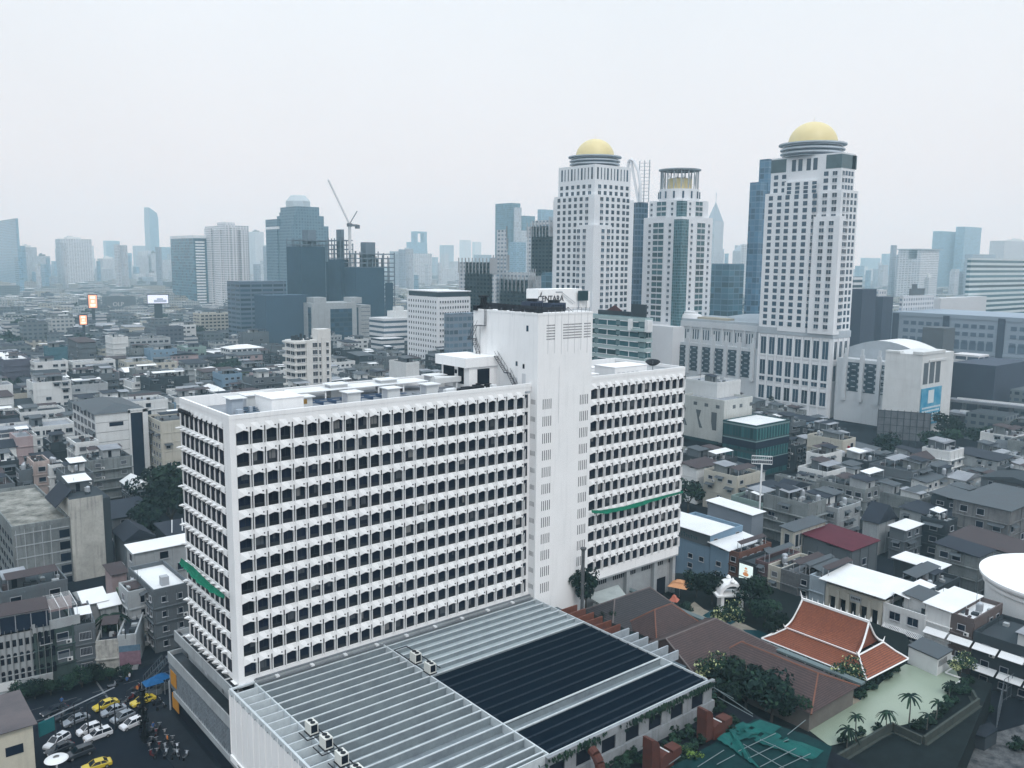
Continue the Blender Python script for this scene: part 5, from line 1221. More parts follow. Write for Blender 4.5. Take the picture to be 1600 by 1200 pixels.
for i in range(3):
    x = .3+(W1-1.6)*(i+.5)/3+.5
    for z0, hh in ((17.6, 8.0), (28.0, 9.3)): rec.append((x, -.02, z0, 0, 2.4, hh))
many(t1, 'tall_window', rec, UPG, GLASSB)
b = MB()
b.box(1.5, 1.5, 117, 14.5, 9.5, 123.3); b.box(1.5, L1-10, 117, 5, L1-1.5, 123.3); b.box(W1-4.5, 1.5, 117, W1-1.5, 5, 123.3); part('glass_corner', b, mat('grey_teal_glass', (.06, .105, .12), .25, var=.3, scale=.4, spec=.4), t1)
b = MB()
for y in (14, 17.5, 22, 25.5): b.box(1.52, y, 117, 1.6, y+2.2, 122.5)
part('crown_window', b, GLASSB, t1, stuff=True)
dcy = SPAN((P.x+12.5, P.y, 128), 0, 1, 1269.5); dome(t1, 12.5, dcy, H1, 11.6, 15.4, 6.4)
# ---- glass tower behind it
fg = facade('glass_grid_blue', (.10, .19, .28), (.05, .12, .19), 3.0, 3.4, .9, .82, .3); 
far_tower('slim blue glass tower directly behind the right domed tower', 1202, 248, 545, 1187, 1215, fg, Lx=20, cap='none'); far_tower('lower blue glass tower stepping down left of the right domed tower', 1189, 284, 540, 1172, 1200, fg, Lx=18, cap='none')
# ---- T2 left domed tower
P, lx, ly, h = TOW(930, 256, 460, 873, 986); t2 = thing('domed_tower', 'white tower with golden dome behind the CENTARA sign', 'skyscraper', (P.x, P.y, 0)); claim(P, lx, ly, 0, 3)
b = MB(); b.box(0, 0, 0, lx, ly, h); b.box(-1.8, -1.8, 0, lx-6, ly+1.2, h-15.5); b.box(-3.2, -3.2, 0, 10, 10, h-31); b.box(lx-6, -.8, 0, lx+2.2, ly, h-17); b.box(-.8, ly-5, 0, lx-2, ly+3, h-17)
part('wall', b, [TWH], t2)
recs = []
for i in range(6):
    for k in range(33):
        z = 6+k*3.28
        if z > h-9: continue
        s = 1.5+(ly-2.0)*(i+.5)/6; o = 0 if z > h-16.5 else 1.82
        if i < 2 and z < h-32: o = 3.22
        if i == 5 and z < h-18: o = 1.82
        recs.append((-.02-o, s, z, -math.pi/2, 2.1, 2.0))
        s = 1.5+(lx-2.0)*(i+.5)/6; o = 0 if z > h-16.5 else 1.82
        if i < 2 and z < h-32: o = 3.22
        if i == 5: o = 0 if z > h-18 else .82
        recs.append((s, -.02-o, z, 0, 2.1, 2.0))
many(t2, 'window', recs, UPG, GLASSB)
b = MB()
for L, f in ((ly, 0), (lx, 1)):
    for i in range(10):
        s = 1.2+(L-2.4)*(i+.5)/10; w = .5 if i % 3 else .9
        if f == 0: b.box(-.05, s-w, h-7.5, .02, s+w*.3, h-1.5)
        else: b.box(s-w, -.05, h-7.5, s+w*.3, .02, h-1.5)
part('crown_window', b, GLASSB, t2, stuff=True)
dome(t2, lx*.5, ly*.5, h, 10.3, 13.9, 5.6)
# ---- T3 cylinder-crowned tower between them
P, lx, ly, h = TOW(1066, 338, 490, 1006, 1114); t3 = thing('crowned_tower', 'white hotel tower with teal glass strip and open circular crown', 'skyscraper', (P.x, P.y, 0)); claim(P, lx, ly, 0, 3)
b = MB(); b.box(0, 0, 0, lx, ly, h); b.box(2, 2, h, lx-2, ly-2, h+9.3); b.lathe([(min(lx, ly)*.42, h+9.3), (min(lx, ly)*.42, h+15.6)], 28, lx*.5, ly*.5); b.box(-8, -3, 0, lx, ly+6, 38)
part('wall', b, TWH, t3)
b = MB(); c = 5.2
b.box(-.5, -.5, 38, c, c, h-1.5); b.box(1.4, 1.4, h-2, 5.5, 5.5, h+8.5)
part('glass_corner', b, facade('teal_glass_grid', (.16, .26, .29), (.025, .085, .105), 1.3, 1.65, .86, .84, .3), t3)
recs = []; small = []
for k in range(18):
    z = h-5.5-k*3.3
    if z < 38: break
    recs.append((-.05, ly*.60, z, -math.pi/2, ly*.27, 2.6)); recs.append((lx*.62, -.05, z, 0, lx*.25, 2.6))
    for s in (.30, .83): small.append((-.03, ly*s, z+.3, -math.pi/2, 1.6, 1.7))
    for s in (.32, .88): small.append((lx*s, -.03, z+.3, 0, 1.6, 1.7))
for k in range(3):
    z = h+.8+k*2.9; recs.append((1.95, ly*.6, z, -math.pi/2, ly*.24, 2.2)); recs.append((lx*.62, 1.95, z, 0, lx*.22, 2.2)); small.append((1.95, ly*.32, z, -math.pi/2, 1.4, 1.5)); small.append((lx*.33, 1.95, z, 0, 1.4, 1.5)); small.append((1.95, ly*.86, z, -math.pi/2, 1.4, 1.5))
many(t3, 'ribbon_window', recs, UPT, GLASST); many(t3, 'window', small, UPG, GLASSB)
b = MB(); R3 = min(lx, ly)*.42
for k in range(14):
    a = k*6.283/14; b.box(lx*.5+R3*math.cos(a)-.4, ly*.5+R3*math.sin(a)-.4, h+10.5, lx*.5+R3*math.cos(a)+.4, ly*.5+R3*math.sin(a)+.4, h+14.3)
part('crown_window', b, GLASSB, t3, stuff=True)
b = MB(); b.lathe([(R3*.62, h+15.6), (R3*.62, h+21.5), (R3*.3, h+22.3)], 24, lx*.5, ly*.5); part('gold_drum', b, GOLD, t3)
b = MB(); Rc = R3*.93
for k in range(16):
    a = k*6.283/16; a2 = (k+.5)*6.283/16; p = (lx*.5+Rc*math.cos(a), ly*.5+Rc*math.sin(a)); q = (lx*.5+Rc*math.cos(a2), ly*.5+Rc*math.sin(a2)); b.tube((*p, h+15.6), (*p, h+26), .32, 5); b.tube((*p, h+15.6), (*q, h+26), .14, 4); b.tube((*q, h+15.6), (*p, h+26), .14, 4)
b.lathe([(Rc*.96, h+25.8), (Rc*1.12, h+26.1), (Rc*1.14, h+26.7), (Rc*.96, h+26.8)], 36, lx*.5, ly*.5)
for k in range(8): a = k*3.1416/8; b.tube((lx*.5+Rc*math.cos(a), ly*.5+Rc*math.sin(a), h+26.4), (lx*.5-Rc*math.cos(a), ly*.5-Rc*math.sin(a), h+26.4), .12, 4)
part('crown_frame', b, TGREY, t3)
# ---- dark glass tower with looping fin behind T2
t, lx, ly, h = far_tower('dark glass tower with tall looping white fin between the two white towers', 998, 316, 540, 985, 1013, facade('dark_glass_grid', (.10, .16, .22), (.03, .07, .11), 2.6, 3.3, .85, .75), cap='none')
b = MB(); q = [(0, h), (1, h+11), (3, h+19), (6.5, h+24.6), (9.5, h+26), (11.2, h+24.5), (11.8, h+19), (12, h+8), (12, h)]
for i in range(8): b.tube((lx*.1, q[i][0]-1, q[i][1]), (lx*.1, q[i+1][0]-1, q[i+1][1]), 1.0, 6)
b.tube((lx*.1, 1, h), (lx*.1, 8, h+25), .9, 6)
part('loop_fin', b, TWH, t); b = MB()
for k in range(12): b.tube((lx*.1, 0, h+k*2.1), (lx*.5, -4-.1*k, h+k*2.1), .16, 4); 
for y in (-4, 0, 4): b.tube((lx*.5, y, h), (lx*.5, y, h+25), .3, 4)
part('truss', b, TGREY, t)
# ---- mall base along the towers
mw = thing('shopping_mall', 'long pale mall with dark balcony bays at the foot of the right domed tower', 'shopping mall', (331.8, 50, 0)); claim((331.8, 50, 0), 60, 165, 0, 1)
MALLW = mat('mall_wall', (.50, .53, .56), .8, var=.2, scale=.07, streak=.3, dirt=(.28, .31, .34))
b = MB(); b.box(.6, 98.6, 0, 40, 176, 29.6); b.box(4, 98.6, 29.6, 40, 160, 40.3); b.box(3.4, 98.6, 38.2, 4, 160, 41.2); 
for i in range(9):
    y = 101.0+i*8.4; b.box(-.7, y-1.0, 13, .6, y+1.0, 32.5); b.box(-.4, y-.6, 32.5, .3, y+.6, 35.3)
for i in range(9): y = 102+i*7; b.box(3.2, y-.5, 29.6, 4, y+.5, 38.2)
part('wall', b, MALLW, mw); b = MB(); b.box(.6, 30, 0, 8, 54.5, 29.5)
for i in range(3): y = 33.5+i*8.2; b.box(-.7, y-.9, 10, .61, y+.9, 31.8); b.box(-.4, y-.5, 31.8, .3, y+.5, 34.5)
part('wall', b, MALLW, mw)
BAL = mat('dark_balcony_glass', (.02, .05, .075), .35, var=.4, scale=.4, spec=.5)
k = 0
for y0 in [102.1+i*8.4 for i in range(8)]+[34.5+i*8.2 for i in range(2)]+[30.5]:
    w = 6.2 if y0 != 30.5 else 2.0; b = MB(); b.box(.5, y0, 14.5, .62, y0+w, 28)
    for j in range(5): z = 15+j*2.6; b.box(-.1, y0, z, .5, y0+.9, z+1.0, m=1); b.box(-.1, y0+w-.9, z, .5, y0+w, z+1.0, m=1); b.box(.2, y0+.9, z+.9, .5, y0+w-.9, z+1.15, m=0); b.box(.15, y0+w*.35, z+1.6, .5, y0+w*.65, z+1.9, m=1)
    part('balcony_bay', b, [BAL, TGREY], mw)
b = MB()
for i in range(9):
    for j in range(3): y = 104.2+i*7+j*1.6; b.box(3.95, y, 31.5, 4.02, y+.7, 36.8)
part('slit_window', b, GLASSB, mw, stuff=True)
b = MB(); b.prism([(4, 99), (39, 99), (39, 158), (4, 158)], 40.3, 42.5); b.lathe([(13, 42.5), (11, 44), (6, 45.6), (1, 46.2)], 28, 24, 112, sy=1.9); part('curved_roof', b, TGREY, mw)
b = MB(); b.lathe([(5, 42.4), (4.2, 44.5), (3, 45), (3, 46), (.5, 46.5)], 18, 9, 150, sy=1.8); b.box(6, 122, 42.5, 12, 142, 43.6, m=1); part('roof_garden', b, [TWH, mat('tan_roof', (.36, .33, .27))], mw)
ar = thing('arched_hall', 'big grey hall with shallow arched pale roof right of the domed tower', 'hall', (340, 70, 0)); claim((340, 60, 0), 30, 50, 0)
b = MB(); n = 10; Yw = 33.0; prev = None
for i in range(n+1):
    f = i/n; y = Yw*f; z = 33.5+4.8*math.sin(math.pi*min(1, f*.9+.05))
    if prev: b.prism([(0, prev[0]), (20, prev[0]), (20, y), (0, y)], 0, 0, ztop=[prev[1], prev[1], z, z], top=1)
    prev = (y, z)
part('shell', b, [TGREY, METALW], ar)
# white annexe block with blue mural
P, lx, ly = CORN(1442, 555, 36, 1384, 1491); wa = thing('annexe_block', 'blank white block with blue hoarding near the right edge', 'building', (P.x, P.y, 0)); claim(P, lx, ly, 0)
b = MB(); b.box(0, 0, 0, lx, ly, 36); b.box(lx*.2, -.4, 32.8, lx*.75, 0, 33.6); b.box(-.3, -.3, 36, lx*.7, 4, 37.2); b.box(-.2, ly*.6, 36, 3, ly, 36.8)
for k in range(14): b.box(-.05, -.05, 2.4*k+1, lx+.04, ly, 2.4*k+1.06)
part('wall', b, WHITE2, wa)
for k in range(3): b = MB(); x = lx*(.06+.19*k); b.box(x, -.1, 23.5, x+lx*.14, .02, 32.5); part('tall_window', b, mat('louvred_window', (.10, .12, .14), .6), wa)
hb = thing('wall_hoarding', 'blue and white advertising hoarding on the blank white block', 'billboard', (P.x, P.y-.35, 6)); b = MB()
b.prism([(lx*.02, -.2), (lx*.64, -.2), (lx*.64, .2), (lx*.02, .2)], 0, 15.8); part('panel', b, mat('sky_blue_print', (.02, .22, .38), .5, var=.5, scale=.2, dirt=(.25, .48, .58)), hb)
b = MB(); rr = random.Random(2)
for j in range(5):
    x = lx*.06
    while x < lx*.58: w = rr.uniform(.5, 1.3); b.box(x, -.26, 1.0+j*1.5, x+w, -.2, 1.75+j*1.5); x += w+.35
b.prism([(lx*.22, -.25), (lx*.40, -.25), (lx*.34, -.2), (lx*.24, -.2)], 9.2, 14.8); part('lettering', b, mat('pale_print', (.55, .62, .66)), hb)
# grey hoarding in front, seen from behind
Pb = G(1369, 690, 2); Qb = G(1451, 697, 2); gb = thing('hoarding_back', 'large grey weathered hoarding seen from behind in front of the white block', 'billboard', (Pb.x, Pb.y, 0), math.atan2(Qb.y-Pb.y, Qb.x-Pb.x)); Lb = (Qb-Pb).length; hh = HT(Pb.x, Pb.y, 640)
b = MB(); b.box(0, 0, 3.5, Lb, .3, hh); part('sheet', b, mat('grey_sheet', (.14, .155, .175), .8, var=.6, scale=.25, fine=.5, dirt=(.06, .07, .085)), gb); b = MB()
for k in range(9): b.box(Lb*k/8-.1, -.2, 0, Lb*k/8+.1, 0, hh+.5)
for k in range(5): b.box(0, -.15, 3.5+k*(hh-3.7)/4, Lb, -.01, 3.6+k*(hh-3.7)/4)
part('frame', b, DGREY, gb); claim((min(Pb.x, Qb.x), min(Pb.y, Qb.y), 0), abs(Pb.x-Qb.x), abs(Pb.y-Qb.y), 0, 1)
# ---- glass banded offices right of the lift tower
P, lx, ly, h = TOW(1008, 497, 285, 900, 1019); ob = thing('office_block', 'teal glass office block with small dull red gable on its roof behind the right wing', 'office', (P.x, P.y, 0)); claim(P, lx, ly, 0)
ly = 34.0
b = MB(); b.box(0, 0, 0, lx, ly, h); nf = int(h/3.3)
for k in range(nf): z = h-3.3*k; b.box(-.25, -.25, z-1.3, lx+.25, ly+.2, z-.1, m=1)
b.box(-1.0, -1.2, h-4.5, lx*.8, 6, h-3.9, m=1)
part('wall', b, [facade('teal_office', (.12, .2, .22), (.035, .085, .10), 2.2, 3.3, .8, .6), mat('pale_band', (.33, .42, .43))], ob)
recs = []
for k in range(nf): z = h-3.3*k-3.2; recs += [(-.05, ly*(.08+.3*i)+4, z, -math.pi/2, ly*.24, 1.8) for i in range(3)]+[(lx*.5, -.05, z, 0, lx*.6, 1.8)]
many(ob, 'ribbon_window', recs, UPT, GLASST)
b = MB()
for s in (-1.0, 6.4): b.box(-1.2, s-1.3, h-4.4, 1.2, s, h-.6)
part('white_bracket', b, METALW, ob)
b = MB(); b.box(3, 9, h, lx-1, 24, h+1.5, m=1); b.prism([(3, 13), (lx*.8, 13), (lx*.8, 16.5), (3, 16.5)], h+1.5, 0, ztop=[h+1.6, h+1.6, h+3.4, h+3.4]); b.prism([(3, 16.5), (lx*.8, 16.5), (lx*.8, 20), (3, 20)], h+1.5, 0, ztop=[h+3.4, h+3.4, h+1.6, h+1.6]); b.box(2, 1.5, h, lx-1, 8, h+4.2, m=1); part('red_gable_roof', b, [mat('dull_red_roof', (.10, .045, .048), .85, var=.4, scale=.4), DGREY], ob)
# ---- mid ground white grid office
P, lx, ly, h = TOW(684, 455, 520, 636, 735); t = thing('grid_office', 'white twelve-storey office with small square windows and dark top', 'office', (P.x, P.y, 0)); claim(P, lx, ly, 0, 2)
b = MB(); b.box(0, 0, 0, lx, ly, h-3.6); b.box(.8, .8, h-3.6, lx-.8, ly-.8, h-.6, m=1); b.box(-.3, -.3, h-.6, lx+.3, ly+.3, h); part('wall', b, [TWH, GLASSB], t)
recs = []; nf = int((h-5)/3.4)
for k in range(nf):
    z = h-7.2-k*3.4
    for i in range(12): recs.append((-.03, 1+(ly-2)*(i+.5)/12, z, -math.pi/2, .9, 1.5)); recs.append((1+(lx-2)*(i+.5)/12, -.03, z, 0, .9, 1.5))
many(t, 'window', recs, UPD, GLASS)
far_tower('grey glass block at the right foot of the white grid office', 702, 490, 470, 694, 745, facade('grey_glass', (.17, .21, .26), (.08, .13, .18), 3.0, 3.6, .85, .6), cap='none')
# ---- white apartment tower behind the slab
P, lx, ly, h = TOW(462, 533, 375, 445, 516); t = thing('apartment_tower', 'cream white eleven-storey apartment tower right behind the hotel roof', 'apartment tower', (P.x, P.y, 0)); claim(P, lx, ly, 0)
b = MB(); b.box(0, 0, 0, lx, ly, h); b.box(lx*.62, -.4, 0, lx, ly*.5, h+4.5); b.box(lx*.28, -.7, 0, lx*.46, 0, h); b.box(lx*.72, -.8, 0, lx*.82, -.4, h+1)
nf = 12
for k in range(nf): z = h-3.1*k; b.box(-1.2, -.9, z-1.2, lx*.27, ly+.2, z-.4)
part('wall', b, mat('warm_white_wall', (.60, .60, .59), .85, var=.25, scale=.2, streak=.25, dirt=(.3, .3, .3)), t); recs = []
for k in range(nf):
    z = h-3.0-3.1*k
    for f in (.08, .2): recs.append((lx*f, -.02, z, 0, lx*.10, 1.7))
    for f in (.51, .58): recs.append((lx*f, -.02, z, 0, lx*.06, 2.0))
    recs.append((lx*.9, -.42, z, 0, lx*.07, 1.9)); recs.append((lx*.68, -.42, z, 0, lx*.05, 1.9))
    for f in (.3, .7): recs.append((-.02, ly*f, z, -math.pi/2, ly*.3, 1.7))
many(t, 'window', recs, UPD, GLASS)
b = MB(); rr = random.Random(9)
for k in range(14): x, y = rr.uniform(0, lx*.6), rr.uniform(0, ly); b.box(x, y, h, x+rr.uniform(.5, 2.5), y+rr.uniform(.5, 2), h+rr.uniform(.5, 2.4))
part('roof_clutter', b, DGREY, t, stuff=True)
# ---- beige office with dark glass front
P, lx, ly, h = TOW(487, 474, 640, 479, 583); t = thing('glass_fronted_office', 'beige office with tall dark glass front behind the apartment tower', 'office', (P.x, P.y, 0)); claim(P, lx, ly, 0, 2); ly = 22
b = MB(); b.box(0, 0, 0, lx*.72, ly, h); b.box(lx*.72, 4, 0, lx, ly, h-2.5); b.box(lx*.05, 2, h, lx*.25, ly*.6, h+4); b.box(lx*.65, 2, h-1, lx*.83, ly*.6, h+3.5)
part('wall', b, OFFW, t); b = MB(); b.box(lx*.29, -.3, 0, lx*.64, 0, h-4.5); b.box(lx*.74, 3.8, 0, lx*.79, 4, h-4); b.box(-.1, 1.5, 0, 0, 6, h-3); part('glass_front', b, facade('dark_curtain', (.02, .05, .08), (.015, .045, .075), 3.6, 3.4, .92, .7), t)
b = MB()
for k in range(12): b.box(lx*.84, 3.8, 2+k*3.2, lx*.99, 4, 2.3+k*3.2)
part('floor_joint', b, DGREY, t)
far_tower('low white office with dark ribbon windows right of the beige office', 600, 498, 600, 583, 640, facade('ribbon_white', (.55, .56, .58), (.04, .07, .10), 40, 3.6, 1.0, .45), Lx=44, Ly=20, cap='w')
far_tower('cream ribbon-windowed block below the low white office', 596, 530, 585, 582, 612, facade('ribbon_white', (.5, .5, .5), (.04, .07, .1), 40, 3.6, 1, .5), Lx=18, Ly=14, cap='none')
# ---- dark office left of the construction site and netted blocks
far_tower('dark blue grey office with horizontal window bands', 374, 440, 700, 369, 447, facade('dark_bands', (.09, .13, .18), (.02, .05, .08), 9, 3.6, .9, .5), cap='none', Ly=25)
far_tower('lower dark slab joined to the banded blue grey office', 415, 462, 640, 410, 482, mat('navy_sheet', (.045, .08, .12), .8, var=.2, scale=.03), cap='none', Ly=20)
NET = mat('dark_site_netting', (.035, .07, .105), .9, var=.35, scale=.05, fine=.1); SITE = mat('site_concrete', (.13, .165, .20), .9, var=.3)
def site(u, v, dist, uL, uR, lbl, vnet, bays=7, Ly=22, gaps=True, seed=0):
    P, lx, ly, h = TOW(u, v, dist, uL, uR); t = thing('construction_frame', lbl, 'building site', (P.x, P.y, 0)); claim(P, lx, Ly, 0); ly = Ly; b = MB(); nf = int(h/3.5); r = random.Random(seed)
    hn = (CAM+(AT(u, vnet, dist)-CAM)).z
    for k in range(nf+1): z = k*3.5; b.box(0, 0, z, lx, ly, z+.8)
    for i in range(bays+1):
        for j in range(3): b.box(lx*i/bays-.3, ly*j/2-.3, 0, lx*i/bays+.3, ly*j/2+.3, h-(r.random()*6 if i > 1 else 0))
    b.box(lx*.35, ly*.3, 0, lx*.6, ly*.7, h+7)
    part('concrete_frame', b, SITE, t); b = MB(); b.box(-.5, -.5, 0, lx*.72, -.3, hn); b.box(-.5, -.3, 0, -.3, ly, hn); b.box(lx*.74, -.5, 0, lx*.95, -.3, hn-12)
    part('netting', b, NET, t); return t, lx, ly, h
site(470, 372, 720, 420, 521, 'netted tower shell under construction in front of the domed glass tower', 385, 6, 26, seed=1)
site(532, 372, 705, 521, 551, 'narrow half-netted concrete tower shell beside the crane', 405, 4, 20, seed=2)
t, lx, ly, h = site(556, 392, 690, 545, 616, 'open concrete frame building with see-through upper floors', 418, 7, 20, seed=3)
# tower crane
P = AT(547, 400, 700); cr = thing('tower_crane', 'luffing tower crane with long raised jib over the construction site', 'crane', (P.x, P.y, 0)); zc = AT(547, 352, 700).z; b = MB(); b.box(-.9, -.9, 0, .9, .9, zc); part('mast', b, mat('crane_white', (.55, .56, .58)), cr)
J = AT(513, 283, 700); jl = Vector((J.x-P.x, J.y-P.y, J.z-zc)); b = MB(); b.tube((0, 0, zc+1), (0, 0, zc+1)+jl if False else tuple(Vector((0, 0, zc+1))+jl), .75, 4); part('jib', b, MATS['crane_white'], cr)
d = -Vector((jl.x, jl.y, 0)).normalized(); b = MB(); b.box(-1.6, -1.6, zc-1, 1.6, 1.6, zc+1.5); b.tube((0, 0, zc), tuple(Vector((0, 0, zc))+d*6), 1.1, 4); b.tube((0, 0, zc+1), tuple(Vector((0, 0, zc+11))+d*6), .4, 4); b.box(d.x*6-1.4, d.y*6-1.4, zc-2.5, d.x*6+1.4, d.y*6+1.4, zc+.5); part('counter_jib', b, mat('crane_dark', (.12, .13, .15)), cr)
# ---- big stepped tower with faceted cap
P, lx, ly, h = TOW(456, 345, 1150, 421, 513); t = thing('stepped_tower', 'large blue grey stepped tower with faceted pale dome on top', 'skyscraper', (P.x, P.y, 0)); claim(P, lx, ly, 0)
zt = lambda v: AT(470, v, 1150).z
sm = facade('stepped_stone', (.10, .17, .225), (.04, .09, .13), 4.0, 3.8, .5, .55); cx, cy = lx*.52, ly*.45
def blk(b, x0, x1, y0, y1, z1): b.box(x0, y0, 0, x1, y1, z1)
b = MB(); blk(b, 0, lx, 0, ly*.8, zt(352)); blk(b, lx*.06, lx*.88, 0.5, ly*.75, zt(336)); blk(b, lx*.14, lx*.76, 1, ly*.72, zt(322)); blk(b, -2, 12, ly*.6, ly+8, zt(341)); blk(b, lx*.1, lx*.4, -1, ly*.7, zt(330)); part('wall', b, sm, t)
R = 16.5; b = MB(); b.lathe([(R, zt(322)), (R, zt(312)), (R*.98, zt(311.5)), (R*.62, zt(303)), (R*.6, zt(302.6))], 8, cx-3, cy); part('faceted_dome', b, mat('pale_glass_cap', (.40, .46, .50), .3), t)
b = MB(); b.box(-2.2, ly*.55, zt(357), 12.2, ly+8.2, zt(353)); part('white_band', b, TWH, t)
# ---- other skyline towers: (label, u corner, vtop, dist, uL, uR, material)
F = facade
fm = {
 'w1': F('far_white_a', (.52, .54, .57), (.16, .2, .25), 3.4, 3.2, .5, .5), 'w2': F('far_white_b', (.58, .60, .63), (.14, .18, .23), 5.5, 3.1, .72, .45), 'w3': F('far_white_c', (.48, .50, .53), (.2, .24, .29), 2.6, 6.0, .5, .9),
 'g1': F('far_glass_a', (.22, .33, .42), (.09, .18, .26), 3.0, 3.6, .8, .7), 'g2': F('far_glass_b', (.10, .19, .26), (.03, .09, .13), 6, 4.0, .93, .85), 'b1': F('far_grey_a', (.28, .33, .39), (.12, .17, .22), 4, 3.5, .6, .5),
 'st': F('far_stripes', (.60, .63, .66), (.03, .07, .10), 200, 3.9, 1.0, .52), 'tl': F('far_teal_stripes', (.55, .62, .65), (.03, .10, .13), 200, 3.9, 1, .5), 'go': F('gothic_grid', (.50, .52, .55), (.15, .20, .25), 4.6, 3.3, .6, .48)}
SK = [
 ('blue glass tower cut by the left edge of the photo', 24, 341, 1250, -60, 28, 'g1', 'none'), ('white stepped residential tower right of the left edge glass tower', 32, 386, 1450, 28, 57, 'w3', 'w'), ('pale residential slab second from the left edge', 58, 400, 1500, 54, 78, 'w3', 0),
 ('lower white slab in front of the pale residential slab', 66, 420, 1430, 62, 77, 'w1', 'none'), ('pale striped twin-bay tower with grey flank', 94, 373, 1300, 86, 143, 'w2', 'w'), ('faint low block left of the striped twin-bay tower', 84, 408, 1700, 80, 90, 'g1', 'none'),
 ('white tower with rounded roof pavilions', 160, 404, 1500, 152, 186, 'w1', 'w'), ('white slab with vertical ribs before the rounded roof tower', 155, 420, 1450, 148, 176, 'w3', 'none'), ('faint blue tower behind the rounded roof tower', 165, 376, 2300, 161, 187, 'g1', 'none'), ('faint blue sloped block right of the faint blue tower', 182, 395, 2200, 178, 206, 'g1', 'none'),
 ('pale slab behind the slim slanted tower', 212, 384, 2300, 207, 232, 'b1', 'none'), ('white cluster tower under the slim slanted tower, left one', 218, 400, 1500, 212, 232, 'w3', 'none'), ('white cluster tower under the slim slanted tower, right one', 236, 396, 1500, 230, 251, 'w3', 0), ('pale blue white slab left of the dark striped tower', 253, 406, 1450, 249, 268, 'w3', 'none'),
 ('small white apartment block above the car screen', 212, 428, 1350, 206, 225, 'w2', 'none'), ('small white apartment block with stepped roof above the car screen', 233, 426, 1340, 228, 246, 'w2', 0), ('grey slab standing between the two small white apartment blocks', 222, 433, 1300, 216, 240, 'b1', 'none'), ('low white slab right of the rounded roof tower', 193, 430, 1500, 189, 204, 'w1', 'none'),
 ('pale block behind the dark striped tower', 250, 386, 1900, 244, 268, 'g1', 'none'),
 ('pale tower right of the white balcony tower', 398, 362, 1800, 388, 412, 'w1', 0), ('narrow pale tower left of the stepped tower', 414, 383, 1900, 411, 420, 'w3', 'none'), ('low pale block right of the white balcony tower', 393, 428, 1300, 388, 424, 'w1', 'none'),
 ('white office with fine bands in the hazy middle', 648, 396, 1250, 637, 675, 'w2', 'none'), ('pale wide office right of the fine banded office', 690, 420, 1350, 685, 719, 'w2', 'none'), ('faint tower above the pale wide office', 694, 383, 2300, 687, 709, 'b1', 'none'), ('very faint twin tower right, in deep haze', 726, 375, 3200, 718, 736, 'w1', 'none'), ('very faint tower beside the very faint twin, in deep haze', 742, 378, 3200, 738, 752, 'w1', 'none'), ('faint low block between the hazy offices', 677, 425, 2000, 672, 690, 'w1', 'none'),
 ('faint block left of the hazy robot-shaped tower', 622, 440, 1800, 617, 634, 'b1', 'none'), ('small pale tower under the very faint twin', 748, 398, 1600, 740, 768, 'b1', 'none'),
 ('tall dark blue glass slab left of the domed tower', 798, 317, 1000, 774, 813, 'g2', 'none'), ('white flank tower joined to the tall dark blue slab', 806, 324, 990, 803, 815, 'w3', 'none'), ('dark glass tower right of the tall blue slab', 818, 337, 1150, 811, 836, 'g2', 'none'), ('white and blue tower below the dark glass tower', 815, 360, 1050, 811, 829, 'w1', 'none'), ('blue glass block with crenellated top', 846, 327, 1100, 840, 867, 'g1', 'none'), ('teal office with curved roof before the tall blue slab', 806, 378, 950, 796, 822, 'g1', 'none'), ('dark blue block at the foot of the left domed tower', 862, 426, 560, 846, 872, 'g2', 'none'),
 ('dark glass office with white mullions between the right towers', 1140, 412, 620, 1112, 1163, 'g2', 'none'), ('faint blue block behind the dark glass office', 1152, 392, 1500, 1145, 1168, 'g1', 'none'), 
 ('pale faint block right of the domed tower, in haze', 1352, 403, 2400, 1345, 1376, 'g1', 'none'), ('faint wide block under the pale faint block', 1370, 436, 1900, 1350, 1384, 'w1', 'none'), ('small white banded office right of the domed tower', 1335, 432, 700, 1328, 1348, 'st', 'none'), ('dark slate cinema block right of the domed tower', 1348, 452, 560, 1326, 1370, 'slate', 'none'), ('dark slate annexe right of the cinema block', 1380, 464, 600, 1366, 1396, 'slate', 'none'), ('small white block behind the slate annexe', 1374, 453, 680, 1366, 1386, 'w1', 'none'),
 ('cream stepped residential block below the framed tower', 1418, 434, 1100, 1400, 1440, 'w1', 0), ('pale grey residential block left of the cream stepped block', 1402, 448, 1050, 1393, 1418, 'w3', 'none'), ('tall pale blue tower, left of a joined pair', 1470, 361, 1500, 1458, 1496, 'g1', 'none'), ('tall pale blue tower with curved top, right of a joined pair', 1508, 354, 1520, 1494, 1534, 'g1', 'none'), ('white grid apartment tower before the joined blue pair', 1490, 424, 1150, 1484, 1507, 'w2', 'none'), ('yellowish white stepped flats by the right skyline', 1452, 434, 980, 1438, 1462, 'w1', 'w'), ('grey glass slab behind the teal striped office', 1520, 397, 1150, 1508, 1556, 'b1', 'none'), ('hazy residential tower at the right edge', 1570, 376, 1400, 1547, 1640, 'w1', 'w'),
 ('broad teal office with white sun louvres at the right edge', 1518, 403, 760, 1512, 1680, 'tl', 'none'), ('white hospital-like block left above the long grey mall', 1412, 462, 640, 1406, 1460, 'w1', 0), ('pale low hall above the long grey mall', 1470, 466, 700, 1455, 1542, 'pale', 'none')]
MATS['slate_far'] = None
slate = mat('slate_cladding', (.055, .07, .10), .7, var=.2, scale=.05); palem = mat('pale_hall', (.52, .54, .57), .7, var=.15, scale=.03)
fm['slate'] = slate; fm['pale'] = palem
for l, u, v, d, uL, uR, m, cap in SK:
    far_tower(l, u, v, d, uL, uR, fm[m], cap=cap or None if cap != 0 else None)
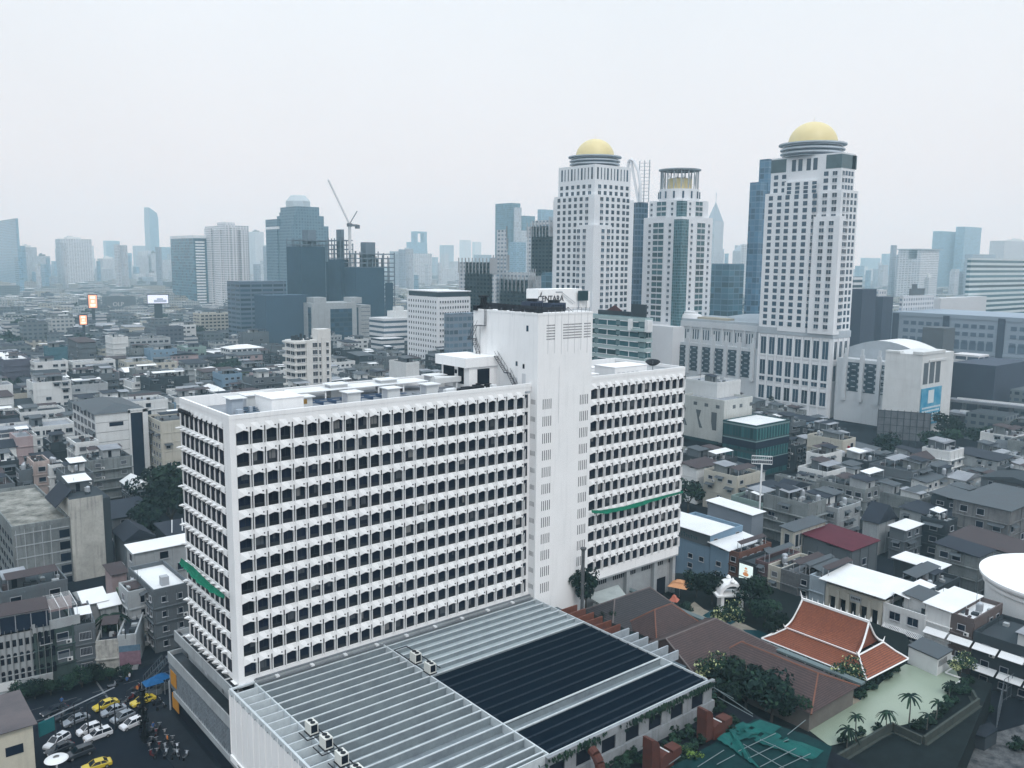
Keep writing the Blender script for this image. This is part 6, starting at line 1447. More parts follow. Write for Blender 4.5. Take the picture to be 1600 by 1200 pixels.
# slim tower with slanted top
P, lx, ly, h = TOW(233, 338, 3500, 225, 247); t = thing('slanted_tower', 'slim pale tower with slanted glass top in the hazy distance', 'skyscraper', (P.x, P.y, 0)); z2 = AT(233, 324, 3500).z
b = MB(); b.box(0, 0, 0, lx, ly, h); b.prism([(1, 1), (lx-2, 1), (lx-2, ly-1), (1, ly-1)], h, 0, ztop=[z2, h+12, h+14, z2+2]); part('wall', b, fm['g1'], t)
# dark tower with white stripes; white balcony tower
P, lx, ly, h = TOW(302, 372, 1300, 266, 323); t = thing('striped_tower', 'dark teal glass tower with a column of white stripes', 'skyscraper', (P.x, P.y, 0)); b = MB(); b.box(0, 0, 0, lx, ly, h); part('wall', b, fm['g2'], t); b = MB(); b.box(-.4, -.4, h, lx+.4, ly+.4, h+4); part('white_cap', b, TWH, t)
b = MB(); n = int(h/4)
for k in range(n-1): b.box(lx*.12, -.6, 2+k*4, lx*.8, 0, 4.2+k*4)
part('white_stripe', b, TWH, t, stuff=True)
P, lx, ly, h = TOW(352, 352, 1250, 320, 388); t = thing('balcony_tower', 'tall white residential tower with stacked balconies and twin flanks', 'apartment tower', (P.x, P.y, 0)); b = MB(); b.box(0, 0, 0, lx, ly, h); b.box(-4, ly*.15, 0, 0, ly*.45, h-6); b.box(lx*.2, -4, 0, lx*.45, 0, h-3); b.box(lx*.6, -4, 0, lx*.85, 0, h-6); b.box(-4, ly*.6, 0, 0, ly*.9, h-3); b.box(lx*.2, ly*.2, h, lx*.6, ly*.6, h+5); part('wall', b, F('balcony_white', (.62, .63, .66), (.12, .16, .2), 4.2, 3.1, .5, .5), t)
b = MB(); k = 0
while k*3.1 < h-3: z = k*3.1; b.box(lx*.46, -2.0, z, lx*.59, 0, z+1.1); b.box(-2, ly*.46, z, 0, ly*.59, z+1.1); k += 1
part('balcony', b, TWH, t, stuff=True)
# hazy tower shaped like a block figure; spired towers; framed twin
P, lx, ly, h = TOW(636, 392, 3000, 627, 668); t = thing('notched_tower', 'pale tower with head and shoulders outline in the hazy middle', 'skyscraper', (P.x, P.y, 0)); zz = lambda v: AT(640, v, 3000).z; b = MB(); b.box(0, 0, 0, lx, ly, h); b.box(lx*.2, ly*.05, h, lx, ly*.8, zz(378)); b.box(lx*.4, ly*.1, zz(378), lx*.55, ly*.7, zz(361)); b.box(lx*.85, ly*.1, zz(378), lx, ly*.7, zz(361)); b.box(lx*.55, ly*.1, zz(364), lx*.85, ly*.7, zz(361)); part('wall', b, fm['g1'], t)
for l, u, v0, v1, vs, d, uL, uR in (('pale tower with pyramid spire between the crowned tower and the domed tower', 1117, 345, 316, 300, 2400, 1104, 1131), ('small pale tower with pyramid roof right of the spired tower', 1157, 392, 384, 380, 2400, 1145, 1168)):
    P, lx, ly, h = TOW(u, v0, d, uL, uR); zp = AT(u, v1, d).z; zs = AT(u, vs, d).z; t = thing('spired_tower', l, 'skyscraper', (P.x, P.y, 0)); b = MB(); b.box(0, 0, 0, lx, ly, h); b.box(-3, -3, 0, lx+3, ly+3, h*.6); part('wall', b, fm['w3'], t)
    b = MB(); A = (lx/2, ly/2, zp+3); c = [(1, 1, h), (lx-1, 1, h), (lx-1, ly-1, h), (1, ly-1, h)]
    for i in range(4): b.poly([c[i], c[(i+1) % 4], A])
    b.tube((lx/2, ly/2, zp), (lx/2, ly/2, zs), .6, 4); part('spire', b, fm['b1'], t)
P, lx, ly, h = TOW(1440, 390, 1700, 1404, 1471); t = thing('framed_tower', 'white twin tower joined by a flat bridging roof slab', 'apartment tower', (P.x, P.y, 0)); b = MB(); b.box(0, ly*.55, 0, lx, ly, h); b.box(0, 0, 0, lx, ly*.30, h) if False else b.box(0, -lx*.0, 0, lx*.9, ly*.18, h); b.box(2, ly*.18, 0, lx-2, ly*.55, h-16, m=0); part('wall', b, fm['w2'], t); b = MB(); b.box(-3, -3, h, lx+3, ly+3, h+1.5); part('roof_slab', b, TGREY, t)
# gothic-topped apartment complex
def gothic(lbl, u, v, d, uL, uR, steps, n=9):
    P, lx, ly, h = TOW(u, v, d, uL, uR); t = thing('finned_apartments', lbl, 'apartment tower', (P.x, P.y, 0)); b = MB(); b.box(0, 0, 0, lx, ly, h)
    for fx0, fx1, dz in steps: b.box(lx*fx0, ly*fx0*.3, 0, lx*fx1, ly*.8, h+dz)
    part('wall', b, fm['go'], t); b = MB()
    for i in range(n+1): b.box(lx*i/n-.35, -.5, h-9, lx*i/n+.35, .2, h+3.5); b.box(-.5, ly*i/n-.35, h-9, .2, ly*i/n+.35, h+3.5)
    for fx0, fx1, dz in steps:
        for i in range(4): x = lx*(fx0+(fx1-fx0)*i/3); b.box(x-.3, ly*fx0*.3-.4, h+dz-6, x+.3, ly*fx0*.3+.2, h+dz+3)
    part('fin', b, mat('fin_stone', (.30, .31, .33)), t)
gothic('grey finned apartment block, lower left wing with small steps', 766, 410, 700, 717, 776, [(.0, .35, 0)]); gothic('grey finned apartment block in the centre with brown spire cluster', 792, 405, 720, 771, 795, [(.2, .8, 14), (.35, .6, 24)], 4)
gothic('front finned apartment wing behind the sign', 826, 438, 690, 770, 846, [(.0, .5, 6)]); gothic('tallest finned apartment wing left of the domed tower', 858, 353, 760, 824, 872, [(.0, .5, 5)], 7)
# long grey mall behind right, three window bays
P, lx, ly, h = TOW(1600, 497, 600, 1392, 1700); ml = thing('grey_mall', 'very long grey blue mall with framed window grids along the right edge', 'shopping mall', (P.x, P.y, 0)); claim(P, lx, ly, 0, 1); b = MB(); b.box(0, -60, 0, 60, ly, h); b.box(-.4, -60, h-2.5, 0, ly, h); b.box(-.5, -60, h-24, 0, ly, h-22.5); part('wall', b, mat('grey_blue_wall', (.26, .31, .37), .8, var=.2, scale=.03, dirt=(.16, .2, .25)), ml)
recs = []; y = -50
while y < ly-10:
    for i in range(5):
        for k in range(3): recs.append((-.1, y+2+i*5.0, h-8-k*5, -math.pi/2, 3.4, 2.4))
        recs.append((-.1, y+2+i*5.0, h-21.5, -math.pi/2, 4.0, 4.5))
    y += 33
gl = mat('grey_blue_window', (.10, .14, .19), .4, var=.2); bme = MB(); bme.box(-.5, -.1, 0, .5, 0, 1); many(ml, 'window', recs, bme.mesh('window', [gl]), gl)
b = MB(); y = -56
while y < ly: b.box(-.7, y, 0, 0, y+4, h-1); y += 33
part('dark_pier', b, slate, ml)
far_tower('grey stair block with black top on the arched hall', 1475, 513, 455, 1447, 1493, GREY, Lx=12, Ly=10, cap='none'); far_tower('white hotel wing with dark balcony rows near the right edge', 1530, 556, 500, 1488, 1546, F('white_balcony', (.6, .6, .62), (.04, .06, .09), 6, 3.4, .9, .5), cap='none', Lx=12)
far_tower('dark corrugated shed at the right edge', 1556, 572, 470, 1552, 1640, slate, cap='none', Lx=40, Ly=20)
# ================================================================ named neighbours
def FR(lbl, cat, uL, vL, uR, vR, vt, depth, **k):
    """street frontage between two ground pixels, roof line at row vt above the right end"""
    p, q = G(uL, vL, 0), G(uR, vR, 0); rot = math.atan2(q.y-p.y, q.x-p.x); h = HT(q.x, q.y, vt); par = k.get('par', .8) if k.get('roof', 'flat') == 'flat' else 0
    return building(lbl, cat, p, (q-p).length, depth, h-par, rot, **k)
def PXr(X, u, v): d = ray(u, v); t = (X-CAM.x)/d.x; return CAM+d*t
def RX(lbl, cat, X, uL, uR, vt, depth=13, base=0, **k):
    """building whose street wall lies on the plane X and spans the columns uL..uR, roof at (uR,vt)"""
    p = PXr(X, uR, vt); Ly = SPAN(p, 0, 1, uL); par = k.get('par', .8) if k.get('roof', 'flat') == 'flat' else 0
    return building(lbl, cat, (p.x, p.y, 0), depth, Ly, p.z-par, 0, base=base, **k)
shop = dict(fh=2.8, bay=2.6, ww=1.7, wh=1.3, sill=.9)
# --- left foreground street row
t = FR('ornate grey corner shophouse with rows of arched windows at the left edge', 'shophouse', -20, 1091, 57, 1074, 985, 11, wall=OFFW, p=0, pier=False, ledge=.1, fh=2.9, seed=1, clutter=0)
b = MB(); a_ = MB(); L = 9.5
for i in range(11):
    x = .4+i*.95
    for k in range(3):
        z = 2.2+k*2.9; b.poly([(x, -.02, z), (x+.55, -.02, z)]+[(x+.275+.275*math.cos(math.pi*j/6), -.02, z+1.5+.3*math.sin(math.pi*j/6)) for j in range(7)])
        a_.box(x-.12, -.3, 1.6, x-.04, 0, 11.0)
part('arched_window', b, DARK, t, stuff=True); part('pilaster', a_, OFFW, t, stuff=True)
b = MB(); hh = 10.6; b.box(0, 0, hh, 9.8, 6, hh+.1, m=0)
for i in range(5): b.box(.2+i*2.3, -.2, hh, .3+i*2.3, -.1, hh+3); b.box(.2+i*2.3, -.2, hh+3, .3+i*2.3, 6, hh+3.1)
b.box(-.2, -.2, hh+2.9, 10, -.1, hh+3.0); b.box(0, -.05, hh, 9.8, .05, hh+2.7, m=1); b.box(-.2, -.4, hh+3.1, 9.9, 6, hh+3.2, m=2); part('rooftop_room', b, [FRAME, GLASS, RUST], t)
b = MB(); b.box(0, -.5, 0.2, 9.8, -.1, 2.2, m=0); b.box(.6, -.56, .8, 4.6, -.5, 2.3, m=1); part('shop_sign', b, [OFFW, METALW], t)
t = FR('dark green grey shophouse with white pergola roof terrace', 'shophouse', 57, 1074, 121, 1057, 968, 12, wall=mat('dark_green_wall', (.055, .085, .085), .9, var=.5, scale=.4, streak=.5), p=.5, seed=2, clutter=0, **shop)
Hh = HT(*G(121, 1057)[:2], 968); b = MB()
for i in range(6): x = .2+i*1.38; b.tube((x, .2, Hh), (x, .2, Hh+2.6), .06, 4); b.tube((x, 6, Hh), (x, 6, Hh+3.2), .06, 4); b.tube((x, .2, Hh+2.6), (x, 6, Hh+3.2), .05, 4)
for k in range(14): y = .2+k*.44; b.tube((.2, y, Hh+2.6+k*.045), (7.1, y, Hh+2.6+k*.045), .03, 4)
part('pergola', b, METALW, t); b = MB(); b.box(0, -.1, Hh-.9, 7.4, .1, Hh+.8); b.box(0, 5.8, Hh, 7.4, 6, Hh+2.4, m=1); part('terrace_parapet', b, [OFFW, PINK], t)
b = MB(); b.box(3.6, -.06, 5.9, 7.3, 0, 7.7); b.box(3.6, -.06, 2.9, 7.3, 0, 4.9); part('pale_panel', b, GREY, t)
t = FR('narrow grey shophouse with barred balconies beside the pergola house', 'shophouse', 121, 1057, 153, 1050, 972, 12, wall=GREY, p=.9, kind=2, seed=3, **shop)
t = FR('peeling white blank-walled building with dark stained roof on the street row', 'building', 153, 1053, 187, 1049, 998, 10, wall=mat('peeling_white', (.42, .42, .40), .9, var=.5, scale=.7, streak=1.0, fine=.5, dirt=(.10, .10, .10)), p=.12, seed=4, roofm=DTIN, **shop)
t = FR('white blank-walled unit with faded pink and blue shop hoarding', 'shophouse', 187, 1049, 215, 1046, 990, 10, wall=OFFW, p=0, seed=5, roofm=DTIN, pier=False, ledge=0, **shop)
b = MB(); b.box(.1, -.1, 1.0, 3.6, -.02, 3.6, m=0); b.box(.1, -.1, 3.6, 3.6, -.02, 4.7, m=1); b.box(1.2, -.06, 6.0, 1.35, 0, 9, m=2); part('hoarding', b, [mat('faded_pink_print', (.22, .14, .18), .7, var=.5, scale=1.5), mat('faded_blue_print', (.10, .17, .24), .7, var=.4, scale=1.5), DARK], t)
B('olive green shophouse stepping back behind the street row', 'shophouse', 203, 940, 8.5, 184, 241, Ly=9, wall=OLIVE, seed=6, roofm=ROOFL, clutter=.6, **shop)
B('white upper block on the olive shophouse', 'shophouse', 200, 925, 10.5, 185, 228, Lx=6, Ly=6, wall=OFFW, seed=7, roofm=ROOFL, clutter=.4, **shop)
t = B('long grey building with bright white flat roof beside the hotel gable', 'building', 239, 922, 11.5, 201, 296, wall=GREY, seed=8, roofm=METALW, p=1, clutter=0, fh=2.6, bay=1.9, ww=1.1, wh=1.0, sill=1.0); b = MB(); b.box(2.5, 3, 11.5, 3.9, 4.4, 13.2); part('roof_tank', b, FRAME, t)
B('white-roofed upper storey behind the long grey building', 'building', 210, 866, 12.5, 200, 300, Ly=5, wall=OFFW, roof='mono', roofm=METALW, seed=9, p=.3, rh=1.0, ledge=0)
t = B('large stained concrete block with mossy flat roof at the left edge', 'building', 18, 823, 14.2, -26, 109, wall=STAIN, seed=10, p=.0, pier=False, ledge=.0, roofm=mat('mossy_roof', (.30, .30, .28), .95, var=.9, scale=.28, fine=.7, dirt=(.05, .055, .05)), clutter=.3, tanks=0, sheds=0)
b = MB()
for k in range(5): z = 12.4-2.75*k; b.box(9.2, -.05, z-1.8, 11.3, .0, z)
for k in range(5):
    for j in range(6): b.box(-.04, 1.0+j*3.2, 11.9-2.75*k-1.2, 0, 2.6+j*3.2, 11.9-2.75*k)
part('dark_window', b, GLASS, t, stuff=True)
b = MB()
for k in range(5): b.box(.4, -.12, 12.9-2.75*k, 11.2, 0, 13.1-2.75*k)
for i in range(5): b.box(.6+i*1.7, -.1, 2, .75+i*1.7, 0, 14)
part('wall_rib', b, OFFW, t)
P_ = G(18, 823, 15); pr_ = PXr(0, 0, 0) if False else None
xx = SPAN((P_.x, P_.y, 15), 1, 0, 109); Q = (P_.x+xx+.02, P_.y-.6); hq = HT(Q[0], Q[1], 781); lq = SPAN((Q[0], Q[1], hq), 1, 0, 160)
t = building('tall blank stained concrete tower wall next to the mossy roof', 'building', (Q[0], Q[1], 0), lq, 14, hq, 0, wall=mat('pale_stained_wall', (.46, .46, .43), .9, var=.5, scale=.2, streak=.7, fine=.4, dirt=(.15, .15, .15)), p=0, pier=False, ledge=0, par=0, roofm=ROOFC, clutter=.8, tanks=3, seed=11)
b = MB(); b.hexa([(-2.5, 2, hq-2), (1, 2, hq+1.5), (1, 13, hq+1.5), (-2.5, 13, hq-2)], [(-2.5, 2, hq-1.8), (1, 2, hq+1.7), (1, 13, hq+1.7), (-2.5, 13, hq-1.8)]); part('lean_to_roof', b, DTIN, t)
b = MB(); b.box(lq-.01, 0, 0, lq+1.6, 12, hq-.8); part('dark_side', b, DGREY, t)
t = B('tall white block with dark vertical glass strip and grey hipped roof', 'building', 149, 648, 24.5, 113, 230, wall=WHITE2, roof='hip', roofm=TIN, rh=2.2, seed=12, p=0, pL=.95, fh=3.1, bay=4.2, ww=3.4, wh=2.0, ledge=0, pier=False)
Lx_ = SPAN(tuple(G(149, 648, 24.5)), 1, 0, 230); b = MB(); b.box(Lx_*.66, -.08, 3, Lx_*.90, 0, 24.0); b.box(Lx_*.25, -.05, 20.3, Lx_*.52, 0, 21.6); part('glass_strip', b, GLASS, t); b = MB(); b.box(Lx_*.62, -.4, 0, Lx_*.66, 0, 25); b.box(Lx_*.90, -.4, 0, Lx_, 0, 25); b.box(Lx_*.62, -.4, 24.0, Lx_, 0, 25.2)
part('white_fin', b, WHITE2, t); b = MB(); [b.box(0, -.04, 3.1*k, Lx_*.62, 0, 3.1*k+.12) for k in range(1, 8)]; part('floor_line', b, GREY, t)
t = B('cream seven-storey block right of the tall white block', 'apartment block', 251, 659, 21, 228, 300, wall=CREAM, seed=13, p=.12, pL=.95, fh=2.9, bay=2.6, ww=1.2, wh=1.2, ledge=.15, roofm=TIN, clutter=.6)
t = B('white house with big pale gabled roof below the tall white block', 'house', 208, 765, 8.5, 190, 240, wall=GREY, roof='gabley', roofm=METALW, rh=2.0, seed=14, p=.5, **shop)
B('long white terraced building with recessed verandas at the left edge', 'building', -30, 676, 13.0, None, 118, Ly=14, wall=WHITE2, seed=15, roofm=ROOFL, p=.95, fh=3.1, bay=3.2, ww=2.4, wh=1.5, clutter=.7)
B('white five-storey shophouse with glazed rooftop canopy', 'shophouse', 118, 692, 17.0, 104, 154, wall=WHITE2, seed=16, p=1, kind=2, ac=.4, roofm=TIN, clutter=.9, **shop)
B('pinkish shophouse with deep balconies in the left terrace row', 'shophouse', 52, 722, 15.0, 42, 77, wall=mat('salmon_wall', (.42, .35, .33), .9, var=.4, scale=.3, streak=.5), seed=17, p=.95, awn=.5, **shop)
B('white balconied shophouse between the pinkish one and the canopy one', 'shophouse', 77, 727, 14.0, 70, 101, wall=WHITE2, seed=18, p=.95, ac=.3, kind=2, **shop)
B('dark grey shophouse with white metal awnings at the left edge', 'shophouse', -6, 722, 15.0, -20, 29, wall=DGREY, seed=19, roofm=METALW, p=.9, awn=.8, **shop)
B('grey plain shophouse left of the pinkish one', 'shophouse', 30, 735, 13.0, 22, 51, wall=GREY, seed=20, p=.8, **shop)
B('dark stained shed with low hipped roof behind the palm', 'shed', 176, 812, 6, 160, 240, Ly=14, wall=GREY, roof='mono', roofm=DTIN, seed=21, p=.3, ledge=0, rh=2.0)
B('dark roofed house with white-edged gable beside the hotel gable', 'house', 196, 846, 8.5, 178, 240, wall=GREY, roof='gabley', roofm=DTIN, rh=2.4, seed=22, p=.3, ledge=0)
t = B('dark roofed workshop with white angled roof frames next to the hotel gable', 'workshop', 262, 838, 8.5, 244, 300, wall=DGREY, roof='mono', roofm=DTIN, rh=1.6, seed=23, p=.1, ledge=0)
b = MB()
for k in range(4): b.tube((1+k*2.4, 0, 9.2), (2.4+k*2.4, 4, 11), .12, 4); b.tube((2.4+k*2.4, 4, 11), (3.6+k*2.4, 8, 9.4), .12, 4)
part('white_roof_frame', b, METALW, t)
B('rust red tin roofed shed below the white roofed building', 'shed', 176, 900, 5.5, 165, 198, wall=PINK, roof='mono', roofm=RUST, seed=24, p=0, ledge=0, rh=1.4)
B('pale gable roofed shed behind the narrow barred shophouse', 'shed', 133, 945, 8.8, 118, 165, wall=OFFW, roof='gable', roofm=METALW, rh=1.6, seed=25, p=0, ledge=0)
B('second pale gabled shed right of the first behind the peeling building', 'shed', 158, 950, 8.0, 146, 185, wall=OFFW, roof='gable', roofm=METALW, rh=1.5, seed=26, p=0, ledge=0)
B('dark low house with white boxes on its roof below the stained block', 'house', 2, 925, 11.5, -14, 105, Ly=9, wall=GREY, seed=27, roofm=ROOFC, p=.4, clutter=1.6, **shop)
P8, lx8, ly8 = CORN(-40, 1160, 10, None, 51); t = building('cream walled house with brown and grey roof in the bottom left corner', 'house', (P8.x, P8.y, 0), lx8, 11, 10, 0, wall=mat('cream_plain', (.50, .48, .40), .9, var=.2, scale=.5, streak=.2), roof='mono', roofm=mat('brown_grey_roof', (.12, .105, .11), .8, var=.6, scale=.2, dirt=(.05, .055, .065)), rh=.3, p=.0, pier=False, ledge=0)
b = MB(); q = SPAN((P8.x, P8.y, 8), 1, 0, 8); q2 = SPAN((P8.x, P8.y, 8), 1, 0, 36); b.box(q, -.04, 6.6, q2, 0, 7.9); part('window', b, GLASS, t)
t = thing('white_canopy', 'white half-round canopy disc at the bottom left', 'canopy', tuple(G(88, 1186, 6)), 0); b = MB(); b.lathe([(.4, .35), (1.35, .13), (1.5, 0)], 20); b.tube((0, 0, -6), (0, 0, 0), .12, 6); part('disc', b, METALW, t)
B('white tall cream pair behind the cream block', 'apartment block', 200, 628, 20, 186, 262, Ly=12, wall=WHITE2, seed=29, p=.7, fh=3, roofm=ROOFL)
B('stepped white house pair left of the tall white block top', 'house', 174, 628, 19, 150, 196, Ly=14, wall=WHITE2, seed=30, p=.4, roofm=ROOFL)
# --- middle distance, left and centre: (label, cat, u, v, h, uL, uR, wall, roof kind, roofm, p)
MID = [
 ('pink blank-walled building with dark lower floors left of centre', 'building', 152, 583, 17, 130, 186, PINK, 'flat', TIN, .0), ('dark slate long hall below the pink building at left', 'hall', 42, 600, 12, 38, 94, DGREY, 'mono', DTIN, .2),
 ('wide purple grey office with white rim at the far left', 'office', 6, 562, 20, -20, 48, mat('purple_grey', (.10, .105, .14), .8, var=.3), 'flat', METALW, .0), ('white banded apartment row right of the purple grey office', 'apartment block', 54, 566, 19, 48, 106, WHITE2, 'flat', ROOFL, .95),
 ('teal netted rooftop block above the white banded row', 'building', 76, 543, 25, 68, 105, mat('teal_wall', (.06, .13, .16), .85, var=.3), 'flat', DTIN, .0), ('grey block with brown roof in the left middle distance', 'building', 122, 536, 26, 106, 150, GREY, 'mono', RUST, .2), ('white apartment row under the brown roofed grey block', 'apartment block', 114, 566, 18, 106, 180, WHITE2, 'flat', ROOFL, .95),
 ('white blank side wall building left of the long verandas', 'building', 176, 527, 25, 170, 200, WHITE2, 'flat', ROOFL, .0), ('long white school-like block with dark verandas', 'school', 200, 530, 22, 198, 266, OFFW, 'flat', TIN, 1.0), ('beige square block with planted roof in the left distance', 'building', 78, 492, 24, 74, 114, STAIN, 'flat', RUST, .5),
 ('very long pale low hall crossing the left distance', 'warehouse', -20, 517, 12, None, 196, mat('hall_grey', (.34, .36, .38), .85, var=.2), 'mono', ROOFL, .1), ('short cream hall at the right end of the long pale hall', 'warehouse', 197, 512, 14, 190, 226, CREAM, 'mono', ROOFL, .1),
 ('cream yellow block left of the mint apartments', 'apartment block', 198, 566, 15, 192, 236, CREAM, 'flat', ROOFL, .9), ('mint green apartment block in the left middle distance', 'apartment block', 232, 580, 13, 225, 270, MINT, 'flat', METALW, .95), ('pale mint block with blank upper wall', 'building', 290, 543, 17, 284, 322, MINT, 'flat', ROOFL, .6), ('long banded white block left of the pale mint one', 'apartment block', 250, 553, 15, 245, 288, WHITE2, 'flat', TIN, 1.0),
 ('white square villa with roof pavilion in front of the trees', 'villa', 322, 583, 15, 319, 360, WHITE2, 'hip', METALW, .8), ('white block with small windows near the centre left trees', 'building', 275, 508, 22, 272, 306, WHITE2, 'flat', ROOFL, .9), ('cream curved civic building with stacked white bands', 'civic building', 312, 490, 26, 308, 364, CREAM, 'flat', ROOFL, 1.0),
 ('white tiered house with broad eaves and ribbon windows', 'building', 360, 546, 17, 356, 412, WHITE2, 'hip', METALW, 1.0), ('grey block with satellite dishes on its roof', 'building', 380, 520, 22, 372, 420, GREY, 'flat', ROOFC, .3), ('grey blank block left of the apartment tower', 'building', 424, 540, 18, 420, 446, GREY, 'flat', ROOFC, .0), ('white roofed low house before the apartment tower', 'house', 402, 584, 9, 400, 440, OFFW, 'mono', METALW, .6),
 ('white three-band block right of the apartment tower', 'building', 556, 530, 18, 550, 576, WHITE2, 'flat', ROOFL, 1.0), ('pale pink house with white roof right of the apartment tower', 'house', 528, 560, 13, 520, 560, mat('pale_pink', (.5, .44, .42), .85, var=.2), 'mono', METALW, .7), ('grey white blank end wall with blue panel near the centre', 'building', 650, 524, 20, 627, 670, OFFW, 'flat', ROOFC, .4), ('long terrace with many small windows left of the blue panel wall', 'apartment block', 590, 538, 15, 586, 646, GREY, 'flat', ROOFC, 1.0),
 ('low tan house with red sign left of the plant room', 'shop', 664, 554, 12, 660, 690, OFFW, 'flat', ROOFC, .8), ('grey low block right of the red sign shop', 'building', 696, 556, 13, 690, 726, GREY, 'flat', ROOFC, .9), ('pale grey villa roof behind the hotel left parapet', 'villa', 334, 612, 13, 330, 352, WHITE2, 'hip', METALW, .1)]
for i, (l, c, u, v, h, uL, uR, w, rk, rm, p) in enumerate(MID):
    kk = dict(Ly=16) if uL is None or u-uL < 8 else {}
    if uR-u > 90: kk = dict(Ly=26)
    t = B(l, c, u, v, h, uL, uR, wall=w, roof=rk, roofm=rm, p=p, seed=60+i, fh=3.0, bay=3.2, ww=2.2, wh=1.3, awn=0, ac=0, rh=2.0, clutter=.9, **kk)
P, lx, ly = CORN(634, 566, 33, 608, 655); t = building('white blank stepped wall rising just behind the hotel roof', 'building', (P.x, P.y, 0), lx, ly, 32, 0, wall=WHITE2, p=0, ledge=0, pier=False, par=.8, clutter=.8, seed=31)
b = MB(); b.box(lx, 0, 0, lx+4, 8, 24); b.box(lx+4, 0, 0, lx+8, 8, 20); part('stepped_wall', b, WHITE2, t)
# advertising screens in the left distance
def screen(lbl, u0, v0, u1, v1, dist, cols_, car=False):
    P = AT(u0, v1, dist); Q = AT(u1, v1, dist); w = (Q-P).length; h = AT(u0, v0, dist).z-P.z; t = thing('led_screen', lbl, 'LED screen', (P.x, P.y, 0), math.atan2(Q.y-P.y, Q.x-P.x)); b = MB(); b.box(-.6, 0, P.z-.6, w+.6, 1.5, P.z+h+.6); b.box(w*.3, .5, 0, w*.7, 1.5, P.z); part('frame', b, DGREY, t)
    b = MB(); b.box(0, -.1, P.z, w, 0, P.z+h); o = part('display', b, emis(cols_[0], cols_[1], cols_[2]), t); b = MB()
    if car: b.box(w*.3, -.15, P.z+h*.12, w*.92, -.1, P.z+h*.42); b.box(w*.45, -.15, P.z+h*.42, w*.75, -.1, P.z+h*.62); b.lathe([(h*.12, 0), (h*.12, .1)], 10, w*.42, -.2) if False else None; part('picture', b, emis('screen_grey', (.5, .6, .8), .7), t)
    else:
        for k in range(3): b.box(w*(.2+.1*(k % 2)), -.15, P.z+h*(.1+.3*k), w*(.8-.1*(k % 2)), -.1, P.z+h*(.3+.3*k))
        part('picture', b, emis('screen_cream', (1, .85, .7), 1.5), t)
screen('tall glowing orange screen in the left distance', 139, 461, 152, 481, 900, ('screen_orange', (1, .42, .25), 1.5)); screen('small glowing orange screen below the tall one', 125, 493, 136, 507, 640, ('screen_orange', (1, .42, .25), 1.5)); screen('wide bright screen showing a white car', 231, 461, 263, 474, 850, ('screen_white', (.75, .82, 1), 1.2), True)
t = B('grey ballroom block with large dark lettering left of the car screen', 'building', 166, 464, 22, 164, 212, Ly=20, wall=GREY, p=0, seed=91, clutter=0); put_text('OLP', 7.5, mat('pale_lettering', (.5, .5, .52)), t, (14, -.3, 13), 0, depth=.1)
# --- right side frontage on the plane X = 112
GZ = 5.0
def shopfront(t, L, base=5.0): pass
rx = dict(fh=2.5, bay=2.6, ww=1.2, wh=1.1, sill=.8)
t = RX('pale blue annexe hotel with grey rooftop lettering and white roof', 'hotel annexe', 112, 1036, 1110, 836, 12, wall=BLUEW, seed=101, p=.45, roofm=METALW, pL=.45, awn=0, ac=0, ledge=0, pier=False, clutter=0, **rx)
LyA = 13.5; z_ = PXr(112, 1110, 836).z-.8
b = MB(); b.box(-.12, .0, z_-2.0, -.02, LyA+2, z_+.8); part('sign_band', b, mat('sign_band_grey', (.11, .135, .155), .8, var=.3), t); b = MB(); rs = random.Random(3)
for k in range(11): y = 3.6+k*.72; hq_ = rs.uniform(.55, 1.0); b.box(-.17, y, z_-1.3, -.12, y+.16, z_-1.3+hq_); b.box(-.17, y+.16, z_-1.3+hq_-.16, -.12, y+rs.uniform(.35, .55), z_-1.3+hq_)
part('worn_lettering', b, mat('sign_dark_teal', (.02, .07, .08)), t)
b = MB(); b.box(-.1, 9.5, 0.2, -.02, 13, 6.0); part('blue_glass', b, glass('deep_blue_glass', (.008, .04, .12), .2), t)
b = MB(); b.hexa([(-.6, -.5, z_+.8), (8, -.5, z_+1.2), (8, LyA+6, z_+1.2), (-.6, LyA+6, z_+.8)], [(-.6, -.5, z_+.9), (8, -.5, z_+1.3), (8, LyA+6, z_+1.3), (-.6, LyA+6, z_+.9)]); part('roof_sheet', b, METALW, t)
t = RX('pale blue narrow building with white canted roof right of the annexe', 'building', 112, 1110, 1138, 862, 12, wall=BLUEW, seed=102, p=.8, awn=0, ac=0, ledge=0, roof='mono', roofm=METALW, rh=1.4, pier=False, **rx)
RX('rusty orange banded shophouse between the blue building and the bright screen', 'shophouse', 112.4, 1138, 1155, 864, 12, wall=mat('orange_brown_wall', (.14, .07, .055), .85, var=.4, scale=.5), seed=103, p=.9, roofm=DTIN, **rx)
t = RX('grey shop building carrying the bright food advertising screen', 'shop', 111.6, 1155, 1181, 882, 12, wall=DGREY, seed=104, p=0, roofm=ROOFC, **rx)
p0 = PXr(111.2, 1175, 907); yy = p0.y; sc_ = thing('led_screen', 'bright white LED screen with an orange food picture', 'LED screen', (111.3, p0.y, 0), -math.pi/2); w_ = SPAN(p0, 0, 1, 1154); zt_ = PXr(111.2, 1175, 886).z; zb_ = PXr(111.2, 1172, 910).z
b = MB(); b.box(-w_-.25, .06, zb_-.25, .25, .3, zt_+.25); part('frame', b, DGREY, sc_); b = MB(); b.box(-w_, 0, zb_, 0, .06, zt_); part('display', b, emis('screen_mint', (.80, .95, .95), 1.0), sc_)
b = MB(); cx_, cz_ = -w_*.5, (zb_+zt_)/2
for r_, dz, c in ((.75, -.35, 0), (.5, .35, 1), (.35, .95, 0)):
    b.poly([(cx_+r_*math.cos(a*.524), -.01-.005*c, cz_+dz+r_*.6*math.sin(a*.524)) for a in range(12)], m=c)
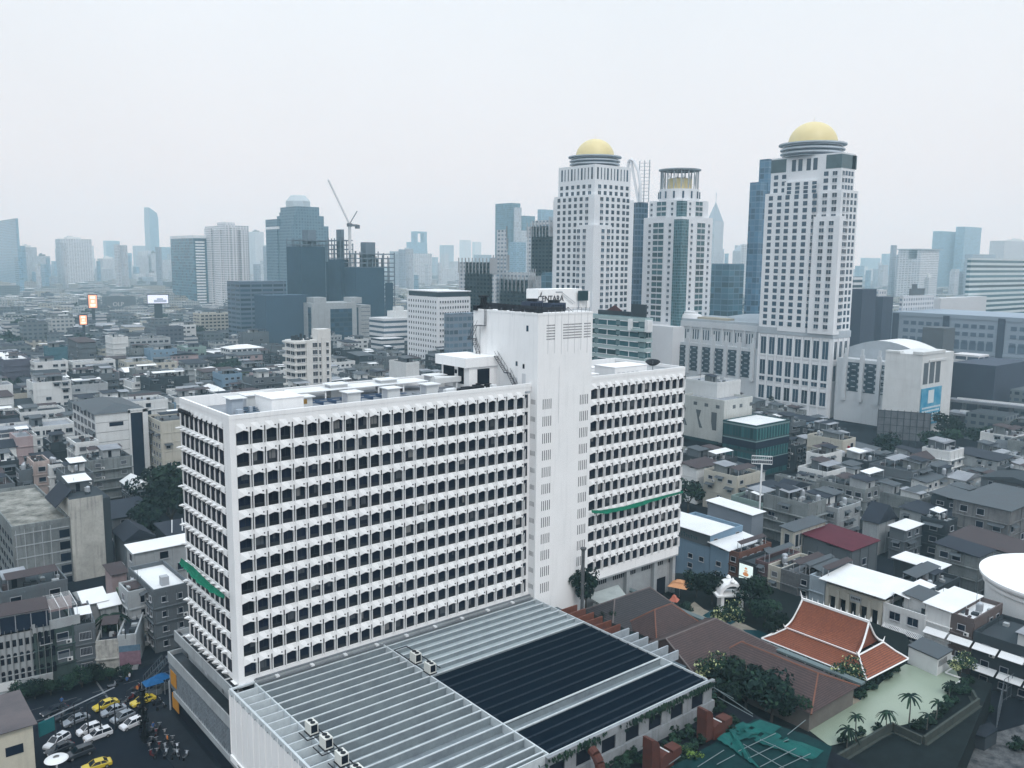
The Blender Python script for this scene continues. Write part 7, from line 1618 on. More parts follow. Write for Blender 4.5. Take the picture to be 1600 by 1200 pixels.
part('picture', b, [emis('pic_orange', (.75, .32, .12), .7), emis('pic_tan', (.85, .6, .4), .8)], sc_)
RX('shophouse with red curtained balconies right of the bright screen', 'shophouse', 112.2, 1181, 1201, 880, 12, wall=mat('reddish_wall', (.13, .085, .09), .85, var=.5, scale=.8), seed=105, p=1, kind=2, awn=.6, **rx)
RX('cream shophouse with barred windows left of the grey tiled one', 'shophouse', 112, 1201, 1221, 888, 12, wall=CREAM, seed=106, p=1, kind=2, roofm=ROOFC, **rx)
RX('grey stone-tiled blank fronted building with small red plaque', 'building', 111.7, 1221, 1248, 897, 12, wall=mat('grey_tiles', (.13, .14, .15), .8, var=.5, scale=1.2), seed=107, p=0, roofm=ROOFL, **rx)
RX('narrow grey building with two dark windows right of the tiled front', 'building', 112, 1248, 1266, 900, 12, wall=GREY, seed=108, p=1, roofm=ROOFC, **rx)
RX('pale blue grey blank end wall beside the columned hall', 'building', 111.8, 1266, 1290, 905, 12, wall=mat('pale_blue_grey', (.30, .36, .41), .85, var=.2, streak=.3), seed=109, p=0, roofm=METALW, **rx)
p0 = PXr(112, 1381, 940); t = thing('columned_hall', 'hall with big white sheet roof and cream columns behind the red pavilion', 'hall', (112, p0.y, 0)); Lc = SPAN(p0, 0, 1, 1291); hc = p0.z; claim((112, p0.y, 0), 16, Lc, 0)
b = MB(); b.box(.8, 0, 0, 15, Lc, hc-.2, m=1); b.box(0, 0, hc-2.2, .8, Lc, hc)
for i in range(6): y = .2+i*(Lc-1.0)/5; b.box(-.25, y, 0, .8, y+.7, hc-.6)
part('wall', b, [CREAM, DARK], t); b = MB(); b.hexa([(-1.2, -.8, hc+.9), (10, -.8, hc+1.6), (10, Lc+1, hc+1.6), (-1.2, Lc+1, hc+.9)], [(-1.2, -.8, hc+1.02), (10, -.8, hc+1.72), (10, Lc+1, hc+1.72), (-1.2, Lc+1, hc+1.02)]); part('sheet_roof', b, METALW, t)
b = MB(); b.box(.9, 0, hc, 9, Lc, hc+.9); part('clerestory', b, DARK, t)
b = MB(); b.box(-.32, Lc*.36, hc-1.7, -.26, Lc*.55, hc-.5, m=0)
for k in range(6): b.box(-.36, Lc*.38+k*.32, hc-1.3, -.32, Lc*.38+k*.32+.2, hc-.9, m=1)
part('name_plate', b, [OFFW, BLACKM], t)
t = RX('grey building with striped awnings on two floors right of the columned hall', 'building', 112, 1381, 1447, 962, 14, wall=WHITE2, seed=111, p=1, fh=2.7, bay=2.4, ww=1.9, wh=1.4, sill=.9, roofm=ROOFC, awn=0, ledge=0); p0 = PXr(112, 1447, 962); Lq = SPAN(p0, 0, 1, 1381); b = MB()
for z in (5.3, 2.7):
    for k in range(int(Lq/.3)): b.hexa([(-1.3, k*.3, z-.45), (-1.3, k*.3+.16, z-.45), (0, k*.3+.16, z+.15), (0, k*.3, z+.15)], [(-1.3, k*.3, z-.4), (-1.3, k*.3+.16, z-.4), (0, k*.3+.16, z+.2), (0, k*.3, z+.2)])
part('striped_awning', b, METALW, t)
RX('white shed roofed corner house right of the striped awnings', 'house', 112.3, 1447, 1486, 958, 12, wall=WHITE2, seed=112, p=.8, roof='mono', roofm=METALW, rh=.8, **rx)
RX('brick and grey building with two wall condensers near the pump house', 'building', 112.5, 1486, 1522, 968, 12, wall=mat('brick_grey', (.12, .10, .10), .9, var=.4), seed=113, p=.5, ac=.9, roofm=METALW, **rx)
t = RX('dark long shophouse row with white slatted awnings at the right edge', 'shophouse row', 112, 1522, 1660, 1030, 12, wall=DGREY, seed=114, p=.8, roofm=ROOFC, ledge=0, pier=False, **rx); p0 = PXr(112, 1660, 1030)
b = MB()
for z in (7.2, 3.4):
    for k in range(5): y = 1+k*4.3; b.hexa([(-1.4, y, z-.5), (-1.4, y+3.9, z-.5), (0, y+3.9, z+.2), (0, y, z+.2)], [(-1.4, y, z-.42), (-1.4, y+3.9, z-.42), (0, y+3.9, z+.28), (0, y, z+.28)])
part('slatted_awning', b, METALW, t, stuff=True)
# --- second rows at right
gg = B('dark green glass building with pale bands and white flat roof', 'building', 1182, 665, 18.2, 1130, 1234, wall=facade('green_glass_wall', (.012, .045, .055), (.010, .065, .075), 1.2, 4.4, .85, .8), seed=120, p=0, roofm=METALW, clutter=0, ledge=0, pier=False, par=.3)
Pg, lxg, lyg = CORN(1182, 665, 18.5, 1130, 1234); b = MB()
for z0, z1, m in ((10.2, 12.6, 1), (2.2, 6.2, 1), (12.6, 13.0, 0), (6.2, 6.5, 0), (17.4, 17.9, 0)): b.box(-.12, -.12, z0, lxg+.1, 0, z1, m=m); b.box(-.12, 0, z0, 0, lyg, z1, m=m)
for k_ in range(12): x = lxg*(k_+.3)/12; b.box(x, -.1, 13.3, x+.6, 0, 17.2, m=2); b.box(x, -.1, 6.8, x+.5, 0, 10.0, m=2)
part('glass_band', b, [mat('pale_teal_band', (.16, .24, .25), .6), GLASS, mat('light_teal_glass', (.03, .15, .16), .3, var=.4, spec=.3)], gg)
t = B('cream clad hall with dark free-form cut-outs left of the green glass building', 'hall', 1132, 626, 24, 1066, 1176, wall=mat('cream_cladding', (.48, .50, .49), .8, var=.2, scale=.2, streak=.3), seed=121, p=0, roofm=ROOFL, clutter=.3, ledge=0, pier=False, fh=6)
b = MB()
for y, q in ((3, 0), (10, 1), (17, 1)): b.poly([(-.05, y, 20), (-.05, y+2.4, 20), (-.05, y+2.4-q*.9, 16.5), (-.05, y+1.8-q*1.2, 13.5), (-.05, y-q*.8, 13.5), (-.05, y+q*.9, 17)])
for y in (2, 7, 12): b.box(-.05, y, 21.6, 0, y+1.6, 22.8)
for x in (5, 9, 15): b.box(x, -.05, 21.4, x+1.6, 0, 22.7)
part('cut_out', b, mat('dark_cutout', (.10, .115, .13)), t)
b = MB(); b.box(-4, -1, 6.5, -.02, 24, 9.5, m=0); b.box(-4.1, -1.1, 9.5, -3.9, 24, 10.6, m=1); b.box(-4, -1, 3.0, -.02, 24, 6.5, m=2); part('podium_band', b, [DARK, GLASST, MATS['cream_cladding']], t)
t = B('white low block joined behind the cream clad hall', 'building', 1121, 598, 29, 1066, 1122.5, Lx=14, wall=WHITE2, seed=122, p=0, roofm=ROOFL, clutter=.6, ledge=0, pier=False)
B('blue grey corrugated shed with bright white mono-pitch roof', 'shed', 1175, 806, 9.5, 1106, 1193, wall=mat('blue_grey_sheet', (.19, .22, .26), .7, var=.2), seed=123, p=0, roof='mono', roofm=METALW, rh=1.4, ledge=0, pier=False)
B('grey concrete house with two small windows and roof rails', 'house', 1275, 756, 9.5, 1211, 1283, wall=STAIN, seed=124, p=.25, roofm=ROOFC, clutter=1.2, **shop)
B('long stained apartment house right of the two-windowed concrete house', 'apartment block', 1352, 765, 10.5, 1276, 1375, wall=STAIN, seed=125, p=.9, roofm=ROOFC, clutter=1.6, ac=.4, **shop)
B('glazed veranda house with grey sheet roof in the right foreground', 'house', 1240, 832, 10, 1221, 1289, wall=CREAM, seed=126, p=1, roof='mono', roofm=TIN, rh=1.2, fh=5, bay=1.6, ww=1.3, wh=3.0, sill=1.2, ledge=0)
t = B('cream white block with red vertical sign in the right middle distance', 'building', 1317, 688, 13.5, 1262, 1337, wall=CREAM, seed=127, p=.35, roofm=ROOFC, clutter=1.3, fh=3.1); b = MB(); b.box(3.2, -.9, 3.5, 3.5, 0, 12.0); part('red_sign', b, mat('red_sign', (.28, .03, .05), .6), t)
B('low house with large dark red metal roof behind the screen row', 'house', 1330, 862, 8, 1255, 1376, Lx=12, wall=GREY, seed=128, p=.2, roof='mono', roofm=mat('maroon_roof', (.085, .018, .03), .7, var=.3), rh=1.8, ledge=0)
t = thing('arched_canopy', 'grey translucent barrel canopy over a terrace behind the tiled front', 'canopy', tuple(G(1262, 896, 9.6))); b = MB()
for i in range(8):
    a0, a1 = math.pi*(.1+.8*i/8), math.pi*(.1+.8*(i+1)/8); b.hexa([(0, 4*math.cos(a0), 1.6*math.sin(a0)), (9, 4*math.cos(a0), 1.6*math.sin(a0)), (9, 4*math.cos(a1), 1.6*math.sin(a1)), (0, 4*math.cos(a1), 1.6*math.sin(a1))], [(0, 4.1*math.cos(a0), 1.72*math.sin(a0)), (9, 4.1*math.cos(a0), 1.72*math.sin(a0)), (9, 4.1*math.cos(a1), 1.72*math.sin(a1)), (0, 4.1*math.cos(a1), 1.72*math.sin(a1))])
for y in (-3.6, 3.6):
    for x in (.2, 8.8): b.box(x, y, -9.6, x+.15, y+.15, .5)
part('canopy', b, TIN, t)
B('steep dark gabled house with pale gable wall in the right field', 'house', 1372, 818, 8.5, 1349, 1398, wall=OFFW, seed=129, p=.1, roof='gabley', roofm=DTIN, rh=4.2, ledge=0)
B('small terrace house with white sheet roof right of the steep gable', 'house', 1414, 830, 8, 1391, 1440, wall=GREY, seed=130, p=.7, roof='mono', roofm=METALW, rh=.8, ledge=.4, **shop)
B('stained corner house with dark tin roof and tiered awnings', 'house', 1529, 872, 10.5, 1462, 1552, wall=STAIN, seed=131, p=.3, pL=.25, roof='mono', roofm=DTIN, rh=1.6, awn=.9, **shop)
B('big bleak concrete apartment block with low sheet roof at the right', 'apartment block', 1578, 800, 13.0, 1490, 1640, wall=mat('dark_stained', (.17, .175, .18), .9, var=.6, scale=.25, streak=.8, fine=.4, dirt=(.06, .065, .075)), seed=132, p=.6, roof='mono', roofm=TIN, rh=.6, awn=.2, fh=3.0)
B('dark house with patched awnings between the steep gable and the bleak block', 'house', 1480, 815, 9, 1440, 1496, wall=DGREY, seed=133, p=.7, roofm=ROOFC, clutter=1.6, **shop)
B('dark flat roofed hall behind the striped awning building', 'building', 1452, 925, 8.8, 1395, 1500, wall=DGREY, seed=134, p=.4, roofm=ROOFC, clutter=2.0, **shop)
B('long low shed with pale grey sheet roof behind the columned hall', 'shed', 1463, 893, 8.5, 1397, 1482, wall=DGREY, seed=135, p=0, roof='mono', roofm=METALW, rh=.8, ledge=0)
B('small block with bright white roof sheet behind the white corner house', 'house', 1486, 948, 9.6, 1451, 1512, wall=DGREY, seed=136, p=.2, roof='mono', roofm=METALW, rh=.5, ledge=0)
# white drum roof at the right edge
c_ = G(1668, 905, 13); dr = thing('round_canopy', 'huge round white drum roof cut by the right edge', 'round roof', (c_.x, c_.y, 0)); Rr = (G(1557, 915, 13)-c_).length; Rr = Rr*.93; b = MB()
b.lathe([(Rr*.90, 4.5), (Rr*.92, 10.6), (Rr*.95, 10.9), (Rr*.955, 11.6), (Rr*.99, 12.2), (Rr, 12.6), (Rr, 13.0), (Rr*.97, 13.1), (Rr*.5, 13.4), (.5, 13.6)], 64); part('roof', b, WHITE, dr, smooth=False); b = MB(); b.lathe([(Rr*.8, 0), (Rr*.8, 4.6)], 32); part('base', b, GREY, dr); claim((c_.x-Rr, c_.y-Rr, 0), 2*Rr, 2*Rr, 0)
b = MB(); q = [G(*w, 1.0) for w in ((1530, 985), (1575, 940), (1600, 960), (1600, 1010), (1560, 1000))]; b.prism([(p.x, p.y) for p in reversed(q)], 0, .05) if False else None
# billboard frame on a pole, street signs on the right
p0 = PXr(150, 1188, 772); fb = thing('frame_billboard', 'pale lattice billboard frame standing on a single white pole', 'billboard', (p0.x, p0.y, 0), -.9); b = MB(); z1 = HT(p0.x, p0.y, 725); b.tube((0, 0, 0), (0, 0, z1), .22, 8); part('pole', b, METALW, fb); b = MB(); z2 = HT(p0.x, p0.y, 713)
for k in range(3): b.tube((-2.6, 0, z1+(z2-z1)*k/2), (2.6, 0, z1+(z2-z1)*k/2), .07, 4); b.tube((-2.6, .6, z1+(z2-z1)*k/2), (2.6, .6, z1+(z2-z1)*k/2), .07, 4)
for k in range(11): x = -2.6+k*.52; b.tube((x, 0, z1), (x, 0, z2), .05, 4); b.tube((x, 0, z2), (x, .6, z2), .05, 4)
part('lattice', b, METALW, fb)
# elevated road and railway at the far right
b = MB(); e0, e1 = G(1484, 641, 8), G(1640, 668, 8)
def strip(b, p, q, w, z0, z1, m=0):
    d = (q-p); d.z = 0; d.normalize(); n = Vector((-d.y, d.x, 0))*w/2; b.prism([(p.x-n.x, p.y-n.y), (q.x-n.x, q.y-n.y), (q.x+n.x, q.y+n.y), (p.x+n.x, p.y+n.y)], z0, z1, m)
for v0, v1, w, z in ((641, 664, 9, 8), (622, 640, 7, 9), (605, 617, 7, 10)):
    p, q = G(1484, v0, z), G(1660, v1, z); strip(b, p, q, w, z-1.2, z); strip(b, p+Vector((-.0, -w/2, 0)), q+Vector((0, -w/2, 0)), .3, z, z+.9, 1)
    for k in range(8): c = p.lerp(q, k/7); b.box(c.x-.8, c.y-.8, 0, c.x+.8, c.y+.8, z-1.2)
struct('elevated_road', b, [mat('viaduct_concrete', (.20, .22, .25), .85, var=.3), METALW])
# ================================================================ street at lower left
b = MB(); b.box(-60, 26.9, 0, 4, 44.2, .02); b.box(-60, -75, 0, -6.5, 26.89, .021); b.box(4, 28.0, 0, 60, 41, .02) ; struct('road', b, ASPH)
b = MB(); b.box(-6.5, -75, 0, -1.7, 26.89, .14); b.box(-60, 44.2, 0, 60, 46.2, .14); b.box(4, 26.7, 0, 60, 28, .14); struct('pavement', b, mat('wet_pavement', (.014, .019, .027), .8, var=.5, scale=.5, fine=.3))
b = MB()
for k in range(9): b.box(-40+k*5, 35.4, .024, -37.4+k*5, 35.55, .028)
for k in range(9): b.box(-40+k*5, 39.6, .024, -37.4+k*5, 39.7, .028)
b.box(-8.6, 27.5, .0245, -8.3, 43.5, .0285)
struct('lane_marking', b, mat('worn_marking', (.16, .17, .18), .9, var=.7, scale=1.5))
CW = {'white': mat('white_car_paint', (.60, .62, .66), .25, var=.05, spec=.6), 'yellow': mat('taxi_yellow', (.52, .40, .03), .3, var=.1, spec=.5), 'silver': mat('silver_car_paint', (.28, .31, .35), .3, var=.05, metal=.4), 'dark': mat('dark_car_paint', (.02, .025, .035), .25, var=.1, spec=.6), 'teal': mat('teal_taxi_paint', (.02, .12, .14), .3)}
CG = glass('car_glass', (.008, .012, .02), .08); TYRE = mat('tyre', (.012, .012, .014), .9); RIM = mat('wheel_rim', (.25, .26, .28), .4, metal=.5); LAMP = mat('lamp_glass', (.5, .52, .55), .2); RLAMP = mat('tail_lamp', (.25, .01, .01), .3)
def car_proto(kind, col, sunroof=False):
    """x forward, metres"""
    S = {'suv': ([(-2.3, .45), (-2.35, 1.0), (-2.25, 1.12), (1.0, 1.12), (2.1, .98), (2.3, .75), (2.3, .4)], [(-2.2, 1.1), (-2.0, 1.68), (.35, 1.72), (1.15, 1.12)]), 'sedan': ([(-2.25, .4), (-2.3, .85), (-2.1, .98), (1.0, .98), (2.15, .82), (2.3, .62), (2.3, .35)], [(-1.75, .96), (-1.1, 1.42), (.35, 1.45), (1.15, .96)]), 'hatch': ([(-2.1, .4), (-2.15, .95), (-2.0, 1.05), (.95, 1.02), (1.95, .85), (2.05, .6), (2.05, .35)], [(-1.98, 1.03), (-1.6, 1.52), (.3, 1.56), (1.15, 1.0)])}[kind]
    t = bpy.data.objects.new('parked_car', None); COL.objects.link(t); W2 = .9
    lo, cab = S; b = MB(); n = len(lo)
    def ring(y, ins): return [(x*(1-ins*.02), y, z) for x, z in lo]
    secs = [(-W2+.0, .35), (-W2, .0), (W2, .0), (W2-.0, .35)]
    L = [[(x*.97, -W2, z if z < .6 else z-.08) for x, z in lo], [(x, -W2+.1, z) for x, z in lo], [(x, W2-.1, z) for x, z in lo], [(x*.97, W2, z if z < .6 else z-.08) for x, z in lo]]
    for i in range(3):
        for j in range(n): k = (j+1) % n; b.quad(L[i][j], L[i][k], L[i+1][k], L[i+1][j])
    b.poly(L[0]); b.poly(L[3][::-1])
    # roof and pillars in paint
    r = cab; zi = .12
    b.poly([(r[1][0]+.05, -W2+.22, r[1][1]+.03), (r[2][0]-.05, -W2+.22, r[2][1]+.03), (r[2][0]-.05, W2-.22, r[2][1]+.03), (r[1][0]+.05, W2-.22, r[1][1]+.03)])
    for s in (-1, 1):
        for (xa, za), (xb, zb) in ((r[0], r[1]), (r[3], r[2]), ((-.55, 1.0), (-.55, r[1][1]))): b.tube((xa, s*(W2-.08), za), (xb, s*(W2-.24), zb), .06, 4)
    bevel_o = part('body', b, CW[col], t)
    b = MB(); y0, y1 = W2-.1, W2-.25
    b.hexa([(r[0][0], -y0, r[0][1]), (r[3][0], -y0, r[3][1]), (r[3][0], y0, r[3][1]), (r[0][0], y0, r[0][1])], [(r[1][0], -y1, r[1][1]), (r[2][0], -y1, r[2][1]), (r[2][0], y1, r[2][1]), (r[1][0], y1, r[1][1])])
    if sunroof: b.box(-.9, -.4, r[1][1]+.03, .1, .4, r[1][1]+.06)
    part('windows', b, CG, t)
    for x in (-1.4, 1.4):
        for s in (-1, 1):
            b = MB(); b.tube((x, s*(W2-.2), .33), (x, s*(W2+.01), .33), .34, 14); w = part('wheel', b, TYRE, t); b = MB(); b.tube((x, s*(W2+.0), .33), (x, s*(W2+.02), .33), .2, 10); part('rim', b, RIM, w)
    xf = lo[-2][0]; xr = lo[1][0]
    for s in (-.62, .62):
        b = MB(); b.box(xf-.15, s-.18, .58, xf+.02, s+.18, .74); part('headlight', b, LAMP, t); b = MB(); b.box(xr-.02, s-.16, .68, xr+.1, s+.16, .88); part('taillight', b, RLAMP, t)
    return t
def put_car(t, first, f, r, lbl, grp='vehicles on the street', s=.86):
    p, q = G(*f, 0), G(*r, 0); c = (p+q)/2; rz = math.atan2(p.y-q.y, p.x-q.x)
    if first: t.location = (c.x, c.y, .03); t.rotation_euler = (0, 0, rz); t.scale = (s,)*3; tag(t, lbl, 'car', grp); return t
    o = copy_tree(t, (c.x, c.y, .03), rz, lbl, grp, s); o['category'] = 'car'; return o
suv = car_proto('suv', 'white', True); put_car(suv, True, (130, 1163), (176, 1146), 'white SUV with dark sunroof nearest the bottom of the junction')
put_car(suv, False, (78, 1172), (100, 1158), 'white high-roofed car beside the bottom left house')
hw = car_proto('hatch', 'white'); put_car(hw, True, (117, 1153), (160, 1137), 'white hatchback just behind the sunroof SUV'); put_car(hw, False, (190, 1143), (222, 1129), 'white hatchback at the right end of the lower queue')
ss = car_proto('sedan', 'silver'); put_car(ss, True, (98, 1138), (139, 1122), 'silver sedan behind the white hatchback pair'); put_car(ss, False, (163, 1120), (192, 1110), 'silver grey sedan below the yellow taxi')
hs = car_proto('hatch', 'silver'); put_car(hs, True, (177, 1132), (206, 1119), 'silver hatchback in the middle of the junction queue')
ty = car_proto('sedan', 'yellow'); put_car(ty, True, (147, 1113), (184, 1099), 'yellow taxi left of the two in the far lane'); put_car(ty, False, (204, 1107), (243, 1092), 'yellow taxi right, near the blue stall roofs'); put_car(ty, False, (135, 1206), (168, 1196), 'yellow taxi cut by the bottom edge of the photo')
dk_ = car_proto('suv', 'dark'); put_car(dk_, True, (108, 1188), (140, 1176), 'black SUV alone near the bottom edge'); put_car(dk_, False, (88, 1128), (120, 1116), 'dark SUV parked left of the silver sedan')
dk2 = car_proto('sedan', 'dark'); put_car(dk2, True, (72, 1120), (98, 1110), 'dark sedan by the teal road sign'); put_car(dk2, False, (82, 1180), (104, 1170), 'dark sedan under the white canopy disc')
# people: one continuous skinned body, shared
def person_mesh():
    me = bpy.data.meshes.new('p'); V = [(0, 0, .95), (0, 0, 1.2), (0, 0, 1.42), (0, 0, 1.52), (0, .01, 1.68), (.1, 0, .9), (.12, .03, .5), (.13, 0, .06), (.14, -.12, .03), (-.1, 0, .9), (-.12, -.05, .5), (-.13, .02, .06), (-.14, -.1, .03), (.2, 0, 1.38), (.27, .02, 1.12), (.26, -.1, .9), (-.2, 0, 1.38), (-.27, .02, 1.12), (-.26, -.1, .9)]
    Ed = [(0, 1), (1, 2), (2, 3), (3, 4), (0, 5), (5, 6), (6, 7), (7, 8), (0, 9), (9, 10), (10, 11), (11, 12), (2, 13), (13, 14), (14, 15), (2, 16), (16, 17), (17, 18)]
    R = [.14, .15, .16, .06, .11, .09, .065, .045, .04, .09, .065, .045, .04, .065, .045, .035, .065, .045, .035]
    me.from_pydata(V, Ed, []); o = bpy.data.objects.new('p', me); COL.objects.link(o); o.modifiers.new('s', 'SKIN')
    for i, v in enumerate(me.skin_vertices[0].data): v.radius = (R[i], R[i]*.8); v.use_root = (i == 0)
    sb = o.modifiers.new('u', 'SUBSURF'); sb.levels = 1; sb.render_levels = 1
    m2 = bpy.data.meshes.new_from_object(o.evaluated_get(bpy.context.evaluated_depsgraph_get())); bpy.data.objects.remove(o); m2.name = 'person'; return m2
def person_variant(base, shirt, trouser, skin=(.25, .15, .10)):
    m = base.copy(); m.materials.clear()
    for n_, c in ((shirt[0], shirt[1]), (trouser[0], trouser[1]), ('skin', skin), ('black_hair', (.01, .01, .01))): m.materials.append(mat(n_, c, .8, var=.1))
    for p in m.polygons:
        z = p.center.z; x = abs(p.center.x); p.material_index = 3 if z > 1.70 or (z > 1.58 and p.center.y > .04) else 2 if z > 1.48 or (x > .2 and z < 1.15) else 0 if z > .92 else 1
    return m
PB = person_mesh()
PV = [person_variant(PB, ('white_shirt', (.55, .56, .6)), ('navy_trousers', (.02, .025, .05))), person_variant(PB, ('blue_shirt', (.05, .12, .28)), ('dark_trousers', (.02, .02, .025))), person_variant(PB, ('orange_vest', (.5, .16, .03)), ('dark_trousers', (.02, .02, .025)))]
for i, (u, v, k, l) in enumerate(((226-0, 1120, 0, 'person in white shirt on the pavement by the dark pole'), (133, 1172, 0, 'person in white shirt standing alone on the open road'), (199, 1072, 1, 'person in blue shirt near the footbridge stair'), (203, 1066, 0, 'person in white shirt crossing toward the footbridge'), (215, 1086, 2, 'person in orange vest beside the right yellow taxi'), (240, 1145, 1, 'person in blue shirt among the parked motorbikes'), (262, 1165, 2, 'person in orange vest by the lattice screen wall'), (97, 1104, 1, 'person in blue shirt on the far pavement by the hedge'))):
    p = G(u, v, 0); o = link('person', PV[k], None, (p.x, p.y, .14 if p.x > -6.5 else .03), i*1.3); tag(o, l, 'person')
# motorbikes
mbk = MB(); 
def motorbike(col):
    t = bpy.data.objects.new('motorbike', None); COL.objects.link(t); b = MB()
    b.hexa([(-.7, -.14, .5), (.1, -.16, .35), (.1, .16, .35), (-.7, .14, .5)], [(-.85, -.1, .8), (.05, -.14, .72), (.05, .14, .72), (-.85, .1, .8)]); b.hexa([(.1, -.12, .3), (.5, -.15, .35), (.5, .15, .35), (.1, .12, .3)], [(.2, -.1, .55), (.5, -.16, 1.0), (.5, .16, 1.0), (.2, .1, .55)])
    part('body', b, col, t); b = MB(); b.hexa([(-.8, -.13, .8), (.05, -.13, .73), (.05, .13, .73), (-.8, .13, .8)], [(-.8, -.11, .9), (.0, -.11, .82), (.0, .11, .82), (-.8, .11, .9)]); part('seat', b, BLACKM, t)
    b = MB(); b.tube((.42, -.33, 1.05), (.42, .33, 1.05), .025, 5); b.tube((.45, 0, 1.05), (.72, 0, .3), .035, 5); part('handlebar', b, STEEL, t)
    for x in (-.62, .72): b = MB(); b.tube((x, -.05, .28), (x, .05, .28), .28, 14); part('wheel', b, TYRE, t)
    return t
mp = [motorbike(CW['dark']), motorbike(CW['silver']), motorbike(mat('red_moto', (.09, .012, .015), .4))]
rm_ = random.Random(6); spots = [(236+dx*11+rm_.uniform(-3, 3), 1140+dy*11+rm_.uniform(-3, 3)) for dy in range(5) for dx in range(6) if (dx+dy) > 0 and 236+dx*11 < 250+dy*13][:24]+[(176, 1075), (186, 1068), (205, 1094), (214, 1078), (196, 1100), (246, 1101), (252, 1110)]
cn = ['black', 'silver', 'red']; names_m = ['first', 'second', 'third', 'fourth', 'fifth', 'sixth', 'seventh', 'eighth', 'ninth', 'tenth', 'eleventh', 'twelfth', 'thirteenth', 'fourteenth', 'fifteenth', 'sixteenth', 'seventeenth', 'eighteenth', 'nineteenth', 'twentieth', 'twenty-first', 'twenty-second', 'twenty-third', 'twenty-fourth', 'twenty-fifth']
used = {0: 0, 1: 0, 2: 0}; first = [True]*3
order = sorted(range(len(spots)), key=lambda i: spots[i][1])
for n_, i in enumerate(order):
    u, v = spots[i]; k = rm_.choice((0, 0, 0, 1, 1, 2)) if n_ > 2 else n_; p = G(u, v, 0); rz = rm_.uniform(-.5, .5)+(1.2 if v > 1125 else .1); used[k] += 1
    lbl = '%s motorbike, %s of the %s ones counted down the street' % (cn[k], names_m[used[k]-1], cn[k]); loc = (p.x, p.y, .14 if p.x > -6.5 and p.y < 26.8 else .03)
    if first[k]: o = mp[k]; o.location = loc; o.rotation_euler = (0, 0, rz); tag(o, lbl, 'motorbike', 'motorbikes on the street'); first[k] = False
    else: o = copy_tree(mp[k], loc, rz, lbl, 'motorbikes on the street'); o['category'] = 'motorbike'
for k in range(3):
    if first[k]: [bpy.data.objects.remove(c) for c in list(mp[k].children)]; bpy.data.objects.remove(mp[k])
# stalls with blue roofs
for i, (u, v, l) in enumerate(((240, 1085, 'blue tarpaulin stall roof nearest the right yellow taxi'), (252, 1078, 'blue tarpaulin stall roof against the side wing corner'))):
    p = G(u, v, 0); t = thing('market_stall', l, 'stall', (p.x, p.y, 0), .2*i); b = MB(); b.hexa([(-1.5, -1.2, 2.2), (1.5, -1.2, 2.2), (1.5, 1.2, 2.2), (-1.5, 1.2, 2.2)], [(-.3, -.3, 2.9), (.3, -.3, 2.9), (.3, .3, 2.9), (-.3, .3, 2.9)]); part('canopy', b, mat('blue_tarpaulin', (.01, .09, .24), .6, var=.4, scale=1.5), t)
    for x, y in ((-1.5, -1.2), (1.5, -1.2), (1.5, 1.2), (-1.5, 1.2)): b = MB(); b.tube((x, y, 0), (x, y, 2.2), .04, 5); part('leg', b, STEEL, t)
    b = MB(); b.box(-1.2, -.6, .0, 1.2, .6, .85); part('table', b, GREY, t)
# gantry with teal road sign, lamp posts and poles
p, q = G(88, 1165, 0), G(186, 1116, 0); g_ = thing('sign_gantry', 'thin road gantry arm carrying a blank teal road sign', 'road sign', (p.x, p.y, 0), math.atan2(q.y-p.y, q.x-p.x)); Lg = (q-p).length; zg = HT(p.x, p.y, 1118)
b = MB(); b.tube((0, 0, 0), (0, 0, zg), .14, 8); part('post', b, DGREY, g_); b = MB(); b.tube((-1.5, 0, zg), (Lg*.95, 0, zg), .09, 5); part('arm', b, STEEL, g_); b = MB(); b.box(-2.4, -.12, zg-2.2, -.1, -.02, zg-.1); b.box(-2.5, -.02, zg-2.3, 0, .02, zg); part('sign_panel', b, mat('teal_sign', (.02, .15, .17), .5, var=.2), g_)
PS = [(118, 1150, 1098, 'dark street pole beside the silver sedan'), (139, 1155, 1100, 'dark street pole between white hatchback and sunroof SUV'), (158, 1150, 1090, 'dark street pole left of the yellow taxi'), (181, 1140, 1098, 'dark street pole right of the left yellow taxi'), (200, 1120, 1080, 'dark street pole in the middle of the junction'), (98, 1148, 1100, 'dark street pole by the teal sign')]
for i, (u, vb, vt, l) in enumerate(PS):
    p = G(u, vb, 0); z = HT(p.x, p.y, vt); t = thing('street_pole', l, 'pole', (p.x, p.y, 0)); b = MB(); b.tube((0, 0, 0), (0, 0, z), .13, 7, r1=.08); part('shaft', b, BLACKM, t); b = MB(); b.tube((0, 0, z), (.9, .3, z+.15), .05, 5); b.box(.7, .1, z+.05, 1.2, .45, z+.17); part('lamp_arm', b, DGREY, t)
p = G(226, 1160, 0); z = HT(p.x, p.y, 1078); t = thing('ivy_pole', 'thick dark overgrown pole in front of the motorbikes', 'pole', (p.x, p.y, 0)); b = MB(); b.tube((0, 0, 0), (0, 0, z), .28, 8); part('shaft', b, BLACKM, t); b = MB()
for k in range(500): a = rm_.uniform(0, 6.28); zz = rm_.uniform(.5, z); r_ = rm_.uniform(.25, .75); s = .16; c = Vector((r_*math.cos(a), r_*math.sin(a), zz)); b.quad(c+Vector((-s, 0, 0)), c+Vector((0, s, -s)), c+Vector((s, 0, 0)), c+Vector((0, -s, s)))
part('foliage', b, LEAFD, t)
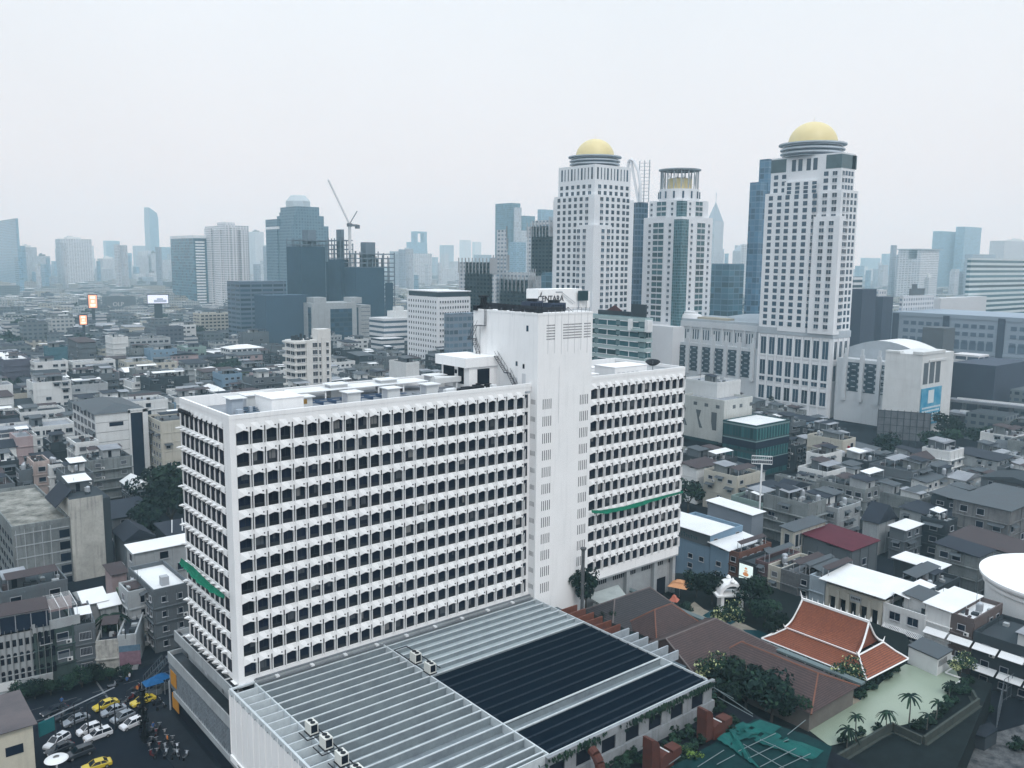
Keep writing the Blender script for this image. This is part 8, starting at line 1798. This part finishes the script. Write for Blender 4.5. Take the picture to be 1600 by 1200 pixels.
# footbridge
fb_ = thing('footbridge_stair', 'steel footbridge stair rising beside the side wing corner', 'footbridge', tuple(G(233, 1062, 0))); b = MB(); A0 = G(233, 1062, 0); A1 = G(262, 1030, 5.0); d = Vector((A1.x-A0.x, A1.y-A0.y, 5.0)); n_ = Vector((-d.y, d.x, 0)).normalized()*1.1
for s in (-1, 1):
    o = n_*s; b.tube(o, o+d, .16, 5); b.tube(o+Vector((0, 0, 1.2)), o+d+Vector((0, 0, 1.2)), .08, 5)
    for k in range(9): c = o+d*(k/8); b.tube(c, c+Vector((0, 0, 1.2)), .06, 4)
for k in range(16): c = d*(k/15); b.quad(c-n_, c+n_, c+n_+Vector((.3, .1, 0)), c-n_+Vector((.3, .1, 0)))
b.box(d.x, d.y-1.3, 4.9, d.x+9, d.y+1.3, 5.1); b.tube((d.x, d.y-1.3, 6.2), (d.x+9, d.y-1.3, 6.2), .07, 4); part('stair', b, mat('bridge_steel', (.09, .11, .13), .6, var=.3), fb_)
# hedge trees on the far pavement
for i, (u, v, s) in enumerate(((30, 1096, .55), (55, 1092, .6), (80, 1086, .6), (104, 1080, .6), (128, 1074, .6), (150, 1068, .62), (172, 1064, .55), (192, 1060, .5))):
    p = G(u, v, 0); tree((p.x, p.y, -.6), s, 'small street tree on the far pavement, number %s from the left edge' % ('one', 'two', 'three', 'four', 'five', 'six', 'seven', 'eight')[i], i % 4, 'street trees on the far pavement')
p = G(175, 990, 4); palm((p.x, p.y, 0), 7.5, 'big dark palm rising behind the peeling white building', 2, 1.7)
for i, (u, v, h, s, l) in enumerate(((14, 640, 0, 2.2, 'large dark tree at the left edge above the terrace'), (34, 622, 0, 2.0, 'large dark tree second from the left edge'), (8, 605, 0, 2.0, 'dark tree behind the left edge trees'), (250, 800, 0, 2.3, 'huge dark tree beside the hotel gable, upper'), (268, 830, 0, 2.2, 'huge dark tree beside the hotel gable, lower'), (240, 850, 0, 1.7, 'dark tree left of the hotel gable trees'), (282, 790, 0, 2.0, 'dark tree half hidden behind the hotel gable'), (345, 606, 0, 2.4, 'dark rounded tree behind the hotel roof, left one'), (372, 604, 0, 2.4, 'dark rounded tree behind the hotel roof, second'), (398, 603, 0, 2.2, 'dark rounded tree behind the hotel roof, third'), (428, 602, 0, 2.0, 'dark rounded tree left of the apartment tower foot'), (302, 545, 0, 3.0, 'dark tree clump beside the white small-windowed block'), (318, 600, 0, 1.6, 'reddish dark tree above the hotel corner'), (1388, 720, 0, 1.6, 'dark tree left of the grey hoarding foot'), (1468, 715, 0, 2.0, 'dark tree right of the grey hoarding'), (1450, 738, 0, 1.7, 'dark tree in front of the grey hoarding right end'), (1482, 690, 0, 1.8, 'dark tree at the foot of the white annexe block'), (1213, 640, 0, 1.2, 'dark tree beside the cream clad hall'), (1110, 870, 0, 1.0, 'small dark tree behind the pale blue annexe'), (1590, 700, 0, 2.0, 'dark tree by the elevated road at the right edge'), (1075, 800, 0, 1.5, 'dark tree right of the hotel end wall'), (1090, 745, 0, 1.5, 'dark tree beyond the hotel end wall'), (1530, 700, 0, 1.6, 'dark tree below the elevated road'))):
    p = G(u, v, h); tree((p.x, p.y, 0), s, l, i % 4); FOOT.append((p.x-2.0*s, p.y-2.0*s, p.x+2.0*s, p.y+2.0*s))
# ================================================================ the packed low city between
clear(-8, -75, 112, 27); clear(-60, -75, -1, 47); clear(-60, 26, 60, 47); clear(-2, -1, 96, 22); clear(58, -75, 125, 25); clear(255, 25, 332, 75); clear(196, 38, 224, 70); clear(305, 60, 332, 200)
def hidden(x, y, h):
    u, v = PR(x, y, h)
    if u < -60 or u > 1660 or v > 1230: return True
    if Vector((x, y, 0)).dot(AF)-CAM.dot(AF) < 0: return True
    if 283 < u < 1072:
        top = 622+(u-283)*-.022 if u < 460 else 605-(u-460)*.093 if u < 724 else 470 if u < 926 else 575-(u-926)*.0
        if v > top+6 and y > 15 and x > -5 and not (u > 1060): return True
    return False
def free(x0, y0, x1, y1):
    for a, b, c, d in FOOT:
        if x0 < c and x1 > a and y0 < d and y1 > b: return False
    return True
ri = random.Random(77); lots = []
def strips(X0, X1, Y0, Y1, along, dmin=9, dmax=14, wmin=5, wmax=14, lane=3.0):
    if along == 'y':
        x = X0; n = 0
        while x < X1:
            d = ri.uniform(dmin, dmax); y = Y0+ri.uniform(-4, 4)
            while y < Y1:
                w = ri.uniform(wmin, wmax); lots.append((x, y, d, w)); y += w+(.15 if ri.random() < .72 else ri.uniform(1.5, 5))
            x += d+(.4 if n % 2 == 0 else lane); n += 1
    else:
        y = Y0; n = 0
        while y < Y1:
            d = ri.uniform(dmin, dmax); x = X0+ri.uniform(-4, 4)
            while x < X1:
                w = ri.uniform(wmin, wmax); lots.append((x, y, w, d)); x += w+(.15 if ri.random() < .72 else ri.uniform(1.5, 5))
            y += d+(.4 if n % 2 == 0 else lane); n += 1
strips(116, 330, -72, 250, 'y', 8, 13, 4, 17, 2.2); strips(-60, 112, 48, 430, 'x', 9, 14, 4.5, 18, 2.6); strips(112, 330, 251, 430, 'x', 11, 17, 7, 17)
cand = []
for (x, y, lx, ly) in lots:
    r = ri.random(); near = math.hypot(x-CAM.x, y-CAM.y)
    h = ri.choice((5.2, 5.8, 8.0, 8.4, 8.4, 10.8, 11.0, 13.4)) if x > 112 and y < 250 else ri.choice((6, 8.6, 11, 11.6, 13.8, 14.4, 17, 20))
    cx, cy = x+lx/2, y+ly/2
    if hidden(cx, cy, h) or not free(x, y, x+lx, y+ly): continue
    cand.append((near, x, y, lx, ly, h))
cand.sort()
LM = [('the tall white block', 185, 690), ('the mossy-roofed stained block', 60, 850), ('the hotel gable', 285, 800), ('the left terrace row', 70, 720), ('the pink building', 150, 590), ('the mint apartments', 250, 590), ('the apartment tower', 480, 570), ('the stepped blank wall', 630, 580), ('the white villa', 340, 590), ('the white grid office', 685, 520), ('the green glass building', 1185, 690), ('the pale blue annexe', 1085, 870), ('the food screen', 1165, 895), ('the columned hall', 1340, 910), ('the steep gabled house', 1372, 800), ('the round white drum', 1590, 900), ('the grey hoarding', 1410, 670), ('the white annexe block', 1440, 620), ('the domed tower foot', 1250, 650), ('the bleak concrete block', 1540, 810), ('the veranda house', 1255, 820), ('the two-windowed concrete house', 1240, 770), ('the maroon roof', 1320, 850), ('the elevated road', 1550, 650), ('the cream clad hall', 1110, 650), ('the red-signed cream block', 1300, 690), ('the cream block', 265, 690), ('the purple grey office', 20, 570), ('the awninged corner house', 1510, 890)]
recs = []; rest_l = cand[290:]
WN = list(PAL.items()); W_ = [5.5, 4.5, 1.2, 5.5, 7.5, 6, .7, .4, .5, .5]
for i, (near, x, y, lx, ly, h) in enumerate(cand[:290]):
    wn_ = ri.choices(range(len(WN)), W_)[0]; rk = ri.choices(('flat', 'mono', 'gable', 'gabley', 'hip'), (17, 5, 1.5, 1.5, .5))[0]; rn = ri.choices(list(RPAL), (5, 6, 3.0, 3, .8, .7 if lx*ly < 75 else .1) if rk != 'flat' else (.5, .8, .3, 8, 1.2, .0))[0]
    u, v = PR(x+lx/2, y+ly/2, h); best = min(LM, key=lambda q: (q[1]-u)**2+((q[2]-v)*1.6)**2); du, dv = u-best[1], v-best[2]
    rel = ('right of' if du > 0 else 'left of') if abs(du) > abs(dv)*1.3 else ('before' if dv > 0 else 'beyond')
    recs.append(dict(x=x, y=y, lx=lx, ly=ly, h=h, w=WN[wn_], rk=rk, rn=rn, lm=best, rel=rel, dist=math.hypot(du, dv), i=i))
SW = {1: 'one-storey', 2: 'two-storey', 3: 'three-storey', 4: 'four-storey', 5: 'five-storey', 6: 'six-storey', 7: 'seven-storey'}
RKN = {'flat': 'flat', 'mono': 'sloping', 'gable': 'gabled', 'gabley': 'end-gabled', 'hip': 'hipped'}
gr = {}
for q in recs:
    nf = max(1, int(round(q['h']/2.8))); q['nf'] = nf; key = '%s %s house with %s %s roof %s %s' % (SW[nf], q['w'][0], RKN[q['rk']], q['rn'], q['rel'], q['lm'][0]); gr.setdefault(key, []).append(q)
ORD = ['nearer', 'farther', 'third', 'fourth', 'fifth', 'sixth']
for key, qs in gr.items():
    qs.sort(key=lambda q: q['dist'])
    for j, q in enumerate(qs): q['label'] = key if len(qs) == 1 else ORD[j]+' '+key
for q in recs:
    near_ = q['i'] < 150; L = q['x'] > 112
    building(q['label'], 'house', (q['x'], q['y'], 0), q['lx'], q['ly'], q['h'], 0, wall=q['w'][1], roofm=RPAL[q['rn']], roof=q['rk'], rh=ri.uniform(1.2, 2.2), fh=2.8, bay=ri.uniform(2.3, 3.2), ww=ri.choice((1.1, 1.4, 1.9)), wh=ri.choice((1.1, 1.3)), p=ri.uniform(.35, .95), pL=ri.uniform(.35, .95) if L else ri.uniform(0, .4), ledge=ri.choice((.1, .3, .6, .9)), kind=ri.choice((0, 0, 1, 2)), awn=ri.choice((0, .15, .4)) if near_ else 0, ac=.2 if near_ else 0, seed=q['i'], clutter=1.9 if near_ else 1.5, par=ri.choice((.3, .8, 1.0)), pier=near_, name='house', group='low houses of the city')
# farther fabric nobody could count: one object
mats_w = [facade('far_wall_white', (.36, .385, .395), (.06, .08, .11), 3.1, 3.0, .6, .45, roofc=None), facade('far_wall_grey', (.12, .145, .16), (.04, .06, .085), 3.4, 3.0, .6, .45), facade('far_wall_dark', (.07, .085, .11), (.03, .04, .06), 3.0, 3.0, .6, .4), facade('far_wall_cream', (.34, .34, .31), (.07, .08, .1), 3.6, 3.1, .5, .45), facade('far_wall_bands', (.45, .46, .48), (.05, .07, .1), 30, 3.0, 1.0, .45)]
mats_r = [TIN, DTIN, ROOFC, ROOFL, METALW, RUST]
b = MB(); n_far = 0
def far_house(x, y, lx, ly, h, r):
    global n_far
    far = math.hypot(x-CAM.x, y-CAM.y) > 1150; w = r.choices(range(5), (8, 5, 1, 4, 6) if far else (4, 6, 6, 2, 2.5))[0]; t = 5+r.choices(range(6), (4, 2, 3, 7, 3, .5) if far else (4, 7, 7, 1.6, .8, 1.0))[0]; b.box(x, y, 0, x+lx, y+ly, h, m=w, top=t); n_far += 1  # far out, paler walls and roofs put extra haze into the colours
    if r.random() < .55: a = r.uniform(.1, .6); c = r.uniform(.1, .6); b.box(x+lx*a, y+ly*c, h, x+lx*min(1, a+.35), y+ly*min(1, c+.35), h+r.uniform(1.2, 3), m=w, top=5+r.choices(range(6), (4, 5, 4, 3, 4, 1))[0])
    if r.random() < .3: b.box(x, y, h, x+lx*.9, y+.5, h+.9, m=w, top=t)
    if r.random() < .35: a = r.uniform(0, .5); b.box(x+lx*a, y+ly*a, h+2.2, x+lx*(a+.4), y+ly*(a+.35), h+2.35, m=0, top=5+r.choice((0, 4, 4, 3)))
for (near, x, y, lx, ly, h) in rest_l: far_house(x, y, lx, ly, h, ri)
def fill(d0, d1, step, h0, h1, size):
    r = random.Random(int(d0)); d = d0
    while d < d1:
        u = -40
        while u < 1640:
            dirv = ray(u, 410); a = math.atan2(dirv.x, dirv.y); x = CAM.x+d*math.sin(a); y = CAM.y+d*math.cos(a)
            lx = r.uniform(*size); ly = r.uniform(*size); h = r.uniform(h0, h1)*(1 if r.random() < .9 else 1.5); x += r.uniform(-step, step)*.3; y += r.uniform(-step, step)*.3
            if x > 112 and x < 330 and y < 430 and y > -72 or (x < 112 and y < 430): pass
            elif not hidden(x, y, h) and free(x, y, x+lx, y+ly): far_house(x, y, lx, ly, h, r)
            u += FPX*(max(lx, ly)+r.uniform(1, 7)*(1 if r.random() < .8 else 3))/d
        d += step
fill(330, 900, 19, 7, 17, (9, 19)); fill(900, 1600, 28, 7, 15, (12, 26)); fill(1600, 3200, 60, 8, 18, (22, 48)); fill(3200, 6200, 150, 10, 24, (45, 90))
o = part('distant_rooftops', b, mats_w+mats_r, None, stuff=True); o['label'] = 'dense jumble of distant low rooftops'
b = MB(); r = random.Random(5)
for k in range(150):
    d = r.choice((r.uniform(300, 700), r.uniform(700, 1500))); u = r.uniform(0, 1600) if k > 40 else r.uniform(0, 140); d = r.uniform(700, 1000) if k <= 40 else d
    dirv = ray(u, 410); a = math.atan2(dirv.x, dirv.y); x = CAM.x+d*math.sin(a); y = CAM.y+d*math.cos(a); R = r.uniform(5, 9)
    if not free(x-4, y-4, x+4, y+4) or hidden(x, y, 12): continue
    for q in range(150 if d < 700 else 70):
        v = Vector((r.gauss(0, 1), r.gauss(0, 1), r.gauss(0, .7))).normalized()*R*r.uniform(.6, 1.05); p = Vector((x+v.x, y+v.y, 8+v.z*.8+2)); s = r.uniform(.5, 1.3)*(1 if d < 700 else 1.8); n1 = Vector((r.gauss(0, 1), r.gauss(0, 1), r.gauss(.5, 1))).normalized(); a1 = n1.orthogonal().normalized()*s; c1 = n1.cross(a1); b.quad(p-a1, p-c1, p+a1, p+c1, m=q % 2)
o = part('distant_trees', b, [LEAFD, LEAFM], None, stuff=True); o['label'] = 'scattered dark tree clumps in the distance'
# hazy far mid-rises: individually countable, simple
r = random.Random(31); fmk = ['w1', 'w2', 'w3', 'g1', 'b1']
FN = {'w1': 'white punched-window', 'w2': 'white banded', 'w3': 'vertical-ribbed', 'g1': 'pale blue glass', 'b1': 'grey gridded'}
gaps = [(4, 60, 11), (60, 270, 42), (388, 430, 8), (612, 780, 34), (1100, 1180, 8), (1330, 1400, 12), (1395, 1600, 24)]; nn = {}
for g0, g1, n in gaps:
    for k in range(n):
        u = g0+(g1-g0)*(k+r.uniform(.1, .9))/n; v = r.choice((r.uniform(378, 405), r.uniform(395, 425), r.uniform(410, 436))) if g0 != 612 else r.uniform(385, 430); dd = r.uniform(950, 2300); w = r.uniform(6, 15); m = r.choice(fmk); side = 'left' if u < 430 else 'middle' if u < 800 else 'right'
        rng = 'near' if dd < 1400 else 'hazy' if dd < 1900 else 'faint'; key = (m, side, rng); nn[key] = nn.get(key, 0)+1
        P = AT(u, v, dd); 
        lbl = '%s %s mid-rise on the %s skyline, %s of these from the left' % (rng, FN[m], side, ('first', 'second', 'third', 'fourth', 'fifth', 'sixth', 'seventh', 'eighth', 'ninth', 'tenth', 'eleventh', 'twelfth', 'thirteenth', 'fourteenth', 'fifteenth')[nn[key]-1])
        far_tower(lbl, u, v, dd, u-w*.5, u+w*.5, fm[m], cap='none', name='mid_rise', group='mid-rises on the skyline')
print('infill', len(recs), 'rest', len(rest_l), 'far', n_far, 'objects', len(bpy.data.objects))
print('dup labels', [k for k, v in LABELS.items() if len(v) > 1][:20], 'long', [k for k in LABELS if not 4 <= len(k.split()) <= 16][:20])
# ---------------------------------------------------------------- haze
hz_ = MB(); hz_.box(-1500, -700, -1.0, 7000, 7000, 420)
hm = bpy.data.materials.new('haze'); hm.use_nodes = True; nt = hm.node_tree; nt.nodes.clear()
ho = _n(nt, 'ShaderNodeOutputMaterial'); pv = _n(nt, 'ShaderNodeVolumePrincipled'); nt.links.new(pv.outputs[0], ho.inputs['Volume'])
pv.inputs['Density'].default_value = .00025; pv.inputs['Color'].default_value = (.60, .87, 1.0, 1); pv.inputs['Absorption Color'].default_value = (1, 1, 1, 1); pv.inputs['Anisotropy'].default_value = .2
haze = part('haze', hz_, hm); haze['kind'] = 'stuff'; haze['label'] = 'pale blue city haze'
